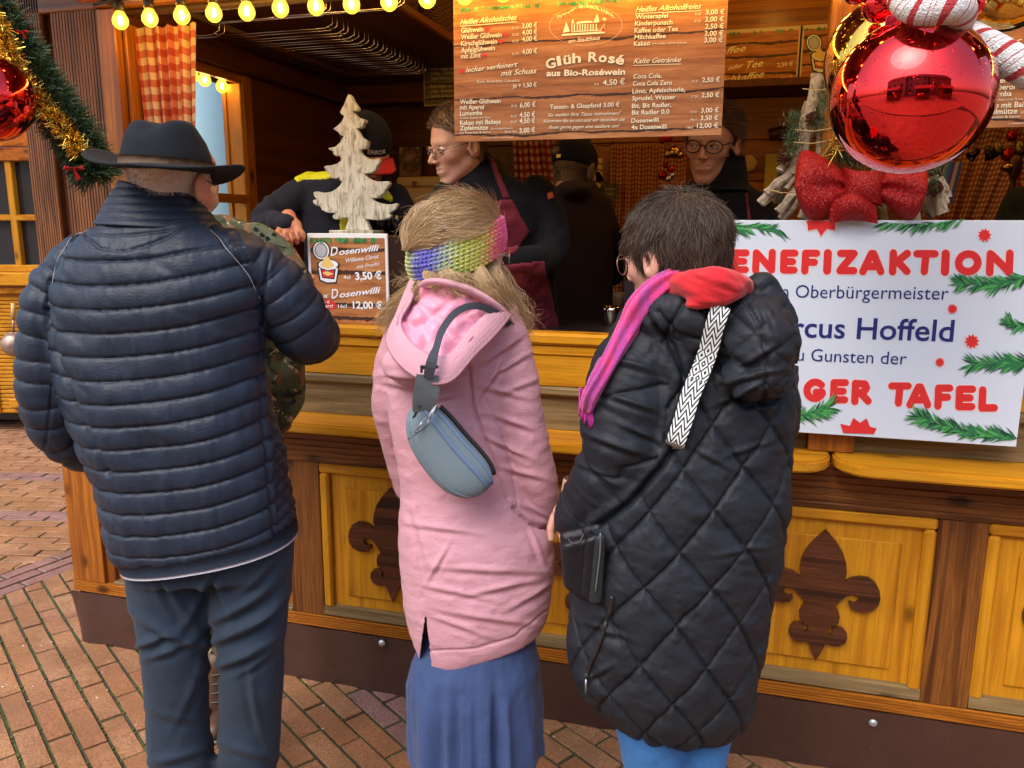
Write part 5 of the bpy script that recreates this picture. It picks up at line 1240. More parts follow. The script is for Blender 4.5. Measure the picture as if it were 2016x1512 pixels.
def head(parent, O, B, skin, scale=1., mouth=0., lean=1., jaw=1., h=.0032, eyes=True, iris=(.12, .07, .03), cut=-9):
    """one continuous head and neck; returns local vertices and faces"""
    key = (mouth, lean, jaw, h)
    if key not in _hd:
        v, F = nets(head_sdf(mouth=mouth, lean=lean, jaw=jaw), (-.10, -.13, -.20), (.10, .13, .145), h); v = sm_mesh(v, F, 2, .4); _hd[key] = (v, F)
    v, F = _hd[key]; n = vnormals(v, F); F = F[(v[:, 2] > cut)[F].all(1)]
    o = put('head', (place(v*scale, O, B), F), skin, parent, smooth=True)
    if eyes:
        ew = plain('eye_white', (.62, .58, .54), .2); ei = plain('iris', iris, .15)
        for s in (-1, 1):
            c = np.array([s*.0312, .0745, .0095]); e = put('eye', (place(sphere(c, .0118, 16, 12)[0]*scale, O, B), sphere(c, .0118, 16, 12)[1]), ew, o, smooth=True)
            g = basis.gaze if hasattr(basis, 'gaze') else (0, 1, 0)
            gz = np.array(g, float); gz /= np.linalg.norm(gz); iv, if_ = lathe(c+gz*.0098, [(0, .0028), (.0025, .0026), (.0050, .0012), (.0056, -.001)], 14, gz); put('iris', (place(iv*scale, O, B), if_), ei, o, smooth=True)
            iv, if_ = lathe(c+gz*.0102, [(0, .0029), (.0022, .0026)], 10, gz); put('pupil', (place(iv*scale, O, B), if_), M['black'], o, smooth=True)
    return v, F, n, o
def loc2w(v, O, B, scale=1.): return place(v*scale, O, B)
def short_hair(parent, O, B, hd, mat, mask, length=.03, n=4000, thick=.004, dirl=None, sd=0, w=.0006, curl=0., scale=1., jit=.3, segs=4, cap=True):
    v, F, nn = hd[:3]; m = mask(v); wv = place(v*scale, O, B); wn = nn@np.stack(B)
    Fk = F[m[F].all(1)]; used = np.unique(Fk); mp = -np.ones(len(v), int); mp[used] = np.arange(len(used)); th = thick*(1+.5*vnoise(v[used]*60, sd))
    hg = put('hair', (wv[used]+wn[used]*th[:, None], mp[Fk]), mat, parent, smooth=True)
    rt, rn = sample(wv, wn, m, n, sd); Bm = np.stack(B)
    def df(p): 
        if dirl is None: return rn*.6
        d = dirl((p-np.asarray(O))@Bm.T/scale)@Bm; return d+rn*.25
    s = strands(rt+rn*thick, rn, df, length, segs, w, thick, curl, sd=sd, jit=jit); put('hair_strands', s, mat, hg, kind='stuff'); return hg
def hand_sdf(fingers, palm, thumb, wrist):
    """fingers: lists of joint points (metres, local); palm: list of (a, b, ra, rb)"""
    def fn(p):
        d = None
        for a, b, ra, rb in palm: k = sd_cone(p, a, b, ra, rb); d = k if d is None else smin(d, k, .012)
        d = smin(d, sd_cone(p, *wrist), .015)
        for f, r_ in fingers+[thumb]:
            e = None
            for i in range(len(f)-1):
                ra = r_*(1-.12*i); k = sd_cone(p, f[i], f[i+1], ra, ra*.9); e = k if e is None else smin(e, k, .002)
            d = smin(d, e, .0035)
        return d
    return fn
def cloth(name, c, rough=.6, bump=.3, bs=40, sheen=.2, weave=0., var=.12, stretch=(1, 1, 1), dist=.004, spec=.4):
    m = NT(name); co = m.coord(stretch); c0 = m.coord(); n1 = m.noise(co, bs, 4, .55, .6); n2 = m.noise(c0, 5, 3)
    cc = m.mix(n2, tuple(x*(1-var) for x in c), tuple(x*(1+var) for x in c)); h = n1
    if weave:
        n3 = m.noise(c0, 500, 2); cc = m.mix(m.math('MULTIPLY', n3, weave), cc, tuple(x*.55 for x in c)); h = m.math('ADD', n1, m.math('MULTIPLY', n3, .3))
    m.col(cc); m.set(Roughness=rough, Sheen_Weight=sheen, Specular_IOR_Level=spec); m.bump(h, bump, dist); return m.m
# ============================================================ man in the navy puffer jacket and black hat
RM = 1.75
man = thing('person', 'man seen from behind in navy quilted jacket, grey-blue trousers and a black brimmed hat', 'person', V(400, yz(RM, 0), RM))
T_ = .10
torso = rows([(436, 235, 395, -.01, .75, 0), (448, 205, 435, -.01, .55, -.02), (468, 158, 478, -.01, .46, 0), (495, 125, 515, -.01, .48, .03), (550, 108, 525, -.01, .52, .06), (600, 108, 525, -.01, .56, .09), (650, 112, 520, 0, .60, T_), (700, 120, 515, 0, .63, T_), (750, 130, 520, 0, .66, T_), (800, 148, 530, 0, .68, T_), (850, 168, 540, 0, .70, T_), (900, 190, 550, 0, .71, T_), (950, 205, 558, 0, .71, T_), (1000, 215, 568, 0, .71, .13), (1040, 226, 577, 0, .70, .15), (1058, 234, 579, 0, .69, .16)], RM)
armL = limb([(158, 505, .0, 42), (115, 580, -.01, 52), (93, 680, -.02, 50), (93, 770, -.02, 49), (112, 835, -.0, 48), (160, 880, .05, 43), (215, 905, .10, 34)], RM, sm=22)
armR = limb([(462, 500, .0, 46), (520, 545, .02, 58), (565, 600, .04, 62), (600, 652, .07, 56), (615, 660, .16, 48), (590, 640, .27, 38)], RM, sm=22)
me = remesh([torso, armL, armR], .0065, 5, 1)
v, n = getv(me), getn(me); P_, w_ = proj(v); s = (v-V(335, 700, RM))@r0; fc = facing(v, n)
AL = np.array([V(x, y, RM+d) for x, y, d in ((158, 505, 0), (115, 580, -.01), (93, 680, -.02), (93, 770, -.02), (112, 835, 0), (160, 880, .05), (215, 905, .10))]); AR = np.array([V(x, y, RM+d) for x, y, d in ((462, 500, 0), (520, 545, .02), (565, 600, .04), (600, 652, .07), (615, 660, .16), (590, 640, .27))])
def along(v, A):
    best = np.full(len(v), 1e9); tt = np.zeros(len(v)); L = 0
    for a, b in zip(A[:-1], A[1:]):
        d = b-a; l = np.linalg.norm(d); t = np.clip(((v-a)@d)/(l*l), 0, 1); ds = np.linalg.norm(v-a-t[:, None]*d, axis=1); m = ds < best; best[m] = ds[m]; tt[m] = L+t[m]*l; L += l
    return best, tt
dl, tl_ = along(v, AL); dr, tr2 = along(v, AR)
onL = (dl < .064) & (P_[:, 0] < 245+np.clip((P_[:, 1]-800)*.3, 0, 30)) & (P_[:, 0] < np.interp(P_[:, 1], [440, 560, 620, 700, 780, 860, 930], [150, 95, 100, 125, 150, 180, 225])); onR = (dr < .078) & (P_[:, 0] > np.interp(P_[:, 1], [440, 520, 600, 660, 720], [455, 492, 517, 517, 505])) & (P_[:, 1] < 725)
zz_ = (v[:, 2]-V(335, 461, RM)[2])-T_*.95*s - .02*np.abs(s/.2)**2 + .004*vnoise(v*np.array([6, 6, 3]), 3)
per = .0487
tb = zz_/per; body = .0085*puff(tb, .34)*(1+.35*vnoise(v*9, 31))
yoke = seg_d(P_, [(168, 440), (172, 470), (200, 492), (240, 498), (290, 485), (330, 470), (380, 445)])
body = np.where((P_[:, 1] < 492) & (fc > -.2), .008*puff((zz_+.06)/.12, .6), body)
dL_ = .0095*puff(tl_/.047+.12*np.sin(dl*60)+.10*vnoise(v*12, 44), .36)*1.0; dR_ = .0092*puff(tr2/.042+.15+.1*vnoise(v*12, 45), .36)
d = np.where(onL, dL_, np.where(onR, dR_, body))
# seams: armholes, side panel, yoke
def groove(pts, wd, dep): 
    q = seg_d(P_, pts); return np.where(fc > -.1, -dep*np.exp(-(q/wd)**2), 0)
d = d+groove([(165, 452), (120, 500), (98, 560), (93, 610)], 3.5, .008)+groove([(412, 448), (450, 490), (490, 540), (516, 592), (512, 640)], 4, .009)+groove([(93, 610), (115, 700), (150, 800), (190, 880), (215, 930)], 5, .013)+groove([(512, 640), (508, 720), (517, 850), (525, 950), (545, 1085)], 4, .008)+groove([(530, 500), (517, 590)], 3, .006)+groove([(103, 760), (92, 880)], 3, .003)+np.where(yoke < 20, groove([(168, 440), (172, 470), (200, 492), (240, 498), (290, 485), (330, 470), (380, 445)], 3, .005), 0)
# side panel at the right: small zig-zag quilting
sp_ = (P_[:, 0] > np.interp(P_[:, 1], [640, 1085], [514, 548])) & (P_[:, 1] > 640) & ~onR & (fc > -.5)
d = np.where(sp_, .006*puff((P_[:, 1]+1.2*P_[:, 0])/26, .5)*puff((P_[:, 1]-1.2*P_[:, 0])/26, .5), d)
d = d-np.where(~onL & ~onR & ~sp_ & (zz_ > -2), .0035*np.exp(-(np.abs(tb-np.round(tb))/.05)**2), 0)
# gathers along the seams and the long pull folds
g = vnoise(np.stack([s*75, zz_*14, v[:, 1]*20], 1), 5); d = d+.0016*g*(1-np.clip(puff(tb, .8), 0, 1))*(~onL & ~onR)+.0030*fbm(np.stack([s*30, zz_*8+s*14, v[:, 1]*9], 1), 3, 8)-.0028*np.clip(vnoise(np.stack([s*22+zz_*30, zz_*9-s*6, v[:, 1]*8], 1), 17), 0, 1)**2*2+.0035*vnoise(np.stack([s*10+zz_*14, zz_*4, v[:, 1]*5], 1), 9)
v = v+n*d[:, None]
# belly of the back: shirt hangs a little hollow under the right arm
setv(me, v)
def m_puffer(name, c, c2, rough=.44):
    m = NT(name); co = m.coord(); n1 = m.noise(co, 9, 4, .6, .8); n2 = m.noise(m.coord((1, 1, 2.2), (0, .5, .3)), 55, 5, .6, 1.2); n3 = m.noise(co, 900, 2)
    m.col(m.mix(n1, c, c2)); m.set(Roughness=rough, Specular_IOR_Level=.26); m.bump(m.math('ADD', n2, m.math('MULTIPLY', n3, .12)), .32, .004); return m.m
MJ = m_puffer('navy_nylon', (.011, .019, .037), (.018, .029, .052)); jacket = finish(me, 'jacket', MJ, man)
# pale piping on the armholes, hem band and its light edge
def ontop(pts, me_v, me_n, off=.002, fcv=None):
    """3-D path on a mesh under given photo positions"""
    PP, ww = proj(me_v); f = facing(me_v, me_n); out = []
    for x, y in pts:
        q = np.hypot(PP[:, 0]-x, PP[:, 1]-y)+np.where(f > .05, 0, 1e4); k = np.argsort(q)[:6]; k = k[np.argmin(ww[k])]; out.append(me_v[k]+me_n[k]*off)
    return np.array(out)
def densify(pts, n): return [(p[0], p[1]) for p in smoothpath([(x, y, 0) for x, y in pts], n)]
jn = getn(me)
wm = plain('piping_light', (.35, .37, .42), .6)
for pts in ([(168, 446), (150, 462), (118, 500), (100, 555)], [(414, 450), (450, 492), (488, 540), (512, 590)]): put('piping', tube(smoothpath(ontop(densify(pts, 8), v, jn, .001), 24), .0007, 5), wm, jacket, smooth=True)
hem = rows([(1052, 236, 580, 0, .705, .16), (1066, 240, 583, 0, .70, .165), (1080, 246, 584, 0, .69, .17)], RM, 64); put('hem_band', hem, cloth('hem_ribbing', (.014, .022, .04), .7, .5, 220, 0, spec=.15), jacket, smooth=True)
he = rows([(1080, 246, 584, 0, .692, .172), (1085, 247, 584, 0, .692, .172)], RM, 64); put('hem_edge', he, plain('grey_edge', (.32, .32, .38), .7), jacket, smooth=True)
# collar with rows of stitching
cs = []
for k in range(13):
    t = k/12; y = 372+t*76; cs.append((y, 244-t*40-6*(t > .2)*t, 376+t*58, .012+.02*(1-t), .80-.06*t, -.20*(1-t*.8)))
cv, cf = rows(cs, RM, 72, 2.1); nk = 72
cn = np.repeat(np.arange(13), nk); rad = cv-np.repeat(np.array([cv[i*nk:(i+1)*nk].mean(0) for i in range(13)]), nk, 0); rad /= np.linalg.norm(rad, axis=1)[:, None]
cme = mesh_of('collar', cv, cf); bm = bmesh.new(); bm.from_mesh(cme); bmesh.ops.delete(bm, geom=[f for f in bm.faces if len(f.verts) > 8], context='FACES'); bmesh.ops.recalc_face_normals(bm, faces=bm.faces); bmesh.ops.subdivide_edges(bm, edges=bm.edges, cuts=2, use_grid_fill=True); bm.to_mesh(cme); bm.free()
a = getv(cme); nn = getn(cme); cc = V(320, 410, RM); out = np.sign(((a-cc)*nn).sum(1).mean()); PQ, _ = proj(a); ht = (a[:, 2]-V(320, 372, RM)[2]); a = a+nn*out*(.004*puff(ht/.0165+.1*0, .5))[:, None]; setv(cme, a)
sol = finish(cme, 'collar', MJ, jacket); sm_ = sol.modifiers.new('t', 'SOLIDIFY'); sm_.thickness = .006; sm_.offset = 0
# trousers
pel = rows([(1035, 252, 575, .01, .60, .12), (1075, 250, 578, .01, .62, .08), (1120, 250, 577, .01, .60, .03)], RM)
yf = yz(RM, .07)
def leg(sp): return rows(sp, RM, 30, 2.1)
lL = leg([(1085, 250, 420, .01, .9), (1150, 252, 414, .01, .95), (1205, 264, 413, .005, .95), (1250, 276, 412, .0, .95), (1300, 281, 410, 0, .95), (1350, 285, 409, .0, .92), (1400, 288, 409, .01, .9), (1450, 290, 411, .01, .9), (1512, 298, 424, .015, .9), (1600, 305, 430, .02, .85), (yf-40, 310, 432, .02, .85), (yf, 312, 436, .02, .9)])
lR = leg([(1085, 405, 577, .01, .9), (1150, 412, 575, .01, .92), (1205, 417, 569, .005, .92), (1250, 425, 563, 0, .92), (1300, 431, 559, 0, .92), (1350, 433, 556, 0, .92), (1400, 434, 553, .01, .9), (1450, 431, 550, .01, .9), (1512, 428, 545, .015, .9), (1600, 425, 542, .02, .85), (yf-40, 420, 538, .02, .85), (yf, 418, 540, .02, .9)])
me = remesh([pel, lL, lR], .0075, 4, 1); v, n = getv(me), getn(me); P_, w_ = proj(v)
def fold(P, cx, cy, ang, L, wd, dep):
    a = radians(ang); x = (P[:, 0]-cx)*cos(a)+(P[:, 1]-cy)*sin(a); y = -(P[:, 0]-cx)*sin(a)+(P[:, 1]-cy)*cos(a); y = y+.0018*x*x*(1 if dep > 0 else -1)*.6
    return dep*np.exp(-(x/L)**2)*(np.exp(-(y/wd)**2)-.7*np.exp(-((y-wd*1.6)/wd)**2))
d = 0
for q in ((330, 1245, 25, 70, 10, .016), (300, 1262, -20, 40, 8, .012), (345, 1275, -25, 50, 8, .010), (480, 1190, -32, 70, 10, .014), (470, 1240, -28, 75, 10, .013), (520, 1215, -40, 50, 8, .010), (480, 1290, -25, 70, 10, .014), (510, 1300, -35, 45, 8, .010), (345, 1180, 60, 70, 9, .007), (390, 1180, -65, 70, 9, .008), (440, 1180, 62, 60, 8, .007), (340, 1410, 15, 50, 9, .006), (380, 1350, -70, 80, 9, .006), (500, 1380, 80, 80, 8, .005), (350, 1490, -15, 60, 10, .008), (490, 1480, 15, 60, 10, .007), (300, 1130, 75, 60, 8, .004), (520, 1120, -50, 60, 8, .008), (420, 1110, 90, 30, 6, -.01)): d = d+fold(P_, *q)
d = d+.0025*fbm(v*np.array([14, 14, 9]), 3, 21)
d = d-np.where(facing(v, n) > 0, .004*np.exp(-(seg_d(P_, [(566, 1180), (556, 1300), (546, 1440), (540, 1512)])/3)**2), 0)
v = v+n*d[:, None]; setv(me, v); MT2 = cloth('blue_grey_cotton', (.022, .037, .062), .8, .25, 60, .06, .35, spec=.2); trs = finish(me, 'trousers', MT2, man)
shoe = plain('black_shoe', (.02, .018, .016), .4)
for x in (372, 480): put('shoe', limb([(x, yz(RM, .05), -.06, 36), (x, yz(RM, .05), .06, 42), (x+4, yz(RM, .045), .17, 34)], RM, flat=(.75, (0, 0, 1))), shoe, man, smooth=True)
# head, mostly under the hat
SK = m_skin('ruddy_skin', (.55, .27, .20)); BH = basis(-15, 12, 0); OH = V(338, 373, RM+.045)
hd = head(man, OH, BH, SK, .98, eyes=True)
gh = m_hair('silver_stubble', [(.52, .48, .46), (.78, .74, .72), (.62, .54, .50)])
short_hair(hd[3], OH, BH, hd, gh, lambda v: (v[:, 1] < .03) & (v[:, 2] > -.075) & (v[:, 2] < .055) & ~((np.abs(v[:, 0]) > .076) & (v[:, 1] > -.035)) & (v[:, 2] > -.085+.0*v[:, 1]), .007, 6500, .0012, lambda p: np.stack([0*p[:, 0], -.3+0*p[:, 0], -1+0*p[:, 0]], 1), 3, .0004, scale=.98)
# spectacles arm behind the ear
def lp(p): return place(np.array([p])*.98, OH, BH)[0]
put('spectacle_arm', tube([lp((.081, -.03, -.012)), lp((.084, -.022, .012)), lp((.083, 0, .02)), lp((.079, .045, .020))], .0016, 6), M['black'], man, smooth=True)
# hat
hat = thing('felt_hat', 'black felt hat with brown leather band and curled brim on the left man', 'hat', V(330, 335, RM))
MF = cloth('black_felt', (.010, .014, .019), .9, .25, 260, .03, .3, .2, spec=.15)
hr = [(336, 248, 414, .0, 1.18, -.05), (322, 249, 413, .0, 1.18, -.05), (305, 250, 409, .0, 1.15, -.04), (285, 252, 402, .0, 1.12, -.03), (265, 256, 394, .0, 1.05, -.02), (252, 260, 388, 0, .98, 0), (244, 265, 383, 0, .92, 0), (239, 275, 375, 0, .85, 0), (237, 300, 350, 0, .8, 0)]
hm = remesh([rows([(y, a, b, d_, 10+(b-a)/2*mperpx(RM)*k, t) for y, a, b, d_, k, t in hr], RM, 48, 2.1)], .005, 3, 1); v = getv(hm); n = getn(hm); q = v-V(326, 250, RM); sx = q@r0; top = np.clip((v[:, 2]-V(326, 280, RM)[2])/.035, 0, 1)
fy = q@f0
v = v-z0*((.013*np.exp(-(sx/.024)**2)+.0*fy)*top**1.2*(fy > -.2))[:, None]-np.outer(np.sign(sx)*.010*np.exp(-((fy-.05)/.05)**2)*top*(np.abs(sx) > .02), r0); v = v+n*(.0015*vnoise(v*30, 4))[:, None]; setv(hm, v); finish(hm, 'crown', MF, hat)
HC_ = V(330, 333, RM); bv = []; nr_, na = 10, 72
for i in range(nr_+1):
    u = i/nr_
    for j in range(na):
        a = 2*pi*j/na; ra, rb = .088+u*(.156-.088), .104+u*(.178-.104); x, y = ra*cos(a), rb*sin(a); h = .040*u**1.8*abs(cos(a))**2.2*(1.0 if cos(a) < 0 else .45)-.022*u*(sin(a)**2)*(1 if sin(a) > 0 else .5)+.004*sin(3*a)*u-.012*u*max(0, cos(a))
        bv.append(HC_+r0*x+f0*y+z0*h)
bf = [(i*na+j, i*na+(j+1) % na, (i+1)*na+(j+1) % na, (i+1)*na+j) for i in range(nr_) for j in range(na)]; br = put('brim', (np.array(bv), bf), MF, hat, smooth=True); so_ = br.modifiers.new('t', 'SOLIDIFY'); so_.thickness = .0055; bv2 = br.modifiers.new('b', 'SUBSURF'); bv2.levels = 1; bv2.render_levels = 1
bd2 = rows([(y, a, b, 0, 10+(b-a)/2*mperpx(RM)*1.19, -.05) for y, a, b in ((333, 246.5, 415.5), (323, 247, 415), (314, 247.5, 413.5))], RM, 64, 2.1); put('leather_band', bd2, wood('brown_leather', (.13, .075, .035), (.06, .032, .016), 'x', rough=.6, knots=False, coat=0), hat, smooth=True)
# ============================================================ woman in the pink coat
RP = 1.72
wp = thing('person', 'woman from behind in long pink hooded coat, blue skirt and rainbow knitted headband', 'person', V(930, yz(RP, 0), RP))
torso = rows([(562, 850, 985, .02, .70, 0), (585, 822, 1000, .0, .60, .05), (615, 790, 1022, -.01, .52, .06), (660, 768, 1030, -.01, .54, .06), (720, 762, 1025, 0, .58, .05), (780, 762, 1022, 0, .60, .04), (840, 768, 1018, 0, .62, .03), (900, 778, 1018, 0, .62, .0), (960, 788, 1030, .0, .62, .0), (1010, 786, 1060, .0, .62, .03), (1060, 784, 1086, .0, .62, .08), (1110, 788, 1093, .0, .62, .14), (1160, 794, 1092, .0, .62, .20), (1210, 806, 1086, .0, .62, .27), (1250, 822, 1078, .0, .62, .33), (1272, 834, 1068, .0, .62, .36)], RP, 48, 2.15)
armP = [(985, 640, .0, 46), (1006, 720, -.0, 50), (1022, 800, -.01, 47), (1040, 880, -.01, 43), (1058, 950, .0, 40), (1068, 1005, .03, 36), (1066, 1040, .06, 30)]
armR = limb(armP, RP, sm=24); armL = limb([(800, 640, .03, 40), (782, 720, .05, 44), (775, 800, .07, 42), (790, 880, .11, 38), (812, 960, .14, 34)], RP, sm=20)
hoodb = ellip(842, 708, -.085, 94, 50, .085, RP, .12); hoodc = ellip(880, 680, -.04, 90, 50, .08, RP, -.1)
me = remesh([torso, armR, armL, hoodb, hoodc], .006, 6, 1); v, n = getv(me), getn(me); P_, w_ = proj(v); fc = facing(v, n)
def fl(cx, cy, ang, L, wd, dep, bend=.0):
    a = radians(ang); x = (P_[:, 0]-cx)*cos(a)+(P_[:, 1]-cy)*sin(a); y = -(P_[:, 0]-cx)*sin(a)+(P_[:, 1]-cy)*cos(a)+bend*x*x
    return np.where(fc > -.2, dep*np.exp(-(x/L)**2)*(np.exp(-(y/wd)**2)-.7*np.exp(-((y-wd*1.7)/wd)**2)), 0)
def gv(pts, wd, dep): return np.where(fc > -.1, -dep*np.exp(-(seg_d(P_, pts)/wd)**2), 0)
d = gv([(1000, 612), (955, 650), (925, 700), (925, 745), (932, 800), (950, 850), (980, 920), (1000, 980)], 3.2, .008)+gv([(878, 727), (925, 729)], 2.2, .004)+gv([(958, 790), (990, 850), (1010, 930), (1020, 1000)], 2.2, .003)
d = d+gv([(1012, 1000), (1045, 1030), (1092, 1045)], 4, .012)+gv([(1030, 1015), (1065, 1040), (1090, 1035)], 2, .005)
d = d+gv([(1086, 1035), (1094, 1100), (1092, 1195)], 2, .003)+gv([(822, 1000), (822, 1120), (836, 1215)], 2, .003)
d = d+gv([(850, 1282), (940, 1278), (1010, 1255), (1085, 1195)], 2.4, .0035)
for q in ((985, 690, -35, 40, 6, .007), (1000, 720, -30, 40, 5, .006), (965, 745, -60, 30, 5, .010), (990, 770, 15, 40, 6, .006), (1010, 830, 20, 35, 6, .007), (1000, 880, 25, 40, 5, .006), (1030, 930, 15, 40, 6, .006), (1020, 760, -20, 40, 6, .004), (800, 760, 15, 50, 7, .008), (880, 780, -15, 30, 5, .004), (790, 740, 5, 40, 6, .006), (880, 1040, 8, 60, 6, .004), (950, 1120, 3, 90, 7, .005), (900, 1165, 12, 70, 6, .004), (990, 1155, -12, 60, 6, .005), (860, 1110, -60, 40, 5, .004), (1050, 1170, -30, 50, 6, .005), (960, 1215, 8, 80, 7, .005), (900, 1230, 20, 60, 6, .004), (1060, 1080, 70, 40, 5, .004), (830, 1060, 75, 60, 7, .004), (900, 940, -50, 30, 5, .004), (1045, 1000, 25, 30, 5, .006)): d = d+fl(*q)
d = d+.0026*fbm(v*np.array([12, 12, 16]), 3, 41)+.0014*vnoise(v*np.array([30, 30, 60]), 44)
v = v+n*d[:, None]; setv(me, v)
# the slit at the left of the hem: the surface stops there
P2_, _ = proj(v); cut = inpoly(P2_, [(838, 1213), (826, 1300), (850, 1318)]) & (fc > 0)
bm = bmesh.new(); bm.from_mesh(me); bm.verts.ensure_lookup_table(); bmesh.ops.delete(bm, geom=[bm.verts[i] for i in np.nonzero(cut)[0]], context='VERTS'); bm.to_mesh(me); bm.free()
MP = cloth('pink_cotton', (.56, .30, .37), .75, .5, 34, .08, .22, var=.05, stretch=(1, 1, 1.6), dist=.006, spec=.2); coat = finish(me, 'coat', MP, wp)
me_c = me
# hood: rim band with rows of stitching, quilted lining
def vp(x, y, dr): return V(x, y, RP+dr)
rim = [(822, 552, -.03), (803, 605, -.075), (782, 650, -.115), (798, 688, -.155), (835, 718, -.183), (866, 726, -.19), (892, 716, -.184), (925, 676, -.155), (958, 642, -.115), (985, 610, -.065)]
RC = smoothpath([vp(*p) for p in rim], 60); cen = vp(880, 640, -.04)
out_ = RC-cen; out_ /= np.linalg.norm(out_, axis=1)[:, None]; nb = 12; Vv = []
for j in range(nb+1):
    u = j/nb-.5; t = u*.058
    Vv.append(RC+out_*(t*.55+.006)+np.array([0, 0, -1.])*(t*.62)-f0*(.006*cos(pi*u))+out_*.0026*(j % 2))
Vv = np.concatenate(Vv); m_ = len(RC); F = [(j*m_+i, j*m_+i+1, (j+1)*m_+i+1, (j+1)*m_+i) for j in range(nb) for i in range(m_-1)]
o = put('hood_rim', (Vv, F), MP, coat, smooth=True); q = o.modifiers.new('s', 'SOLIDIFY'); q.thickness = .007; q.offset = 0
lc = vp(872, 655, -.085); Vv = []; nj = 26; back = smoothpath([vp(822, 556, -.04), vp(845, 552, -.075), vp(890, 560, -.095), vp(940, 580, -.09), vp(985, 610, -.07)], m_)
for j in range(nj+1):
    u = j/nj; a = RC*(1-u)+back*u+ (-z0*.006+f0*.028)*sin(pi*u)**.7; Vv.append(a+f0*.004)
Vv = np.concatenate(Vv); q1, _ = proj(Vv); dd = .015*puff((q1[:, 0]*.8+q1[:, 1]*1.0)/52+.35*vnoise(Vv*22, 2), .5)*puff((q1[:, 0]-q1[:, 1]*.9)/58+.3*vnoise(Vv*20, 6), .5)+.006*fbm(Vv*38, 3, 3)
Vv = Vv-f0*dd[:, None]+z0*dd[:, None]*.5; F = [(j*m_+i, j*m_+i+1, (j+1)*m_+i+1, (j+1)*m_+i) for j in range(nj) for i in range(m_-1)]
put('hood_lining', (Vv, F), cloth('pink_satin', (.72, .28, .40), .42, .3, 50, .1, 0, .05, dist=.005), coat, smooth=True)
col_ = limb([(826, 574, -.03, 12), (848, 556, -.085, 14), (890, 560, -.10, 15), (935, 577, -.095, 15), (975, 604, -.08, 15), (1002, 636, -.04, 12), (1012, 660, .03, 8)], RP, flat=(.55, (0.1, .3, 1)), sm=30); put('collar', col_, MP, coat, smooth=True)
# skirt
sk = []
for y, xl, xr in ((1225, 850, 1040), (1262, 832, 1056), (1310, 808, 1064), (1350, 797, 1063), (1400, 795, 1063), (1450, 795, 1063), (1490, 797, 1064)): sk.append((y, xl, xr, 0, .62, .03*(y > 1460)))
v, f = rows(sk, RP, 160, 2.1); c0 = V(930, 1300, RP); q = v-c0; th = np.arctan2(q@f0, q@r0); dn = np.clip((V(930, 1290, RP)[2]-v[:, 2])/.16, 0, 1); rad = np.stack([np.cos(th), np.sin(th)], 1)
am = (.011*dn)*(np.sin(th*9+2.6*np.sin(th*3)+1)*(.5+.5*np.sin(th*2+.4))+.45*np.sin(th*23+2.5*np.sin(th*4))*(.5+.5*np.sin(th*3)))+(-.022*dn*np.exp(-((th+1.02)/.07)**2)+.018*dn*np.exp(-((th+.86)/.09)**2)+.012*dn*np.exp(-((th+1.25)/.1)**2))
v = v+np.outer(am*rad[:, 0], r0)+np.outer(am*rad[:, 1], f0); me = mesh_of('skirt', v, f); bm = bmesh.new(); bm.from_mesh(me); bmesh.ops.delete(bm, geom=[x for x in bm.faces if len(x.verts) > 8], context='FACES'); bmesh.ops.subdivide_edges(bm, edges=[e for e in bm.edges if abs(e.verts[0].co.z-e.verts[1].co.z) > .008], cuts=5); bmesh.ops.recalc_face_normals(bm, faces=bm.faces); bm.to_mesh(me); bm.free()
v, n = getv(me), getn(me); v = v+n*(.003*fbm(v*np.array([22, 22, 12]), 3, 51)+.002*vnoise(v*np.array([60, 60, 25]), 55))[:, None]; setv(me, v)
finish(me, 'skirt', cloth('blue_viscose', (.034, .068, .185), .6, .4, 40, .08, .15, .12, dist=.005), wp)
SKL = m_skin('warm_leg_skin', (.42, .20, .12)); yf = yz(RP, .08)
for x, d_ in ((905, -.01), (985, .0)):
    put('leg', limb([(x-4, 1400, d_, 50), (x-2, 1500, d_-.01, 40), (x, yf-60, d_, 27), (x, yf, d_, 28)], RP, sm=16), SKL, wp, smooth=True)
    put('ankle_boot', join(limb([(x, yf-90, d_, 34), (x, yf, d_, 34)], RP), limb([(x, yz(RP, .035), d_-.04, 30), (x, yz(RP, .035), d_+.09, 34), (x+2, yz(RP, .03), d_+.16, 26)], RP)), plain('tan_boot', (.28, .15, .07), .6), wp, smooth=True)
# head, headband, hair
BP = basis(-58, 4, 0); OP = V(908, 508, RP+.015); SP_ = .97; SKW = m_skin('fair_skin', (.62, .35, .27))
hw = head(wp, OP, BP, SKW, SP_, eyes=True, iris=(.1, .16, .22))
def LP(p): return place(np.asarray(p, float).reshape(-1, 3)*SP_, OP, BP)
HR = m_hair('dark_blond_hair', [(.17, .10, .045), (.36, .235, .11), (.52, .36, .18), (.26, .16, .075), (.62, .47, .28)])
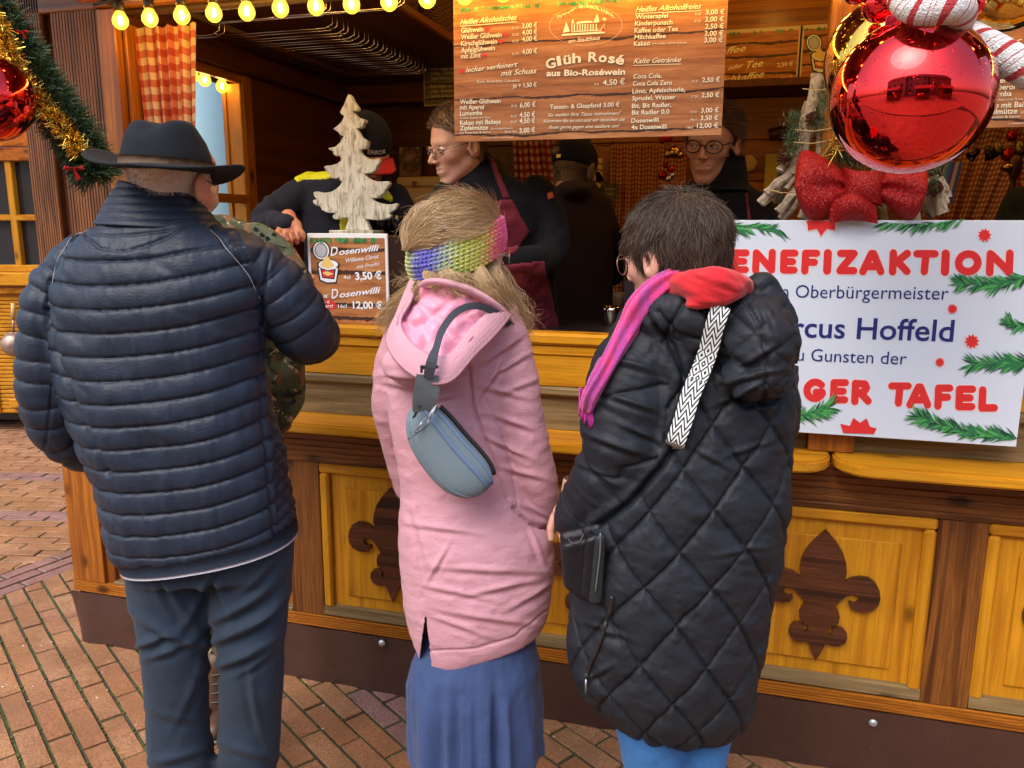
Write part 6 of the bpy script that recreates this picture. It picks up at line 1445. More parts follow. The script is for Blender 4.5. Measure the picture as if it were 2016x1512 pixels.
# volume of the crown (teased up above the band)
cap, cF = nets(lambda p: smin(sd_ell(p, (0, -.020, .053), (.084, .104, .071)), sd_ell(p, (0, -.070, .045), (.064, .050, .058)), .03)+.004*np.sin(p[..., 0]*70)*np.sin(p[..., 1]*45), (-.11, -.15, -.06), (.11, .12, .17), .0045); cN = vnormals(cap, cF)
cwv, cwn = LP(cap), cN@np.stack(BP); hairo = put('hair', (cwv, cF), m_hair('hair_base', [(.16, .10, .06), (.24, .16, .095)]), wp, smooth=True)
Bm = np.stack(BP)
def flow(p):
    q = (p-OP)@Bm.T/SP_; d = np.array([.0, -.19, -.005])-q; d /= np.linalg.norm(d, axis=1)[:, None]+1e-9; d = d+.28*np.stack([vnoise(q*26, 71), 0*q[:, 0], vnoise(q*26, 72)], 1); return d@Bm
m_ = (cap[:, 2] > .0); rt, rn = sample(cwv, cwn, m_, 13000, 3)
def fl2(p):
    d = flow(p); q = p-LP([(0, -.02, .05)])[0]; nn_ = q/np.linalg.norm(q, axis=1)[:, None]; d = d-nn_*(d*nn_).sum(1)[:, None]; return d/(np.linalg.norm(d, axis=1)[:, None]+1e-9)
def trim(vf):
    v_, F_ = vf; q = ((v_-OP)@Bm.T)/SP_; sa = q[:, 1]/(np.hypot(q[:, 0], q[:, 1])+1e-9); zt2 = -.030+.100*(sa+1)/2+.043*(1-.30*np.clip(sa, 0, 1)**2)-.006; ok = q[:, 2] > zt2; return v_, F_[ok[F_].all(1)]
put('hair_strands', trim(strands(rt, rn, fl2, .10, 9, .00042, .003, .28, 3.5, 6, 0, .08)), HR, hairo, kind='stuff')
rt, rn = sample(cwv, cwn, m_ & (cap[:, 2] > .06), 260, 8); put('hair_strands', trim(strands(rt+rn*.002, rn, lambda p: fl2(p)+.35*(p-LP([(0, -.02, .05)])[0])/.1, .045, 6, .0003, .002, .6, 7, 9, 0, .3)), HR, hairo, kind='stuff')
# long hair falling under the band on both sides of the hood
def lock(path, n, rad, sd, L=None, w=.0006, curl=.01):
    r = np.random.default_rng(sd); P = smoothpath([V(x, y, RP+dr) for x, y, dr in path], 14); n_ = len(P); off = r.normal(0, 1, (n, 3)); off /= np.maximum(1, np.linalg.norm(off, axis=1)[:, None]/1.6); ph = r.random((n, 3))*6.28; k = r.uniform(.7, 1, n); seg = n_-1
    Q = []
    for i in range(n_):
        t = i/seg*k; j = t*seg; a = np.clip(j.astype(int), 0, seg-1); f_ = (j-a)[:, None]; p = P[a]*(1-f_)+P[a+1]*f_; rr = (rad*(.6+.7*t))[:, None]; Q.append(p+off*rr+curl*(t**1.5)[:, None]*np.sin(ph+t[:, None]*14))
    Q = np.stack(Q, 1); T = np.cross(Q[:, -1]-Q[:, 0], Q[:, 0]-CP); T /= np.linalg.norm(T, axis=1)[:, None]; T = T+r.normal(0, .3, T.shape); wd = w*(1-.6*np.linspace(0, 1, n_))[None, :, None]*r.uniform(.6, 1.3, n)[:, None, None]
    A, B = Q-T[:, None]*wd, Q+T[:, None]*wd; Vv = np.stack([A, B], 2).reshape(n, -1, 3); q = np.array([[2*i, 2*i+1, 2*i+3, 2*i+2] for i in range(seg)]); return Vv.reshape(-1, 3), (q[None]+(np.arange(n)*2*n_)[:, None, None]).reshape(-1, 4)
for i, (p, n_, rd) in enumerate((
    ([(850, 515, -.03), (826, 556, -.03), (798, 590, -.02), (775, 615, .0), (762, 640, .02)], 750, .013), ([(862, 515, -.05), (838, 556, -.05), (812, 590, -.04), (785, 620, -.0)], 500, .012),
    ([(872, 505, -.04), (880, 545, -.085), (900, 560, -.09), (930, 572, -.075)], 700, .012), ([(840, 535, -.07), (850, 548, -.08), (865, 556, -.085), (890, 562, -.08)], 500, .010),
    ([(925, 495, -.03), (948, 550, -.06), (968, 585, -.05), (992, 620, -.02), (1008, 655, .01)], 1300, .015), ([(950, 490, .0), (972, 545, -.02), (988, 585, -.01), (1008, 625, .02), (1018, 660, .04)], 1300, .016), ([(960, 480, .03), (978, 535, .02), (990, 580, .03), (1005, 615, .05), (1022, 640, .06)], 700, .014))):
    put('hair_strands', lock(p, int(n_*1.6), rd, 20+i, curl=.012, w=.00045), HR, hairo, kind='stuff')
put('hair_strands', lock([(985, 540, .02), (1000, 580, .03), (1018, 620, .04), (1035, 650, .05)], 160, .022, 33, curl=.022, w=.0004), HR, hairo, kind='stuff')
put('hair_strands', lock([(835, 545, -.02), (812, 560, .0), (800, 565, .02)], 90, .02, 34, curl=.02, w=.0004), HR, hairo, kind='stuff')
# knitted band: a ring around the head, tilted from the nape up to the forehead, with V stitches
nb_, na_ = 46, 300; Vv = np.zeros((nb_+1, na_, 3)); colv = np.zeros((nb_+1, na_, 3))
for j in range(nb_+1):
    u = j/nb_-.5
    for i in range(na_):
        a = 2*pi*i/na_; ca, sa = cos(a), sin(a)       # a=0 right, pi/2 forehead, -pi/2 nape
        zc = -.030+.100*((sa+1)/2)**1.0; wd = .086*(1-.30*max(0, sa)**2); rx, ry = .0895, .108
        z = zc+u*wd; k = 1-.10*max(0, (z-.05)/.06)-.22*max(0, (-.02-z)/.06)**1.2
        colu = (a*.104/.0115+ (0)); row = z/.0058
        bu = .0040*abs(sin(pi*(u*10)))**.7+.0019*sin(2*pi*(i/na_*60+ .6*abs(((u*10) % 1)-.5)*2))+.0022*cos(pi*u)
        Vv[j, i] = (rx*ca*k+bu*ca, -.012+ry*sa*k+bu*sa, z)
me = mesh_of('headband', LP(Vv.reshape(-1, 3)), [(j*na_+i, j*na_+(i+1) % na_, (j+1)*na_+(i+1) % na_, (j+1)*na_+i) for j in range(nb_) for i in range(na_)], True)
ca_ = me.color_attributes.new('yarn', 'FLOAT_COLOR', 'POINT'); st = [(-180, (.50, .55, .10)), (-98, (.50, .56, .10)), (-88, (.30, .42, .22)), (-80, (.10, .09, .50)), (-52, (.09, .08, .55)), (-40, (.32, .42, .38)), (-26, (.48, .55, .12)), (0, (.60, .62, .10)), (12, (.68, .50, .12)), (20, (.80, .22, .12)), (30, (.85, .07, .22)), (50, (.80, .05, .35)), (180, (.50, .55, .10))]
xs_ = [s_[0] for s_ in st]; r_ = np.random.default_rng(4); ang = np.degrees(2*pi*np.arange(na_)/na_); ang = np.where(ang > 180, ang-360, ang); base_c = np.stack([np.interp(ang, xs_, [s_[1][k] for s_ in st]) for k in range(3)], 1)
colr = np.zeros((nb_+1, na_, 4)); 
for j in range(nb_+1):
    sh_ = (np.arange(na_)+r_.integers(-6, 7)) % na_; nz = r_.normal(0, 9, na_); a2 = np.clip(ang+nz, -180, 180); c = np.stack([np.interp(a2, xs_, [s_[1][k] for s_ in st]) for k in range(3)], 1); fl_ = r_.random(na_) < .09; c[fl_] = c[fl_]*.5+.35; colr[j, :, :3] = c; colr[j, :, 3] = 1
ca_.data.foreach_set('color', colr.reshape(-1).astype(np.float32))
mk = NT('rainbow_yarn'); at = mk.n('Attribute', attribute_name='yarn'); mk.col(at.outputs['Color']); mk.set(Roughness=.95, Sheen_Weight=.3, Specular_IOR_Level=.1); mk.bump(mk.noise(mk.coord(), 420, 4, .7), .9, .003)
o = link('headband', me, mk.m, wp); q = o.modifiers.new('s', 'SOLIDIFY'); q.thickness = .008; q.offset = -1
fz_v, fz_n = getv(me), getn(me); ff = facing(fz_v, fz_n) > -.3; ii = np.nonzero(ff)[0]; ii = rng.choice(ii, 1600)
# spectacles
ar = [LP([(sx, y, z)])[0] for sx, y, z in ((.084, -.01, .018), (.083, .03, .016), (.066, .085, .010))]
gl_ = join(tube(ar, .0014, 6), tube([LP([(.045+.020*cos(t), .096-.012*abs(cos(t)), .006+.017*sin(t))])[0] for t in np.linspace(0, 2*pi, 20)], .0013, 6, False)); put('spectacles', gl_, plain('silver_frame', (.5, .5, .5), .3, 1), wp, smooth=True)
# ---- sling bag
bag = thing('sling_bag', 'grey-blue zipped sling bag hanging diagonally on the back of the pink coat', 'sling bag', V(885, 880, RP-.2))
RB_ = RP-.155
cA, cB = V(838, 828, RB_), V(935, 948, RB_); ax = cB-cA; Lb = np.linalg.norm(ax); ax /= Lb; sd_ = np.cross(ax, f0); sd_ /= np.linalg.norm(sd_)
if sd_[0] < 0: sd_ = -sd_
fr_ = np.cross(sd_, ax); fr_ = fr_ if fr_@f0 < 0 else -fr_
k_ = mperpx(RB_, 880); nu, nv = 60, 48; Vv = []; cpt = V(886, 884, RB_)
for i in range(nu+1):
    u = -1+2*i/nu; uu = np.sign(u)*abs(u)**.9; hw_ = 52*k_*(1-abs(uu)**3.2)**.5*(1+.10*uu); 
    for j in range(nv):
        a = 2*pi*j/nv; c_, s_ = np.sign(cos(a))*abs(cos(a))**.8, np.sign(sin(a))*abs(sin(a))**.85
        Vv.append(cpt+ax*uu*112*k_+sd_*(hw_*c_+ .014*(1-uu*uu)*-1)+fr_*(.030*s_*(1-abs(uu)**4)**.5))
Vv = np.array(Vv); F = [(i*nv+j, i*nv+(j+1) % nv, (i+1)*nv+(j+1) % nv, (i+1)*nv+j) for i in range(nu) for j in range(nv)]
mb = cloth('heather_grey_canvas', (.17, .24, .29), .85, .4, 300, .1, .75, .12)
put('bag_body', (Vv, F), mb, bag, smooth=True)
def on_bag(u, a): 
    uu = u; hw_ = 52*k_*(1-abs(uu)**3.2)**.5*(1+.10*uu); c_, s_ = np.sign(cos(a))*abs(cos(a))**.8, np.sign(sin(a))*abs(sin(a))**.85; return cpt+ax*uu*112*k_+sd_*(hw_*c_-.014*(1-uu*uu))+fr_*(.031*s_*(1-abs(uu)**4)**.5)
zm = plain('zip_tape', (.12, .19, .32), .5); zt_ = plain('zip_teeth', (.16, .22, .33), .35)
for off_, nm in ((1.12, 'zip'), (.55, 'zip')):
    p = [on_bag(u, off_+.0*u) for u in np.linspace(-.86, .93, 30)]; put('zip', join(tube(p, .0052, 8, True, flat=(.35, tuple(fr_))), tube(np.array(p)+fr_*.0016, .0016, 6)), zm, bag, smooth=True)
put('seam', tube([on_bag(u, 2.25) for u in np.linspace(-.9, .9, 24)], .0011, 5), zt_, bag, smooth=True)
put('seam', tube([on_bag(-.62, a) for a in np.linspace(.5, 2.9, 16)], .0011, 5), zt_, bag, smooth=True)
put('back_edge', tube([on_bag(u, -.15)+sd_*.004 for u in np.linspace(-.7, .85, 24)], .005, 8), M['black'], bag, smooth=True)
chrome = plain('zip_puller_metal', (.28, .30, .34), .35, .8)
for (x1, y1, x2, y2, mt) in ((855, 800, 843, 832, chrome), (834, 826, 818, 852, chrome), (826, 800, 815, 822, M['black'])):
    a, b = V(x1, y1, RB_-.036), V(x2, y2, RB_-.042); put('zip_puller', join(tube([a-sd_*.004, b-sd_*.003, b+sd_*.003, a+sd_*.004, a-sd_*.004], .0013, 6), tube([a, b*.8+a*.2], .0022, 8)), mt, bag, smooth=True)
def strip(pts, R, mat, name, par, th=.0025, sm=24):
    """flat strap: (x, y, dR, half width px)"""
    P = smoothpath([np.append(V(x, y, R+dr), w*mperpx(R+dr, y)) for x, y, dr, w in pts], sm); p, w_ = P[:, :3], P[:, 3]; T = np.gradient(p, axis=0); T /= np.linalg.norm(T, axis=1)[:, None]; vw = p-CP; vw /= np.linalg.norm(vw, axis=1)[:, None]; N = np.cross(T, vw); N /= np.linalg.norm(N, axis=1)[:, None]
    n_ = len(p); Vv = np.concatenate([p-N*w_[:, None]-vw*th, p+N*w_[:, None]-vw*th, p+N*w_[:, None]+vw*th, p-N*w_[:, None]+vw*th]); F = []
    for i in range(n_-1):
        for k in range(4): F.append((k*n_+i, k*n_+i+1, ((k+1) % 4)*n_+i+1, ((k+1) % 4)*n_+i))
    F += [(0, n_, 2*n_, 3*n_), (n_-1, 4*n_-1, 3*n_-1, 2*n_-1)]
    me = mesh_of(name, Vv, F); uv = me.uv_layers.new(name='UVMap'); L = np.concatenate([[0], np.cumsum(np.linalg.norm(np.diff(p, axis=0), axis=1))])
    for l in me.loops: vi = l.vertex_index; k, i = divmod(vi, n_); uv.data[l.index].uv = (0. if k in (0, 3) else 1., L[i])
    return link(name, me, mat, par)
strip([(832, 812, -.170, 20), (836, 788, -.190, 24), (840, 765, -.205, 25), (842, 738, -.218, 22)], RP, mb, 'strap_tab', bag, .004)
dkg = cloth('dark_grey_webbing', (.045, .055, .075), .7, .3, 400, 0, .3)
strip([(843, 744, -.222, 9), (848, 720, -.228, 11), (854, 698, -.222, 9), (859, 685, -.205, 7), (868, 655, -.170, 7), (885, 628, -.150, 7), (905, 610, -.135, 7), (930, 602, -.122, 7), (955, 606, -.108, 7), (985, 622, -.085, 7), (1004, 640, -.06, 6)], RP, dkg, 'strap', bag, .002)
put('buckle', join(frame(box(-.017, .017, -.004, .004, -.012, -.006, .001), V(845, 731, RP-.20), r0, f0, z0), frame(box(-.017, .017, -.004, .004, .006, .012, .001), V(845, 731, RP-.20), r0, f0, z0), frame(box(-.017, -.012, -.004, .004, -.006, .006, .001), V(845, 731, RP-.20), r0, f0, z0), frame(box(.012, .017, -.004, .004, -.006, .006, .001), V(845, 731, RP-.20), r0, f0, z0)), M['black'], bag)

# ============================================================ woman in the black quilted coat
RK = 1.56
wk = thing('person', 'woman seen from behind in long black diamond-quilted puffer coat with short dark hair', 'person', V(1340, yz(RK, 0), RK))
torso = rows([(590, 1270, 1450, .03, .75, 0), (612, 1238, 1490, .01, .62, -.02), (650, 1212, 1528, .0, .55, -.03), (700, 1198, 1545, .0, .55, -.02), (760, 1188, 1556, .0, .57, 0), (830, 1180, 1553, .0, .60, 0), (900, 1172, 1548, .0, .63, 0), (960, 1164, 1544, .0, .66, 0), (1020, 1155, 1538, .0, .67, 0), (1080, 1144, 1530, .0, .68, 0), (1140, 1133, 1520, .0, .68, 0), (1200, 1126, 1508, .0, .68, -.0), (1260, 1123, 1495, .0, .68, -.03), (1320, 1128, 1483, .0, .67, -.06), (1365, 1145, 1474, .0, .66, -.08), (1400, 1180, 1462, .0, .64, -.06), (1425, 1225, 1440, .0, .60, -.03), (1440, 1275, 1415, 0, .5, 0)], RK, 48, 2.1)
KA = [(1282, 660, .0, 62), (1246, 740, -.02, 78), (1230, 830, -.035, 80), (1222, 895, -.03, 74), (1190, 950, -.0, 62), (1155, 990, .04, 50), (1128, 1018, .07, 34)]
armL = limb(KA, RK, sm=26); armR = limb([(1500, 680, .03, 50), (1515, 800, .06, 48), (1510, 900, .12, 44)], RK, sm=16)
hood = ellip(1486, 668, -.09, 72, 92, .10, RK, .12); hood2 = ellip(1480, 735, -.10, 72, 50, .085, RK, .1); hood3 = ellip(1420, 650, -.03, 110, 52, .10, RK, .15)
hood4 = limb([(1495, 568, -.08, 26), (1525, 620, -.09, 30), (1538, 700, -.09, 26)], RK); collarb = limb([(1250, 640, .03, 36), (1300, 622, -.06, 36), (1370, 625, -.09, 38), (1440, 640, -.09, 40)], RK)
me = remesh([torso, armL, armR, hood, hood2, hood3, hood4, collarb], .0065, 5, 1); v, n = getv(me), getn(me); P_, w_ = proj(v); fc = facing(v, n)
KL = np.array([V(x, y, RK+d_) for x, y, d_, r_ in KA]); dl, tl_ = along(v, KL)
isarm = (dl < .095) & (P_[:, 1] < 1060) & (P_[:, 0] < np.interp(P_[:, 1], [600, 650, 700, 780, 860, 920, 980, 1060], [1235, 1290, 1318, 1338, 1330, 1300, 1250, 1200]))
hcx = ((P_[:, 0]-1483)/80)**2+((P_[:, 1]-675)/128)**2; ishood = (hcx < 1) & (P_[:, 1] < 812) & (P_[:, 0] > 1408) & (fc > -.3)
th = np.arctan2((v-V(1335, 1000, RK))@r0, -(v-V(1335, 1000, RK))@f0*1.35); uu = th*.60; zz_ = v[:, 2]-V(1420, 1176, RK)[2]
u0 = np.interp(0, [0], [0]); th0 = np.arctan2((V(1420, 1176, RK)-V(1335, 1000, RK))@r0, .16); 
A_ = .205; B_ = .160
ut = (th-th0)*.30
wv_ = .012*vnoise(v*7, 61)
q1 = ut/A_+(zz_+wv_)/B_; q2 = ut/A_-(zz_+wv_)/B_
dist_ = np.minimum(np.abs(q1-np.round(q1)), np.abs(q2-np.round(q2))); body = .0105*np.clip(dist_/.26, 0, 1)**.40-.004*np.exp(-(dist_/.030)**2)
qa = tl_/.125+.5*((v-V(1240, 800, RK))@r0)/.16+.1; qb = tl_/.125-.5*((v-V(1240, 800, RK))@r0)/.16+.55
da = np.minimum(np.abs(qa-np.round(qa)), np.abs(qb-np.round(qb))+.05); arm = .0095*np.clip(da/.26, 0, 1)**.42-.004*np.exp(-(da/.030)**2)
hdp = .006*np.clip(np.minimum(np.abs((P_[:, 0]*.9+P_[:, 1])/70 % 1-.5), np.abs((P_[:, 0]*.9-P_[:, 1])/80 % 1-.5))/.3, 0, 1)**.5
d = np.where(isarm, arm, np.where(ishood, hdp, body))
d = d+gv([(1292, 640), (1325, 680), (1345, 740), (1340, 800), (1322, 850)], 4, .012)+gv([(1395, 610), (1400, 680), (1420, 760), (1465, 800), (1530, 790)], 5, .018)+gv([(1300, 615), (1330, 650), (1390, 665)], 4, .008)+gv([(1470, 600), (1500, 650), (1512, 740), (1500, 800)], 4, .006)
d = d+gv([(1345, 860), (1300, 920), (1240, 990), (1180, 1035)], 6, .022)
sk_ = np.where(dist_ < .2, 1, .35)
d = d+.0036*fbm(np.stack([v[:, 0]*16, v[:, 1]*16, v[:, 2]*26+v[:, 0]*8], 1), 3, 71)+.0016*vnoise(np.stack([ut*50, zz_*70, v[:, 1]*20], 1), 75)*sk_+.003*vnoise(v*6, 77)
for q in ((1250, 720, 15, 40, 6, .006), (1240, 790, 20, 45, 6, .008), (1210, 870, 20, 50, 7, .009), (1260, 850, 25, 40, 6, .007), (1180, 930, 30, 40, 6, .008), (1480, 740, -15, 50, 7, .009), (1460, 770, -25, 45, 6, .009), (1490, 700, -30, 40, 6, .006), (1520, 640, 70, 40, 6, .007), (1450, 1080, -10, 50, 6, .004), (1200, 1240, 20, 40, 6, .006), (1180, 1320, -30, 30, 6, .006), (1400, 900, 30, 40, 6, .005), (1470, 880, -20, 50, 6, .005)): d = d+fl(*q)
v = v+n*d[:, None]; setv(me, v); MK = m_puffer('black_nylon', (.009, .012, .018), (.015, .019, .026), .58); coatk = finish(me, 'coat', MK, wk)
kn = getn(me)
# side zip with its pull
zp = [(1205, 1175), (1196, 1215), (1184, 1255), (1163, 1310), (1150, 1350)]; z3 = ontop(densify(zp, 12), v, kn, .004); put('side_zip', join(tube(smoothpath(z3, 40), .0045, 8, True, flat=(.4, tuple(-f0))), tube(smoothpath(z3, 40)-f0*.003, .0012, 5)), M['black'], coatk, smooth=True)
put('zip_puller', tube([z3[-2]-f0*.006, z3[-2]-f0*.008-z0*.03], .0022, 8), chrome, coatk, smooth=True)
# red hood of the sweater, pink scarf
MRd = cloth('red_jersey', (.50, .007, .016), .85, .35, 60, .25, .1, .08)
rh = remesh([limb([(1312, 572, -.03, 16), (1345, 560, -.09, 30), (1395, 562, -.13, 38), (1440, 565, -.12, 32), (1470, 556, -.06, 14)], RK), limb([(1330, 548, -.03, 14), (1380, 540, -.08, 20), (1430, 548, -.08, 20)], RK), ellip(1400, 590, -.13, 55, 20, .03, RK, .18)], .005, 4, 1); a, b = getv(rh), getn(rh); setv(rh, a+b*(.008*fbm(np.stack([a[:, 0]*14+a[:, 2]*34, a[:, 1]*20, a[:, 2]*10], 1), 3, 5))[:, None]); finish(rh, 'red_hood', MRd, wk)
ms = NT('pink_scarf_wool'); co = ms.coord((40, 40, 4)); n1 = ms.noise(ms.coord(), 14, 3); n2 = ms.noise(ms.coord((1, 1, .12), (0, .6, 0)), 55, 2); ms.col(ms.mix(ms.ramp(n2, [(.42, (0, 0, 0)), (.55, (1, 1, 1))]), (.62, .035, .20), (.36, .04, .26))); ms.set(Roughness=.95, Sheen_Weight=.4); ms.bump(ms.noise(ms.coord(), 450, 3), .8, .003)
sc1 = limb([(1395, 545, -.06, 10), (1340, 545, -.075, 17), (1300, 562, -.08, 21), (1262, 600, -.075, 24), (1240, 640, -.07, 21), (1212, 690, -.09, 17), (1190, 730, -.10, 15), (1165, 775, -.10, 15), (1156, 800, -.09, 13)], RK, n=40, sm=60, flat=(.55, tuple(-f0)))
scm = mesh_of('scarf', sc1[0], sc1[1]); a, b = getv(scm), getn(scm); nn_ = 40; idx_ = np.arange(len(a)) % nn_; setv(scm, a+b*(.0030*np.sin(2*pi*idx_/nn_*5+.4*np.sin(np.arange(len(a))//nn_*.3)))[:, None]); scarf = finish(scm, 'scarf', ms.m, wk)
fr2 = []
for k in range(16):
    x = 1142+k*1.9; y0 = 762+k*2.2; p = [V(x, y0, RK-.08+.02*(k % 3)/3), V(x-1, y0+28, RK-.085), V(x-2+rng.normal(0, 1.5), y0+52+rng.uniform(-8, 8), RK-.08)]; fr2.append(tube(smoothpath(p, 8), .0017, 6))
for q in fr2: put('fringe', q, plain('magenta_fringe', (.45, .03, .30), .8), scarf, smooth=True)
put('scarf_end', limb([(1190, 715, -.06, 15), (1172, 752, -.06, 15), (1160, 780, -.06, 12)], RK, flat=(.4, tuple(-f0))), ms.m, wk, smooth=True)
# head
BK = basis(42, 8, 3); OK_ = V(1322, 514, RK+.01); SKK = m_skin('fair_skin_two', (.60, .33, .26)); SK_ = .95
hk = head(wk, OK_, BK, SKK, SK_)
HD = m_hair('dark_brown_hair', [(.022, .013, .009), (.045, .028, .019), (.07, .045, .032), (.035, .021, .015), (.09, .062, .046)], .5, .25)
def LK(p): return place(np.asarray(p, float).reshape(-1, 3)*SK_, OK_, BK)
capk, cFk = nets(lambda p: smin(sd_ell(p, (0, -.022, .050), (.085, .104, .083)), sd_ell(p, (0, -.062, -.012), (.066, .050, .055)), .03)+.005*np.sin(p[..., 0]*60+1)*np.sin(p[..., 1]*55)*np.cos(p[..., 2]*60), (-.11, -.15, -.09), (.11, .12, .16), .0045); keep = ~((capk[:, 1] > .035) & (capk[:, 2] < .045)) & ~((capk[:, 1] > -.02) & (capk[:, 2] < -.005)); kN = vnormals(capk, cFk)
Fk = cFk[keep[cFk].all(1)]; kw, kn_ = LK(capk), kN@np.stack(BK); hk_o = put('hair', (kw, Fk), m_hair('dark_hair_base', [(.022, .015, .012), (.04, .028, .022)]), wk, smooth=True); Bk = np.stack(BK)
sw = rng.random(64)*6.28
def flk(p):
    q = (p-OK_)@Bk.T/SK_; c = np.array([0, -.055, .10]); r = q-c; h = np.stack([r[:, 0], r[:, 1], r[:, 2]], 1); h /= np.linalg.norm(h, axis=1)[:, None]+1e-9; nz = np.stack([vnoise(q*38, 81), vnoise(q*38, 82), vnoise(q*38, 83)], 1); d = h*1.2+.8*nz+np.array([0, -.1, -.55]); nn = q-np.array([0, -.02, .03]); nn /= np.linalg.norm(nn, axis=1)[:, None]; d = d-nn*(d*nn).sum(1)[:, None]*1.0; return d@Bk
rt, rn = sample(kw, kn_, keep, 19000, 5); put('hair_strands', strands(rt, rn, flk, .036, 6, .00048, .007, .35, 4, 12, .25, .22), HD, hk_o, kind='stuff')
rt, rn = sample(kw, kn_, keep, 1500, 6); put('hair_strands', strands(rt, rn, lambda p: flk(p)+.22*((p-OK_)/.1), .028, 5, .00045, .006, .5, 5, 13, .2, .35), HD, hk_o, kind='stuff')
ar = [LK([(-.083, y, z)])[0] for y, z in ((-.012, .022), (.02, .022), (.070, .016))]
def ring(cx, cy, cz, a_, b_, yaw_=0.): return [LK([(cx+a_*cos(t), cy-.010*abs(cos(t)) if False else cy-.35*(abs(cx+a_*cos(t))-.03), cz+b_*sin(t))])[0] for t in np.linspace(0, 2*pi, 22)]
ge = plain('rose_frame', (.30, .16, .13), .3, .6); put('spectacles', join(tube(ar, .0013, 6), tube(ring(-.034, .104, .006, .025, .021), .0012, 6, False), tube(ring(.034, .104, .006, .025, .021), .0012, 6, False), tube([LK([(-.009, .110, .010)])[0], LK([(.009, .110, .010)])[0]], .0012, 6)), ge, wk, smooth=True)
# fingers at the cuff
SH = SKK
hfn = [([(.0, 0, 0), (.004, -.004, -.022), (.008, -.004, -.042), (.010, 0, -.056)], .0078), ([(.014, 0, 0), (.020, -.003, -.026), (.024, -.003, -.048), (.024, 0, -.064)], .0080), ([(.030, .0, 0), (.037, -.002, -.024), (.040, -.002, -.045), (.038, 0, -.058)], .0078), ([(.044, .002, .004), (.052, .0, -.016), (.054, 0, -.032), (.052, .002, -.042)], .0068)]
hs = hand_sdf(hfn, [((.0, .0, .03), (.040, .0, .03), .016, .015), ((.004, .0, .0), (.040, .0, .002), .013, .012)], ([(-.012, .0, .02), (-.020, -.004, -.005), (-.018, -.006, -.026)], .0095), ((.02, .01, .04), (.03, .02, .09), .022, .024))
hv, hF = nets(hs, (-.04, -.05, -.08), (.09, .05, .10), .0026); hv = sm_mesh(hv, hF, 1, .4); put('hand', (place(hv, V(1102, 1035, RK+.07), [r0, f0, z0]), hF), SH, wk, smooth=True)
# jeans and shoes
yf = yz(RK, .08); jl = rows([(1380, 1205, 1350, 0, .9), (1440, 1212, 1347, 0, .92), (1512, 1228, 1345, .0, .9), (1650, 1240, 1338, .01, .85), (yf, 1250, 1330, .02, .9)], RK, 30, 2.1); jr = rows([(1380, 1340, 1462, 0, .9), (1440, 1345, 1443, 0, .95), (1512, 1349, 1424, .0, 1.05), (1650, 1352, 1415, .01, 1.05), (yf, 1352, 1412, .02, 1.1)], RK, 30, 2.1)
for nm_, q in (('jeans', remesh([jl, jr, rows([(1340, 1215, 1455, 0, .6), (1400, 1208, 1460, 0, .6)], RK)], .008, 2, 1)),): a, b = getv(q), getn(q); setv(q, a+b*(.002*fbm(a*20, 3, 6))[:, None]); finish(q, nm_, cloth('light_blue_denim', (.035, .17, .46), .85, .4, 160, .05, .6, .25), wk)
for x in (1290, 1382): put('shoe', limb([(x, yz(RK, .05), -.06, 40), (x, yz(RK, .05), .06, 44), (x+4, yz(RK, .045), .16, 36)], RK, flat=(.75, (0, 0, 1))), shoe, wk, smooth=True)
# patterned strap
mz = NT('zigzag_strap'); uvn = mz.n('UVMap'); s_ = mz.n('SeparateXYZ'); mz.l(uvn.outputs[0], s_.inputs[0]); u, w_ = s_.outputs[0], mz.math('MULTIPLY', s_.outputs[1], 1/.0385)
tri = mz.math('ABSOLUTE', mz.math('SUBTRACT', mz.math('FRACT', mz.math('MULTIPLY', u, 2.)), .5))
zg = mz.math('GREATER_THAN', mz.math('FRACT', mz.math('MULTIPLY', mz.math('ADD', w_, mz.math('MULTIPLY', tri, 1.1)), 2.6)), .46)
# diamonds part way down
du = mz.math('ABSOLUTE', mz.math('SUBTRACT', mz.math('FRACT', mz.math('MULTIPLY', u, 2.)), .5)); dv = mz.math('ABSOLUTE', mz.math('SUBTRACT', mz.math('FRACT', mz.math('MULTIPLY', w_, 1.35)), .5)); dm = mz.math('ADD', du, dv); dg = mz.math('GREATER_THAN', mz.math('FRACT', mz.math('MULTIPLY', dm, 2.7)), .42)
zone = mz.math('LESS_THAN', mz.math('ABSOLUTE', mz.math('SUBTRACT', s_.outputs[1], .118)), .030); pt = mz.mix(zone, mz.ramp(zg, [(0, (0, 0, 0)), (1, (1, 1, 1))]), mz.ramp(dg, [(0, (0, 0, 0)), (1, (1, 1, 1))]))
mz.col(mz.mix(pt, (.012, .014, .018), (.66, .72, .74))); mz.set(Roughness=.85); mz.bump(mz.noise(mz.coord(), 700, 2), .4, .001)
hb = thing('handbag', 'black leather zipped handbag on a zigzag strap at the side of the black coat', 'handbag', V(1150, 1100, RK-.12))
sp3 = densify([(1418, 604), (1400, 668), (1376, 735), (1350, 800), (1332, 858), (1322, 885)], 14); s3 = ontop(sp3, v, kn, .006); s3 = smoothpath(s3, 30)
for _ in range(6): s3[1:-1] = s3[1:-1]*.5+.25*(s3[:-2]+s3[2:])
pq, _ = proj(s3); Rs = (s3-CP)@f0-RK; Rs[-3:] += [.008, .018, .03]
strip([(pq[i][0], pq[i][1], Rs[i]-.010, 18.5) for i in range(len(pq))], RK, mz.m, 'strap', hb, .0015, 70)
lea = plain('black_leather', (.008, .008, .011), .42, spec=.3, bump=.4, bs=200)
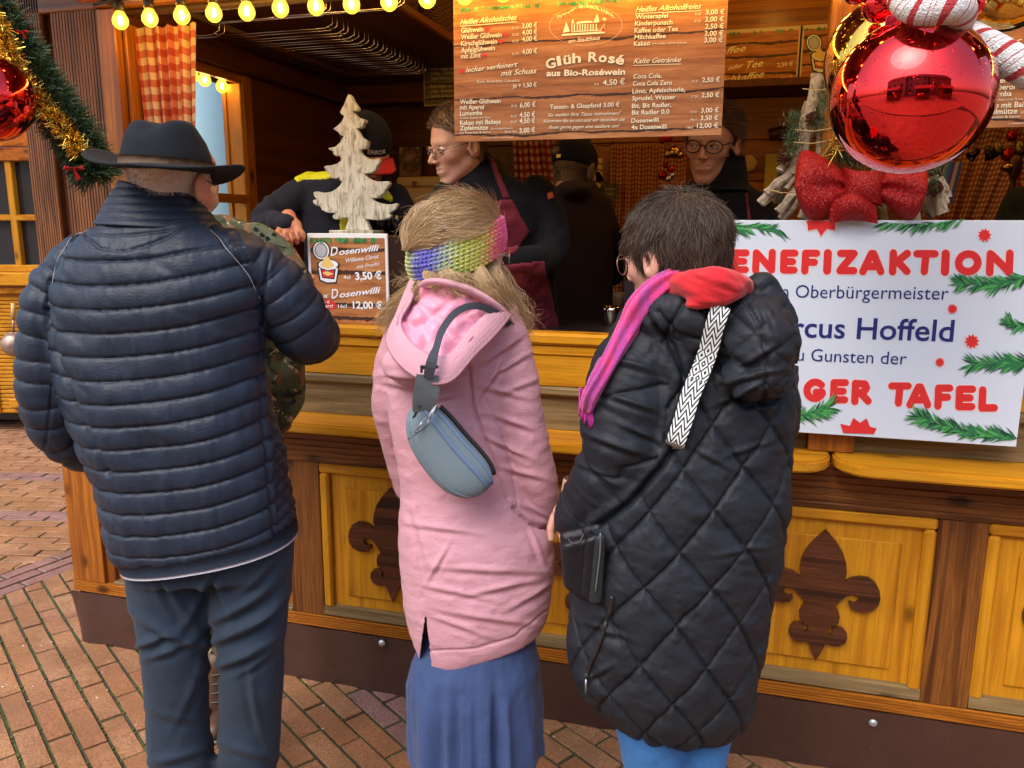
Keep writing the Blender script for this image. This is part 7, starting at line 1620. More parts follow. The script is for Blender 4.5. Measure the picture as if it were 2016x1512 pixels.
def slab(pts, R, d0, d1, rr=.01):
    """rounded slab through 4 photo corners"""
    C_ = [V(x, y, R) for x, y in pts]; o = remesh([join(*[capsule_path([C_[i]+f0*dd, C_[(i+1) % 4]+f0*dd], rr, 10) for i in range(4) for dd in (d0, d1)]), (np.array([c+f0*dd for dd in (d0-rr*.8, d1+rr*.8) for c in C_]), [(0, 1, 2, 3), (7, 6, 5, 4), (0, 4, 5, 1), (1, 5, 6, 2), (2, 6, 7, 3), (3, 7, 4, 0)])], .005, 1); return o
RHB = RK-.085
q = slab([(1116, 1075), (1156, 1066), (1148, 1168), (1120, 1146)], RHB, -.005, .05, .012); finish(q, 'bag_body', lea, hb)
q = slab([(1158, 1062), (1172, 1056), (1162, 1172), (1150, 1164)], RHB-.01, -.01, .05, .009); finish(q, 'front_pocket', lea, hb)
q = slab([(1178, 1056), (1184, 1054), (1176, 1176), (1166, 1176)], RHB-.015, -.012, .05, .009); finish(q, 'zip_edge', plain('dark_grey_leather', (.016, .020, .024), .5, spec=.3), hb)
put('zip_teeth', tube(smoothpath([V(1182, 1050, RHB-.040), V(1181, 1090, RHB-.040), V(1172, 1165, RHB-.038)], 20), .0016, 6), plain('zip_light', (.25, .28, .3), .4, .8), hb, smooth=True)
put('wrist_loop', tube(smoothpath([V(1118, 1060, RHB-.02), V(1128, 1070, RHB-.03), V(1142, 1066, RHB-.03), V(1150, 1048, RHB-.02)], 16), .0018, 6), M['black'], hb, smooth=True)
# ============================================================ soldier between the hatted man and the counter
def m_camo():
    m = NT('woodland_camouflage'); co = m.coord(); g = [m.noise(m.coord(rot=(i, .7*i, .3)), 17+3*i, 3, .6, .5) for i in range(4)]
    c = m.mix(m.ramp(g[0], [(.50, (0, 0, 0)), (.51, (1, 1, 1))]), (.075, .095, .045), (.16, .085, .04)); c = m.mix(m.ramp(g[1], [(.54, (0, 0, 0)), (.55, (1, 1, 1))]), c, (.035, .05, .025)); c = m.mix(m.ramp(g[2], [(.58, (0, 0, 0)), (.59, (1, 1, 1))]), c, (.015, .014, .012))
    c = m.mix(m.ramp(g[3], [(.62, (0, 0, 0)), (.63, (1, 1, 1))]), c, (.42, .36, .20)); m.col(c); m.set(Roughness=.85); m.bump(m.noise(co, 30, 4), .5, .006); return m.m
MCm = m_camo(); RS = 2.12
sol_ = thing('person', 'person in camouflage uniform mostly hidden between the hatted man and the counter', 'person', V(430, yz(RS, 0), RS))
tb_ = remesh([rows([(425, 350, 450, .02, .8), (438, 320, 505, .02, .55, -.08), (465, 305, 545, .02, .50, -.12), (520, 300, 575, .02, .52, -.1), (600, 305, 570, .02, .55), (700, 318, 572, .02, .6), (760, 325, 588, .02, .6), (810, 335, 575, .02, .6), (850, 345, 560, .02, .55), (900, 352, 530, .02, .55)], RS), limb([(505, 468, .02, 32), (548, 500, .0, 33), (585, 560, .0, 30), (595, 610, .08, 26), (588, 590, .18, 22)], RS, sm=20), limb([(575, 720, .0, 26), (570, 790, .0, 28), (556, 830, .0, 24)], RS)], .008, 4, 1)
v, n = getv(tb_), getn(tb_); v = v+n*(.006*fbm(v*14, 3, 91))[:, None]; setv(tb_, v); coatc = finish(tb_, 'field_jacket', MCm, sol_); sn = getn(tb_)
yf = yz(RS, .10); tl = remesh([rows([(860, 345, 440, .02, .9), (1000, 350, 440, .02, .9), (1150, 352, 438, .02, .9), (1230, 356, 436, .02, .9), (1300, 362, 432, .02, .9)], RS, 24, 2), rows([(860, 430, 545, .02, .9), (1000, 410, 530, .02, .9), (1150, 404, 505, .02, .9), (1230, 406, 490, .02, .9), (1300, 405, 480, .02, .95), (1318, 405, 470, .02, .95)], RS, 24, 2)], .009, 3, 0)
v, n = getv(tl), getn(tl); setv(tl, v+n*(.006*fbm(v*12, 3, 92))[:, None]); finish(tl, 'field_trousers', MCm, sol_)
bm_ = plain('brown_boot_leather', (.10, .05, .03), .5, bump=.4); 
for x, yy, dd in ((430, 1300, 0), (392, 1280, .03)):
    bt = put('combat_boot', remesh and join(limb([(x, yy, dd, 30), (x, yy+60, dd, 28), (x-2, yy+110, dd-.0, 30)], RS), limb([(x-2, yy+118, dd+.02, 28), (x-4, yy+130, dd-.08, 26), (x-6, yy+142, dd-.15, 22)], RS)), bm_, sol_, smooth=True)
    put('sole', limb([(x-2, yy+142, dd+.03, 25), (x-4, yy+152, dd-.08, 24), (x-7, yy+160, dd-.16, 20)], RS, flat=(.35, (0, 0, 1))), plain('pale_sole', (.35, .33, .28), .7), bt, smooth=True)
    for k in range(4): put('lace', tube([V(x-14, yy+30+k*18, RS+dd-.045), V(x+14, yy+26+k*18, RS+dd-.045)], .0018, 5), M['black'], bt)
head(sol_, V(368, 372, RS+.02), basis(-10, 22, 0), m_skin('soldier_skin', (.5, .28, .2)), .95); put('field_cap', ellip(368, 335, .02, 52, 40, .10, RS), MCm, sol_, smooth=True)
def decal(me, pts, name, mat, par, off=.003, thr=0.):
    return patch(me, pts, off, name, mat, par, edge=False, thr=thr)
decal(tb_, [(487, 440), (520, 446), (560, 470), (566, 490), (535, 482), (500, 466)], 'shoulder_tab', plain('olive_tab', (.07, .085, .05), .85), coatc)
for c in ((505, 452), (516, 462), (528, 470), (540, 463)): p_ = ontop([c], getv(tb_)+wloc(coatc), sn, .006)[0]; put('rank_star', join(frame(box(-.005, .005, -.001, .001, -.005, .005, 0), p_, (r0+z0)/1.414, f0, (z0-r0)/1.414)), M['black'], coatc)
# ============================================================ stall staff
MAp = cloth('maroon_apron', (.16, .008, .022), .8, .3, 40, .1, .2); MBk = cloth('black_fleece', (.008, .008, .010), .85, .4, 25, .03, 0, dist=.008, spec=.15)
RX = 2.62
w1 = thing('person', 'man in glasses and maroon apron over black jacket, leaning forward behind the counter', 'person', V(960, yz(RX, .19), RX+.1))
tb = remesh([rows([(312, 930, 980, .03, 1.), (328, 912, 990, .03, .9), (346, 900, 1010, .02, .7, 0), (368, 880, 1052, .02, .52, .02), (400, 862, 1078, .03, .5, .02), (440, 850, 1086, .05, .5), (500, 845, 1092, .09, .5), (560, 842, 1095, .14, .5), (620, 845, 1098, .18, .5), (680, 850, 1100, .22, .5), (800, 850, 1095, .26, .5)], RX), limb([(885, 385, .0, 32), (845, 430, -.02, 32), (810, 480, -.0, 28), (800, 520, .02, 24)], RX, sm=18), limb([(1055, 380, .03, 36), (1088, 450, .02, 34), (1080, 505, -.02, 30), (1020, 512, -.10, 26), (960, 508, -.14, 22)], RX, sm=22), limb([(940, 318, .03, 30), (960, 352, .04, 36)], RX)], .008, 4, 1)
v, n = getv(tb), getn(tb); v = v+n*(.006*fbm(v*13, 3, 95))[:, None]; setv(tb, v); j1 = finish(tb, 'jacket', MBk, w1)
patch(tb, [(958, 305), (974, 318), (1006, 388), (1006, 392), (990, 392), (985, 380)], .006, 'apron_strap', MAp, j1)
patch(tb, [(974, 394), (1008, 390), (1044, 455), (1014, 500), (960, 520), (930, 490), (940, 400)], .006, 'apron_bib', MAp, j1, wr=.002)
patch(tb, [(950, 525), (1072, 512), (1102, 660), (1100, 790), (860, 790), (860, 540)], .007, 'apron_skirt', MAp, j1, wr=.003)
patch(tb, [(893, 358), (902, 356), (902, 400), (893, 400)], .006, 'apron_strap', MAp, j1)
decal(tb, [(1075, 380), (1086, 377), (1090, 390), (1078, 394)], 'sleeve_badge', plain('badge_red', (.5, .08, .03), .6), j1, .004, thr=-.3)
basis.gaze = (.0, .85, -.55)
S1 = m_skin('tanned_skin', (.60, .34, .23)); B1 = basis(118, 14, 6); O1 = V(905, 291, RX-.0)
h1 = head(w1, O1, B1, S1, .97, mouth=.002, eyes=True); hb1 = m_hair('light_brown_short', [(.13, .075, .035), (.22, .13, .065), (.09, .05, .025), (.17, .11, .06)])
def sm_(fr, tp=.0): return lambda v: (v[:, 2] > np.interp(v[:, 1], [-.12, -.05, -.01, .0, .04, .062, .09], [-.065, -.06, -.03, .018, .050, .070, .085])) & ~((np.abs(v[:, 0]) > .077) & (v[:, 2] < .035) & (v[:, 1] > -.04))
short_hair(h1[3], O1, B1, h1, hb1, sm_(0), .014, 5200, .004, lambda p: np.stack([p[:, 0]*3, .55+0*p[:, 0], .35+p[:, 2]*2], 1), 5, .0006, scale=.97, jit=.35)
def specs(par, O, B, sc, mat, rad=.0014, rx=.024, rz=.016, zc=.006, rnd=False):
    f = lambda p: place(np.array([p])*sc, O, B)[0]; out = []
    for s in (-1, 1):
        R_ = [f((s*.033+rx*cos(t), .101-.5*max(0, abs(s*.033+rx*cos(t))-.03), zc+rz*sin(t))) for t in np.linspace(0, 2*pi, 24)]; out += [tube(R_, rad, 6, False), tube([f((s*.057, .090, zc+.006)), f((s*.076, .04, zc+.010)), f((s*.083, -.012, zc+.012))], rad, 6)]
    out.append(tube([f((-.010, .104, zc+.003)), f((0, .108, zc+.006)), f((.010, .104, zc+.003))], rad, 6)); put('spectacles', join(*out), mat, par, smooth=True)
specs(w1, O1, B1, .97, plain('thin_frame', (.25, .22, .2), .3, .9))
# second man, right, dark round glasses
RY = 2.66; w2 = thing('person', 'man with dark round glasses and black high-collared jacket standing right of the menu board', 'person', V(1400, yz(RY, .19), RY+.1))
tb = remesh([rows([(345, 1385, 1450, .03, .95), (362, 1350, 1478, .03, .60), (385, 1310, 1500, .03, .52), (420, 1288, 1512, .03, .52), (480, 1280, 1520, .03, .55), (600, 1285, 1515, .03, .55), (760, 1290, 1505, .03, .55)], RY), limb([(1320, 400, .03, 32), (1296, 470, .02, 34), (1300, 560, -.02, 30)], RY), limb([(1490, 405, .03, 32), (1510, 480, .02, 32), (1500, 560, -.02, 28)], RY)], .008, 4, 1)
v, n = getv(tb), getn(tb); setv(tb, v+n*(.005*fbm(v*15, 3, 97))[:, None]); j2 = finish(tb, 'jacket', MBk, w2)
co_ = rows([(312, 1376, 1464, .03, 1.0, .10), (330, 1372, 1467, .03, 1., .08), (355, 1366, 1470, .03, .95, .04), (375, 1360, 1476, .02, .85)], RY, 40); put('collar', co_, MBk, j2, smooth=True)
for poly in ([(1362, 350), (1369, 350), (1365, 470), (1356, 470)], [(1466, 380), (1472, 380), (1484, 470), (1475, 470)]): patch(tb, poly, .006, 'apron_strap', MAp, j2)
basis.gaze = (.75, .8, -.05)
S2 = m_skin('indoor_skin', (.56, .30, .19)); B2 = basis(152, 10, 4); O2 = V(1400, 288, RY)
h2 = head(w2, O2, B2, S2, 1.0, lean=.97); hb2 = m_hair('brown_hair', [(.05, .022, .012), (.10, .05, .026), (.035, .016, .010)])
short_hair(h2[3], O2, B2, h2, hb2, sm_(0), .022, 5200, .007, lambda p: np.stack([-.7+p[:, 0]*2, -.1+0*p[:, 0], -.35+0*p[:, 0]], 1), 6, .0007, scale=1.0, jit=.25)
specs(w2, O2, B2, 1.0, plain('dark_frame', (.012, .01, .01), .3), .0022, .0245, .019, .007)
# man with black cap facing away
RZ = 3.15; basis.gaze = (0, 1, 0); w3 = thing('person', 'man in black cap and dark jacket bending away at the back of the stall', 'person', V(1130, yz(RZ, .19), RZ))
tb = remesh([rows([(340, 1112, 1160, .0, 1.), (356, 1104, 1168, .0, .95), (370, 1088, 1182, .0, .6, -.05), (400, 1062, 1196, .0, .55, -.08), (440, 1052, 1204, .0, .55), (520, 1052, 1208, .0, .58), (650, 1060, 1205, 0, .6), (800, 1060, 1200, 0, .6)], RZ), limb([(1180, 405, .0, 26), (1198, 470, .03, 27), (1205, 540, .08, 24)], RZ), limb([(1075, 400, .0, 26), (1062, 480, .03, 27)], RZ), ellip(1130, 374, -.045, 38, 20, .10, RZ)], .009, 4, 0); j3 = finish(tb, 'jacket', cloth('dark_maroon_jacket', (.022, .008, .008), .85, .4, 25, .03), w3)
O3 = V(1133, 341, RZ); B3 = basis(-38, 14, 0); h3 = head(w3, O3, B3, S2, .95, eyes=False, cut=-.075); short_hair(h3[3], O3, B3, h3, hb1, lambda v: (v[:, 1] < .0) & (v[:, 2] > -.06) & (v[:, 2] < .03), .01, 1200, .003, None, 7, .0007, scale=.95)
def capm(par, O, B, sc, mat, vm, band=None, back=True):
    cv, cf = nets(lambda p: smax(sd_ell(p, (0, -.018, .045), (.087, .108, .098)), -(p[..., 2]-.018+.10*0), .004), (-.1, -.14, 0), (.1, .12, .16), .005); keep_ = cv[:, 2] > .015; put('cap', (place(cv*sc, O, B), cf), mat, par, smooth=True)
    vv = []
    for i in range(9):
        for j in range(17): a = pi*(.18+.64*j/16); u = i/8; vv.append((cos(a)*.080*(1-.05*u), .055+ .02*sin(a)+u*.075*sin(a)**.8, .030-.020*u-.012*abs(cos(a))))
    vf = [(i*17+j, i*17+j+1, (i+1)*17+j+1, (i+1)*17+j) for i in range(8) for j in range(16)]; o = put('visor', (place(np.array(vv)*sc, O, B), vf), vm, par, smooth=True); q = o.modifiers.new('s', 'SOLIDIFY'); q.thickness = .004
capm(w3, O3, B3, .95, MBk, MBk); 
f3 = lambda p: place(np.array([p])*.95, O3, B3)[0]
put('cap_buckle', join(frame(box(-.010, .010, -.002, .002, -.007, .007, .001), f3((.0, -.130, .028)), B3[0], B3[1], B3[2])), plain('brass', (.5, .36, .12), .35, .9), w3)
put('cap_opening', sphere(f3((-.018, -.118, .052)), .024, 14, 8, (1, .5, .7)), hb1, w3, smooth=True)
# man with black and red cap behind the wooden tree
RV = 2.85; w4 = thing('person', 'man in dark jacket with neon yellow shoulders and red-visored cap behind the wooden tree', 'person', V(680, yz(RV, .19), RV))
tb = remesh([rows([(322, 694, 752, .0, 1.), (338, 686, 756, .02, .95), (350, 625, 775, .02, .55, -.1), (368, 595, 790, .02, .5, -.1), (410, 590, 790, .02, .52), (480, 600, 785, .02, .55), (560, 605, 780, .02, .55), (700, 610, 775, .02, .55)], RV), limb([(615, 368, .02, 28), (570, 395, -.02, 31), (528, 425, -.06, 29), (522, 444, -.10, 26), (540, 436, -.17, 22), (562, 440, -.22, 20)], RV, sm=26), limb([(780, 385, .02, 26), (800, 450, .0, 28), (780, 520, -.1, 24), (720, 560, -.12, 20), (640, 552, -.16, 17)], RV, sm=22)], .0075, 4, 1)
v, n = getv(tb), getn(tb); P_, _ = proj(v); A4 = np.array([V(x, y, RV+d_) for x, y, d_ in ((615, 368, .02), (570, 395, -.02), (528, 425, -.06), (525, 450, -.12), (548, 462, -.22))]); q, tt = along(v, A4); setv(tb, v+n*(.004*fbm(v*16, 3, 99)+np.where(q < .07, .003*np.sin(tt*130+2*vnoise(v*12, 3))*(tt > .12), 0))[:, None]); j4 = finish(tb, 'jacket', cloth('dark_grey_sweat', (.016, .018, .028), .85, .35, 40, .04, 0, spec=.15), w4)
hv = plain('neon_yellow', (.62, .66, .01), .6); patch(tb, [(570, 342), (600, 334), (650, 325), (655, 350), (640, 354), (600, 354), (585, 360)], .004, 'shoulder_panel', hv, j4, thr=-.6); patch(tb, [(735, 360), (765, 374), (775, 388), (772, 400), (750, 390)], .004, 'shoulder_panel', hv, j4, thr=-.6); patch(tb, [(668, 425), (700, 425), (700, 465), (668, 465)], .004, 'front_panel', hv, j4)
O4 = V(722, 304, RV-.02); B4 = basis(214, 34, -6); basis.gaze = (0, 1, -.3); h4 = head(w4, O4, B4, S2, .97); capm(w4, O4, B4, .97, MBk, plain('red_visor', (.45, .01, .015), .6))
tx, tf2 = textgeo('ERROR', .02, .1); tx = tx.copy(); tx[:, 0] -= tx[:, 0].mean(); f4 = lambda p: place(np.array(p)*.97, O4, B4)
wx = tx[:, 0]*.021; pts = np.stack([-wx, .0*wx, .052+tx[:, 1]*.021], 1); k = np.sqrt(np.clip(1-(pts[:, 0]/.087)**2-((pts[:, 2]-.045)/.098)**2, 0, 1)); pts[:, 1] = -.018+.108*k+.0015; put('cap_lettering', (f4(pts), tf2), plain('cap_print', (.5, .42, .38), .6), w4, kind='stuff')
# ---- hands
def fist(par, O, B, skin, sc=1.0, name='hand'):
    fs = []
    for i, (x, ln) in enumerate(((-.030, .95), (-.010, 1.05), (.010, 1.0), (.029, .85))):
        fs.append(([(x, 0, 0), (x*1.02, .026*ln, -.018), (x*.98, .026*ln, -.046*ln), (x*.9, .010, -.060*ln)], .0098-.0006*i))
    fn = hand_sdf(fs, [((-.026, -.005, .0), (.026, -.005, .0), .015, .014), ((-.020, -.045, .004), (.018, -.045, .004), .017, .016), ((-.024, -.004, -.004), (-.018, -.045, .0), .014, .016), ((.024, -.004, -.004), (.018, -.045, .0), .013, .015)], ([(-.030, -.045, -.006), (-.044, -.018, -.022), (-.036, .008, -.040), (-.020, .016, -.052)], .0115), ((0, -.06, .004), (0, -.085, .004), .026, .025))
    hv_, hF_ = nets(fn, (-.07, -.125, -.09), (.06, .06, .04), .003); hv_ = sm_mesh(hv_, hF_, 1, .4); return put(name, (place(hv_*sc, O, B), hF_), skin, par, smooth=True)
S4 = m_skin('ruddy_hand', (.50, .22, .13), .4)
dv_ = f0*-.35+r0*.22-z0*.62; dv_ /= np.linalg.norm(dv_); rv_ = np.cross(f0, dv_)*-1; rv_ = r0-dv_*(r0@dv_); rv_ /= np.linalg.norm(rv_)
fist(w4, V(578, 470, RV-.24), [rv_, dv_, np.cross(rv_, dv_)], S4, 1.0)
fist(w4, V(602, 540, RV-.19), [f0, -r0, z0], S4, .85)
# ============================================================ things on the counter and on the back wall
def lathe_thing(name, lab, cat, c, prof, mat, part='body'):
    t = thing(name, lab, cat, c); put(part, lathe(c, prof, 28), mat, t, smooth=True); return t
RMg = 2.64; c = V(588, 568, RMg); k = mperpx(RMg, 560)
mg = thing('mug', 'glossy dark red mug with gold speckles held by the man in the yellow-shouldered jacket', 'mug', c)
red = NT('red_speckled_glaze'); co = red.coord(); s_ = red.ramp(red.noise(co, 70, 2), [(.66, (0, 0, 0)), (.69, (1, 1, 1))]); red.col(red.mix(s_, (.30, .004, .006), (.7, .5, .2))); red.set(Roughness=.12)
put('body', lathe(c-z0*.04, [(0, 0), (.034, 0), (.040, .01), (.044, .05), (.041, .088), (.037, .090), (.037, .02), (0, .01)], 28), red.m, mg, smooth=True); put('handle', tube(smoothpath([c+r0*.038+z0*.035, c+r0*.062+z0*.030, c+r0*.066-z0*.0, c+r0*.040-z0*.02], 14), .005, 8), red.m, mg, smooth=True)
hd_ = thing('flyer_holder', 'clear acrylic holder with a printed card on the counter beside the red mug', 'flyer holder', V(556, 530, 2.38))
A_ = V(528, 486, 2.38); Bq = V(571, 486, 2.38); h_ = (V(556, 486, 2.38)-V(556, 536, 2.38))[2]
put('card', frame(box(0, np.linalg.norm(Bq-A_), -.001, .001, -h_-.06, 0, 0), A_, r0, f0, z0), plain('pale_blue_card', (.45, .5, .5), .5, var=.3), hd_)
ac = NT('acrylic'); ac.set(Roughness=.05, Transmission_Weight=1., IOR=1.3); put('frame', join(*[frame(box(*q, .001), A_, r0, f0, z0) for q in ((-.004, .0, -.006, .006, -h_-.06, .004), (np.linalg.norm(Bq-A_), np.linalg.norm(Bq-A_)+.004, -.006, .006, -h_-.06, .004), (0, np.linalg.norm(Bq-A_), -.006, .006, .0005, .004))]), plain('acrylic_edge', (.6, .6, .58), .2), hd_)
wb = thing('woven_basket', 'small woven basket on the counter below the mug', 'basket', V(590, 610, 2.38)); cb = V(590, 625, 2.38)
put('weave', join(*[tube([cb+r0*.05*cos(t)+f0*.04*sin(t)+z0*(.012*j+.003*sin(t*8+j*pi)) for t in np.linspace(0, 2*pi, 40)], .005, 6, False) for j in range(5)]), plain('basket_brown', (.22, .11, .04), .7), wb, smooth=True)
# wicker baskets on the hanging shelf
def basket(x, y, z, lx, ly, h, lab):
    t = thing('wicker_basket', lab, 'basket', (x, y, z)); out = []; nn_ = 44
    for j in range(int(h/.011)):
        zz = z+.006+j*.011; out.append(tube([(x+lx*(1+.12*j*.011/h)*np.sign(cos(a))*abs(cos(a))**.6+0*a, y+ly*(1+.12*j*.011/h)*np.sign(sin(a))*abs(sin(a))**.6, zz+.002*sin(a*nn_/2+j*pi)) for a in np.linspace(0, 2*pi, nn_*2)], .0052, 5, False))
    mw = plain('wicker_'+str(x), (.15, .062, .022), .65, var=.35); put('weave', join(*out), mw, t, smooth=True); put('stakes', join(*[tube([(x+lx*.99*np.sign(cos(a))*abs(cos(a))**.6, y+ly*.99*np.sign(sin(a))*abs(sin(a))**.6, z), (x+lx*1.11*np.sign(cos(a))*abs(cos(a))**.6, y+ly*1.11*np.sign(sin(a))*abs(sin(a))**.6, z+h)], .003, 5) for a in np.linspace(0, 2*pi, 30, endpoint=False)]), mw, t, kind='stuff')
basket(-1.34, .62, 2.393, .11, .13, .13, 'brown wicker basket on the hanging shelf, nearer of the two'); basket(-1.35, 1.15, 2.393, .11, .22, .15, 'long brown wicker basket at the back of the hanging shelf')
# boards on the back shelf
def notice(name, lab, xa, xb, ya, yb, Y, texts, gaps, warm, frm=.010):
    a, b = W(xa, ya, Y), W(xb, yb, Y); t = thing(name, lab, 'menu board', ((a[0]+b[0])/2, Y, b[2])); x0_, x1_, zt_, zb_ = a[0], b[0], a[2], b[2]
    put('frame', box(x0_, x1_, Y, Y+.01, zb_, zt_, .002), plain(name+'_frame', (.62, .50, .34), .5, var=.03), t); put('printed_sheet', box(x0_+frm, x1_-frm, Y-.0012, Y-.0002, zb_+frm, zt_-frm, 0), plank_print(name+'_planks', gaps, .004, warm), t)
    P3 = on_plane(Y-.0015); out = [label(P3, s, p, q, h, bo, sh) for s, p, q, h, bo, sh in texts]; put('lettering', join(*out), cream, t, kind='stuff'); A, B = needles_strip(P3, xa+6, xb-6, lambda x: ya+(yb-ya)*.03+4-((x-xa)*.06), 22, 9, int(xa)); put('printed_fir', A, gr1, t, kind='stuff'); return t, P3
notice('coffee_board', 'framed wooden-look board listing coffee, tea and milk coffee right of the big menu', 1375, 1573, 62, 174, 1.66, [('Kaffee', (1402, 111), (1469, 100), 13, .01, .45), ('oder', (1434, 138), (1464, 132), 9, .01, .45), ('Tee', (1470, 135), (1503, 130), 14, .01, .45), ('2,50 €', (1530, 132), (1561, 129), 8, .015, 0), ('Milchkaffee', (1400, 167), (1505, 151), 12, .01, .45), ('3,00 €', (1529, 161), (1560, 157), 8, .0, 0)], [.07, .145, .20], 1.3, .017)
nb2, P3 = notice('can_board', 'framed board with an open tin can drawing, partly behind the big bauble', 1576, 1700, 50, 175, 1.66, [('Dosenwilli', (1616, 172), (1690, 166), 11, .01, .45)], [.05, .11, .17, .23], 1.3, .017); can(on_plane(1.657), 1585, 66, .92, nb2)
notice('rules_board', 'dark framed notice with small print about serving rules, left of the big menu', 833, 990, 122, 203, 1.60, [(s, (848, 138+i*9.6+(6 if i > 2 else 0)), (905+len(s)*.5, 136+i*9.6+(6 if i > 2 else 0)), 6, 0, 0) for i, s in enumerate(('Keine Abgabe von Alkohol', '(z.Bsp.: Glühwein) an', 'Jugendliche unter 16', 'Keine Abgabe von Spirituosen', '(z.Bsp.: Glühwein mit Schuss', 'Liköre & Alcopops) an'))], [.03, .10], .55, .006)
# picture, cream cooler, back wall bits
a, b = W(783, 287, 1.70), W(831, 350, 1.70); t = thing('framed_picture', 'small framed photo print on the dark back wall above the cream appliance', 'picture', ((a[0]+b[0])/2, 1.70, b[2]))
put('frame', box(a[0], b[0], 1.70, 1.72, b[2], a[2], .002), M['black'], t); pcm = NT('picture_print'); co = pcm.coord(); pcm.col(pcm.ramp(pcm.noise(co, 14, 3), [(.35, (.28, .25, .2)), (.48, (.22, .10, .05)), (.55, (.03, .03, .04)), (.65, (.45, .34, .10))])); put('print', box(a[0]+.008, b[0]-.008, 1.6985, 1.6998, b[2]+.008, a[2]-.008, 0), pcm.m, t)
a, b = W(770, 348, 1.35), W(872, 460, 1.35); t = thing('cream_appliance', 'cream coloured appliance with a small shield emblem behind the glasses man', 'appliance', ((a[0]+b[0])/2, 1.35, b[2]-.2)); crm = plain('cream_enamel', (.52, .40, .22), .35, var=.04)
put('body', box(a[0], b[0]+.03, 1.36, 1.62, b[2]-.25, a[2]-.052, .015), crm, t); put('lid', box(a[0]+.015, b[0]-.01, 1.37, 1.60, a[2]-.050, a[2], .012), crm, t); put('emblem', flatpoly(on_plane(1.366), [(811, 357), (821, 357), (821, 363), (816, 370), (811, 363)], .004), plain('emblem_brown', (.12, .05, .02), .5), t)
t = thing('cup_stack', 'dark glass tumblers stacked beside the wooden tree on the metal box', 'tumblers', W(770, 455, .22)); gm = plain('dark_tumbler', (.02, .018, .018), .08, spec=.9)
for k in range(5): c = W(752+k*15, 459, .20+.03*(k % 2)); put('tumbler', lathe(c, [(0, .002), (.017, 0), (.020, .035), (.021, .062), (.019, .062), (.017, .01), (0, .008)], 18), gm, t, smooth=True)
t = thing('twisted_ornament', 'yellow twisted hanging ornament with dark stripes beside the bending man', 'ornament', W(1178, 350, 1.62)); out = []; P1_ = [W(1180, y, 1.62) for y in range(312, 402, 4)]
put('twist', tube(P1_, .016, 12), plain('twist_yellow', (.55, .38, .14), .6), t, smooth=True); put('stripe', tube([P1_[0]+(P1_[-1]-P1_[0])*u+np.array([.0168*cos(u*44), .0168*sin(u*44), 0]) for u in np.linspace(0, 1, 160)], .0028, 5), plain('twist_dark', (.10, .03, .02), .6), t, smooth=True); put('hanger', tube([P1_[0], W(1180, 296, 1.62), W(1186, 292, 1.62)], .0015, 5), M['black'], t)
t = thing('heart_ornament', 'green wreath heart with small golden writing hanging beside the gingham curtain', 'ornament', W(1201, 380, 1.6)); hp = [W(x, y, 1.6) for x, y in ((1201, 404), (1187, 385), (1185, 370), (1192, 361), (1201, 368), (1210, 361), (1217, 370), (1215, 385))]
put('wreath', needles_along(smoothpath(hp+[hp[0]], 60), .008, 900, .011, 61, .001), fir3, t, kind='stuff'); put('heart', flatpoly(on_plane(1.6), [(1201, 402), (1189, 385), (1187, 371), (1193, 364), (1201, 371), (1209, 364), (1215, 371), (1213, 385)], .004), plain('heart_dark', (.05, .05, .012), .6), t); put('lettering', join(label(on_plane(1.59), 'Frohes', (1192, 374), (1210, 373), 4, .01), label(on_plane(1.59), 'Fest', (1195, 384), (1207, 383), 4, .01)), plain('heart_gold', (.45, .3, .05), .5), t, kind='stuff')
t = thing('wall_hook', 'curled black iron hook on the back wall', 'hook', W(1195, 285, 1.64)); put('hook', tube(smoothpath([W(x, y, 1.64) for x, y in ((1180, 294), (1175, 290), (1178, 285), (1185, 286), (1192, 288), (1205, 283), (1207, 276))], 24), .003, 6), M['black'], t, smooth=True)
# string of baubles and bells
t = thing('ornament_string', 'hanging string of small red baubles and golden bells before the back curtain', 'ornament string', W(1318, 275, 1.3)); sr, sg_, ss = plain('small_red_ball', (.45, .01, .01), .12, .7), plain('small_gold_bell', (.45, .28, .08), .25, 1), plain('small_silver', (.5, .5, .52), .2, 1)
put('cord', tube([W(1318, 268, 1.3), W(1312, 370, 1.3)], .001, 5), M['black'], t)
for x, y, r, m_2 in ((1316, 272, 9, sr), (1304, 276, 7, sr), (1328, 300, 13, sg_), (1316, 304, 9, sg_), (1322, 333, 7, sr), (1304, 345, 9, sr), (1316, 352, 7, ss), (1310, 325, 6, sr), (1324, 345, 6, ss), (1338, 305, 8, sg_)): put('ball', sphere(W(x, y, 1.3), r*3.4/FPX, 16, 10), m_2, t, smooth=True)
t = thing('rolling_pin', 'dark brown wooden rolling pin fixed to the back wall', 'rolling pin', W(1535, 262, 1.68)); put('pin', tube([W(1514, 266, 1.68), W(1560, 254, 1.68)], .028, 14), M['flex'], t, smooth=True)
t = thing('wooden_disc', 'pale round wooden disc on the back wall right of the dark-glasses man', 'wooden disc', W(1473, 322, 1.70)); put('disc', lathe(W(1473, 322, 1.72), [(0, .02), (.036, .02), (.039, .015), (.039, 0)], 24, (0, -1, 0)), plain('pale_disc', (.48, .30, .10), .6), t, smooth=True)
for q in ((1464, 322), (1476, 320)): put('disc_hole', lathe(W(*q, 1.695), [(0, .002), (.003, .002)], 10, (0, -1, 0)), M['black'], t)
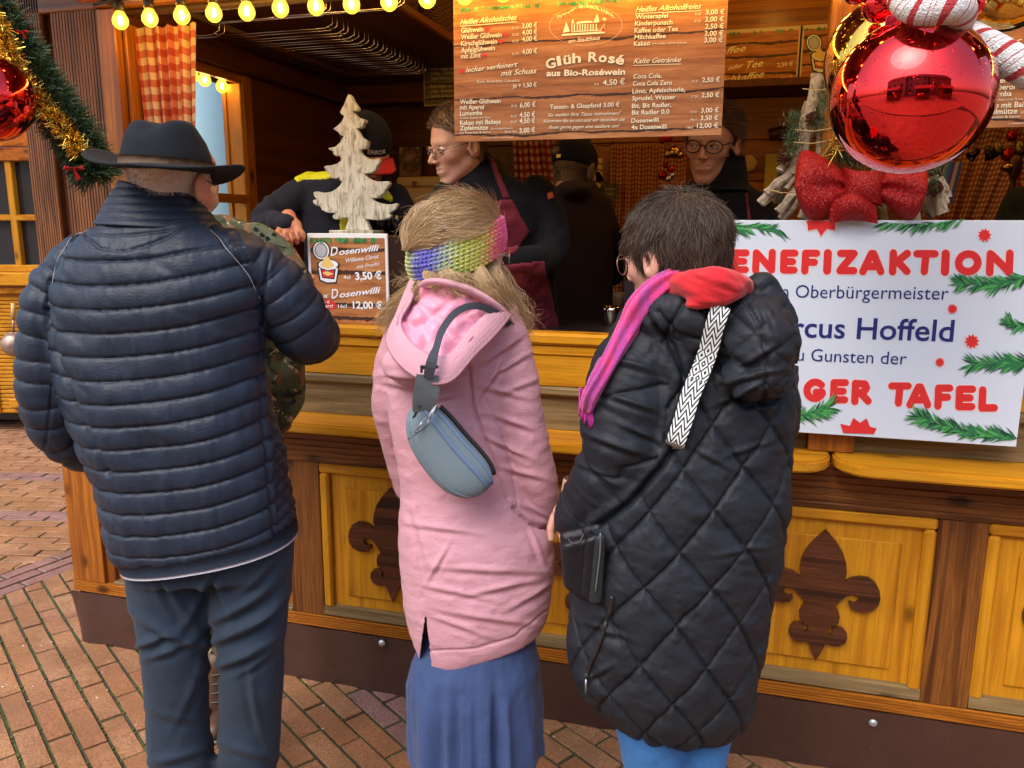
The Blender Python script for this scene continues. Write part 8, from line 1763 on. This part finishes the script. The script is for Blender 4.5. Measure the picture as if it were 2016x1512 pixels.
a, b = W(1508, 303, 1.70), W(1540, 400, 1.70); t = thing('yellow_poster', 'yellow poster strip on the back wall left of the driftwood tree', 'poster', ((a[0]+b[0])/2, 1.7, b[2])); put('sheet', box(a[0], b[0], 1.72, 1.724, b[2], a[2], 0), plain('poster_yellow', (.42, .32, .03), .5), t); put('blue_edge', box(b[0]-.03, b[0], 1.7175, 1.7195, b[2], a[2], 0), plain('poster_blue', (.08, .16, .35), .5), t)
# coffee machine and cup right of the pink scarf's line, bottles and tins right
t = thing('coffee_machine', 'tall grey metal coffee machine partly hidden behind the short-haired woman', 'coffee machine', W(1260, 640, .75)); gmt = plain('brushed_steel', (.20, .20, .21), .35, .85)
a, b = W(1228, 432, .75), W(1300, 650, .75); put('body', box(a[0], b[0], .76, 1.1, 1.263, a[2], .008), gmt, t); put('front_panel', box(a[0]+.012, b[0]-.01, .752, .7595, 1.40, a[2]-.08, .002), M['black'], t); put('drip_tray', box(a[0]-.0, b[0], .66, .758, 1.264, 1.30, .004), gmt, t)
lathe_thing('steel_cup', 'stainless steel cup on the worktop left of the coffee machine', 'cup', W(1203, 652, .45), [(0, 0), (.026, 0), (.030, .07), (.032, .088), (.029, .088), (.026, .01), (0, .008)], plain('mirror_steel', (.55, .5, .42), .15, 1))
lathe_thing('steel_cup', 'slim brown cup behind the stainless steel cup', 'cup', W(1218, 612, .6), [(0, 0), (.018, 0), (.020, .05), (.020, .07), (0, .068)], plain('brown_cup', (.18, .12, .06), .4))
# folders between curtain and driftwood at the right
cols = [(.10, .02, .015), (.30, .24, .12), (.02, .18, .30), (.12, .02, .12), (.55, .35, .15), (.03, .05, .12)]
for k, cc_ in enumerate(cols):
    a_, b_ = V(1858+k*7, 318, 2.75), V(1836+k*7, 402, 2.75); t = thing('folder', ('dark red', 'beige', 'bright blue', 'purple', 'pale orange', 'navy')[k]+' upright folder leaning between the bow and the gingham curtain', 'folder', b_); put('cover', frame(box(-.006, .006, 0, .12, 0, np.linalg.norm(a_-b_), .001), b_, r0, f0, (a_-b_)/np.linalg.norm(a_-b_)), plain('folder_%d' % k, cc_, .5), t)
# bells and cups hanging below the second menu
t = thing('bell_string', 'dark metal cow bells hanging on a line in front of the right curtain', 'bells', W(1935, 300, 1.2)); dm_ = plain('dark_bell', (.03, .022, .012), .25, .6); gm_ = plain('olive_bell', (.20, .15, .04), .3, .8)
put('line', tube(smoothpath([W(1905, 296, 1.2), W(1940, 290, 1.2), W(1990, 286, 1.2), W(2040, 290, 1.2)], 12), .001, 5), M['black'], t)
for x, y, r, ang_, mm_ in ((1918, 303, 9, 40, dm_), (1948, 300, 11, 115, dm_), (1965, 292, 10, 115, gm_), (2008, 292, 12, 110, gm_)):
    c = W(x, y, 1.2); axd = r0*cos(radians(ang_))+z0*sin(radians(ang_)); k = 3.3/FPX*r; put('bell', lathe(c, [(0, k*1.2), (k*.5, k*1.1), (k*.7, 0), (k*1.1, -k*1.1), (k*.95, -k*1.0), (k*.5, 0)], 16, axd), mm_, t, smooth=True)
put('ball', sphere(W(1984, 305, 1.2), 12*3.3/FPX, 16, 10), sr, t, smooth=True); put('ball', sphere(W(1992, 268, 1.2), 10*3.3/FPX, 16, 10), sr, t, smooth=True)
t = thing('gold_ladle', 'dark wooden candle holder with golden top before the pale window', 'candle holder', W(1988, 330, 1.15)); k = 3.3/FPX; put('body', lathe(W(1986, 430, 1.15), [(0, 0), (9*k, 0), (7*k, 20*k), (5*k, 40*k), (7*k, 52*k), (4*k, 60*k), (6*k, 70*k), (11*k, 82*k), (12*k, 98*k), (9*k, 108*k), (0, 112*k)], 18), M['flez'], t, smooth=True); put('golden_top', sphere(W(1984, 330, 1.15), 12*k, 16, 10, (1, 1, .7)), sg_, t, smooth=True)
RG = 2.85; w5 = thing('person', 'person in dark green knitted jumper at the right edge behind the white placard', 'person', V(2090, yz(RG, .19), RG))
kw = remesh([rows([(330, 2070, 2125, .0, 1.), (352, 2040, 2150, .0, .6, .0), (380, 2008, 2180, .0, .52), (430, 1975, 2200, .0, .52), (520, 1970, 2205, 0, .55), (800, 1985, 2190, 0, .55)], RG), limb([(2010, 400, 0, 34), (1985, 470, .03, 32), (1992, 560, -.02, 28)], RG), limb([(2175, 400, 0, 34), (2205, 480, .03, 32), (2200, 560, .0, 28)], RG)], .009, 3, 0); finish(kw, 'jumper', cloth('dark_green_knit', (.02, .028, .012), .95, 1., 70, .05, .4, dist=.01), w5)
h5 = head(w5, V(2096, 272, RG), basis(200, 8, 0), S2, .97); short_hair(h5[3], V(2096, 272, RG), basis(200, 8, 0), h5, hb1, sm_(0), .015, 1500, .006, None, 17, .0007, scale=.97)
t = thing('counter_crate', 'black slatted crate end behind the bow on the counter', 'crate', W(1560, 440, .2)); put('side', box(W(1540, 440, .3)[0], W(1600, 440, .3)[0], .3, .34, 1.27, 1.33), M['black'], t)
# ============================================================ neighbouring stall at the left edge
RN = 6.1
nst = thing('neighbour_stall', 'yellow wooden stall at the left edge with muntined windows and ribbed lower boards', 'market stall', V(-60, yz(RN, 0), RN+.6))
def nbx(name, xa, xb, ya, yb, d0, d1, mat, par=None, b=.006):
    A = V(xa, yb, RN); B = V(xb, yb, RN); C_ = V(xa, ya, RN); return put(name, frame(box(0, np.linalg.norm(B-A), d0, d1, 0, (C_-A)[2], b), A, r0, f0, z0), mat, par or nst)
xa, xb = -420, 108
nbx('panel', xa, xb, 575, 812, .0, .05, M['yelx'])
A = V(xa, 810, RN)
for k in range(30):
    y0_, y1_ = 810-k*7.6, 810-(k+1)*7.6+1.6
    nbx('slat', xa, xb, y1_, y0_, -.014, -.001, M['yelx'], None, .004)
nbx('board', xa, xb, 562, 576, -.05, .05, M['yelx']); nbx('sill', xa, xb, 534, 560, -.10, .10, M['yelx'], None, .01)
for x in (3, 95, -100, -200): nbx('post', x-14, x+3, 572, 812, -.03, -.0145, M['yelz'])
nbx('clamp', 28, 60, 783, 800, -.06, -.015, M['yelx'])
nbx('frame', xa, xb, 290, 316, -.03, .06, M['orax']); nbx('frame', xa, xb, 250, 288, -.03, .06, M['orax']); nbx('frame', xa, xb, 100, 248, .0, .06, M['yelx'])
nw = nbx('window', xa, xb, 316, 534, .05, .055, plain('shop_glass', (.03, .028, .03), .06, spec=.9))
for x in (33, -60, -160): nbx('muntin', x, x+13, 316, 534, -.01, .049, M['yelz'], nw)
nbx('muntin', xa, xb, 421, 433, -.008, .045, M['yelx'], nw); nbx('frame', xa, xb, 520, 534, -.02, .06, M['yelx'])
nbx('roof', xa-60, xb+30, -40, 90, -.7, 1.5, M['brox']); nbx('side', xb-4, xb, 90, 812, .05, 1.6, M['oraz']); nbx('base', xa+20, xb-14, 812, 838, .2, 1.5, M['black'])
curtN = []
for k in range(20):
    pass
for k, x in enumerate((52, -5)):
    P_0 = V(x, 325, RN+.09); put('window_curtain', (np.array([P_0+r0*(.035*i*(1-.02*j)-.018*j*(1 if k == 0 else -1))+z0*(-.05*j)+f0*.012*sin(i*2.1) for j in range(14) for i in range(7)]), [(j*7+i, j*7+i+1, (j+1)*7+i+1, (j+1)*7+i) for j in range(13) for i in range(6)]), plain('dull_red_cloth', (.35, .12, .12), .8, var=.5), nst, smooth=True)
for x, y in ((46, 252), (-40, 255)): place_bulb(V(x, y, RN-.15), 'lit round bulb on the neighbouring stall, '+('nearer the left post' if x == 46 else 'further left'), 'bulbs on the neighbouring stall', 1.5)
lad = thing('ladle', 'metal skimming ladle with pale wooden handle hanging on the neighbouring stall', 'ladle', V(25, 660, RN-.05)); kk = mperpx(RN, 660); mt_ = plain('old_tin', (.32, .24, .20), .4, .6)
put('handle', tube([V(26, 597, RN-.05), V(26, 628, RN-.05)], 4*kk, 10), plain('pale_handle', (.6, .42, .15), .5), lad, smooth=True); put('shaft', tube([V(26, 628, RN-.05), V(27, 655, RN-.05)], 2.2*kk, 8), mt_, lad, smooth=True); put('bowl', lathe(V(27, 678, RN-.13), [(23*kk, 0), (21*kk, .035), (14*kk, .06), (0, .07)], 28, tuple(-f0)), mt_, lad, smooth=True); put('rim', tube([V(27, 678, RN-.05)+r0*23*kk*cos(t)+z0*23*kk*sin(t) for t in np.linspace(0, 2*pi, 30)], .006, 6, False), mt_, lad, smooth=True)
# ============================================================ things outside the side window
pc = WX(400, 300, -3.6); pl = thing('blue_column', 'pale blue round column seen through the side window of the stall', 'column', (pc[0], pc[1], 0)); put('shaft', lathe((pc[0], pc[1], 0), [(.30, 0), (.26, 3.2), (.22, 4.5), (0, 4.5)], 32), plain('pale_blue_paint', (.36, .60, .70), .5, var=.04), pl, smooth=True)
hs_ = thing('pale_building', 'pale mauve building with dark window seen through the side window of the stall', 'building', (-10, 8, 0))
put('wall', join(box(-16, -4.2, 9.0, 9.3, 0, 2.0, 0), box(-16, -7.2, 9.0, 9.3, 2.0, 9, 0), box(-5.6, -4.2, 9.0, 9.3, 2.0, 9, 0), box(-7.19, -5.61, 9.0, 9.3, 3.6, 9, 0)), plain('mauve_render', (.50, .42, .46), .8, var=.06), hs_)
w_o = put('window', box(-7.19, -5.61, 9.12, 9.14, 2.0, 3.6, 0), M['glassy'], hs_); put('window_frame', join(box(-7.19, -5.61, 9.05, 9.1, 3.0, 3.08), box(-6.45, -6.37, 9.04, 9.09, 2.0, 3.6)), plain('white_frame', (.6, .6, .6), .5), w_o)
# ============================================================ the square behind the viewer, seen only in the baubles
def facade(x0_, x1_, y, h, mat, lab, nfl, nwn, ang=0, gable=True):
    t = thing('town_house', lab, 'building', ((x0_+x1_)/2, y, 0)); put('wall', box(x0_, x1_, y-8, y, 0, h, 0), mat, t)
    if gable: put('roof', (np.array([(x0_-.3, y+.3, h), (x1_+.3, y+.3, h), (x1_+.3, y-4, h+3), (x0_-.3, y-4, h+3), (x0_-.3, y-8.3, h), (x1_+.3, y-8.3, h)]), [(0, 1, 2, 3), (3, 2, 5, 4), (0, 3, 4), (1, 5, 2)]), plain('roof_tile'+str(x0_), (.12, .06, .05), .8), t)
    for i in range(nwn):
        for j in range(nfl):
            cx = x0_+(i+.5)*(x1_-x0_)/nwn; cz = 1.8+j*2.9; w_ = put('window', box(cx-.5, cx+.5, y+.005, y+.03, cz-.7, cz+.8, 0), M['glassy'], t); put('frame', join(box(cx-.56, cx-.505, y+.005, y+.06, cz-.75, cz+.85), box(cx+.505, cx+.56, y+.005, y+.06, cz-.75, cz+.85), box(cx-.03, cx+.03, y+.032, y+.06, cz-.7, cz+.8)), M['white'], w_)
facade(-14, -5, -17, 7.5, plain('cream_render', (.55, .50, .40), .8), 'cream town house across the square', 2, 3); facade(-4.6, 4, -19, 8.5, plain('grey_render', (.42, .42, .44), .8), 'grey town house across the square', 3, 3); facade(4.4, 14, -16, 7, plain('brick_render', (.32, .15, .10), .8), 'brick-red town house across the square', 2, 3)
for k, (x, y) in enumerate(((-5.5, -9), (1.2, -10), (6.5, -8.5))):
    t = thing('market_hut', ('left', 'middle', 'right')[k]+' wooden market hut across the square', 'market hut', (x, y, 0)); put('body', join(box(x-1.5, x+1.5, y-2, y, 0, 1.1), box(x-1.5, x-1.3, y-2, y, 1.1, 2.3), box(x+1.3, x+1.5, y-2, y, 1.1, 2.3), box(x-1.5, x+1.5, y-2, y-1.8, 1.1, 2.3)), M['orax'], t); put('roof', (np.array([(x-1.8, y+.5, 2.3), (x+1.8, y+.5, 2.3), (x+1.8, y-1, 3.2), (x-1.8, y-1, 3.2), (x-1.8, y-2.4, 2.3), (x+1.8, y-2.4, 2.3)]), [(0, 1, 2, 3), (3, 2, 5, 4), (0, 3, 4), (1, 5, 2)]), plain('hut_roof%d' % k, (.35, .04, .03), .7), t)

def house(x0_, x1_, y, h, mat, lab, nfl, nwn):
    t = thing('town_house', lab, 'building', ((x0_+x1_)/2, y, 0)); put('wall', box(x0_, x1_, y, y+8, 0, h, 0), mat, t)
    put('roof', (np.array([(x0_-.3, y-.3, h), (x1_+.3, y-.3, h), (x1_+.3, y+4, h+3), (x0_-.3, y+4, h+3), (x0_-.3, y+8.3, h), (x1_+.3, y+8.3, h)]), [(0, 1, 2, 3), (3, 2, 5, 4), (0, 3, 4), (1, 5, 2)]), plain('slate'+str(x0_), (.08, .07, .07), .8), t)
    for i in range(nwn):
        for j in range(nfl):
            cx = x0_+(i+.5)*(x1_-x0_)/nwn; cz = 1.8+j*2.9; w_ = put('window', box(cx-.5, cx+.5, y-.03, y-.005, cz-.7, cz+.8, 0), M['glassy'], t); put('frame', join(box(cx-.56, cx-.505, y-.06, y-.005, cz-.75, cz+.85), box(cx+.505, cx+.56, y-.06, y-.005, cz-.75, cz+.85), box(cx-.03, cx+.03, y-.06, y-.032, cz-.7, cz+.8)), M['white'], w_)
house(3.5, 11, 9, 8, plain('ochre_render', (.50, .38, .22), .8), 'ochre town house behind the stall on the right', 3, 4); house(11.3, 20, 8, 7, plain('white_render', (.6, .6, .58), .8), 'white town house behind the stall at far right', 2, 4)
house(-30, -17, 14, 9, plain('sand_render', (.48, .42, .33), .8), 'sand coloured town house far behind on the left', 3, 5)
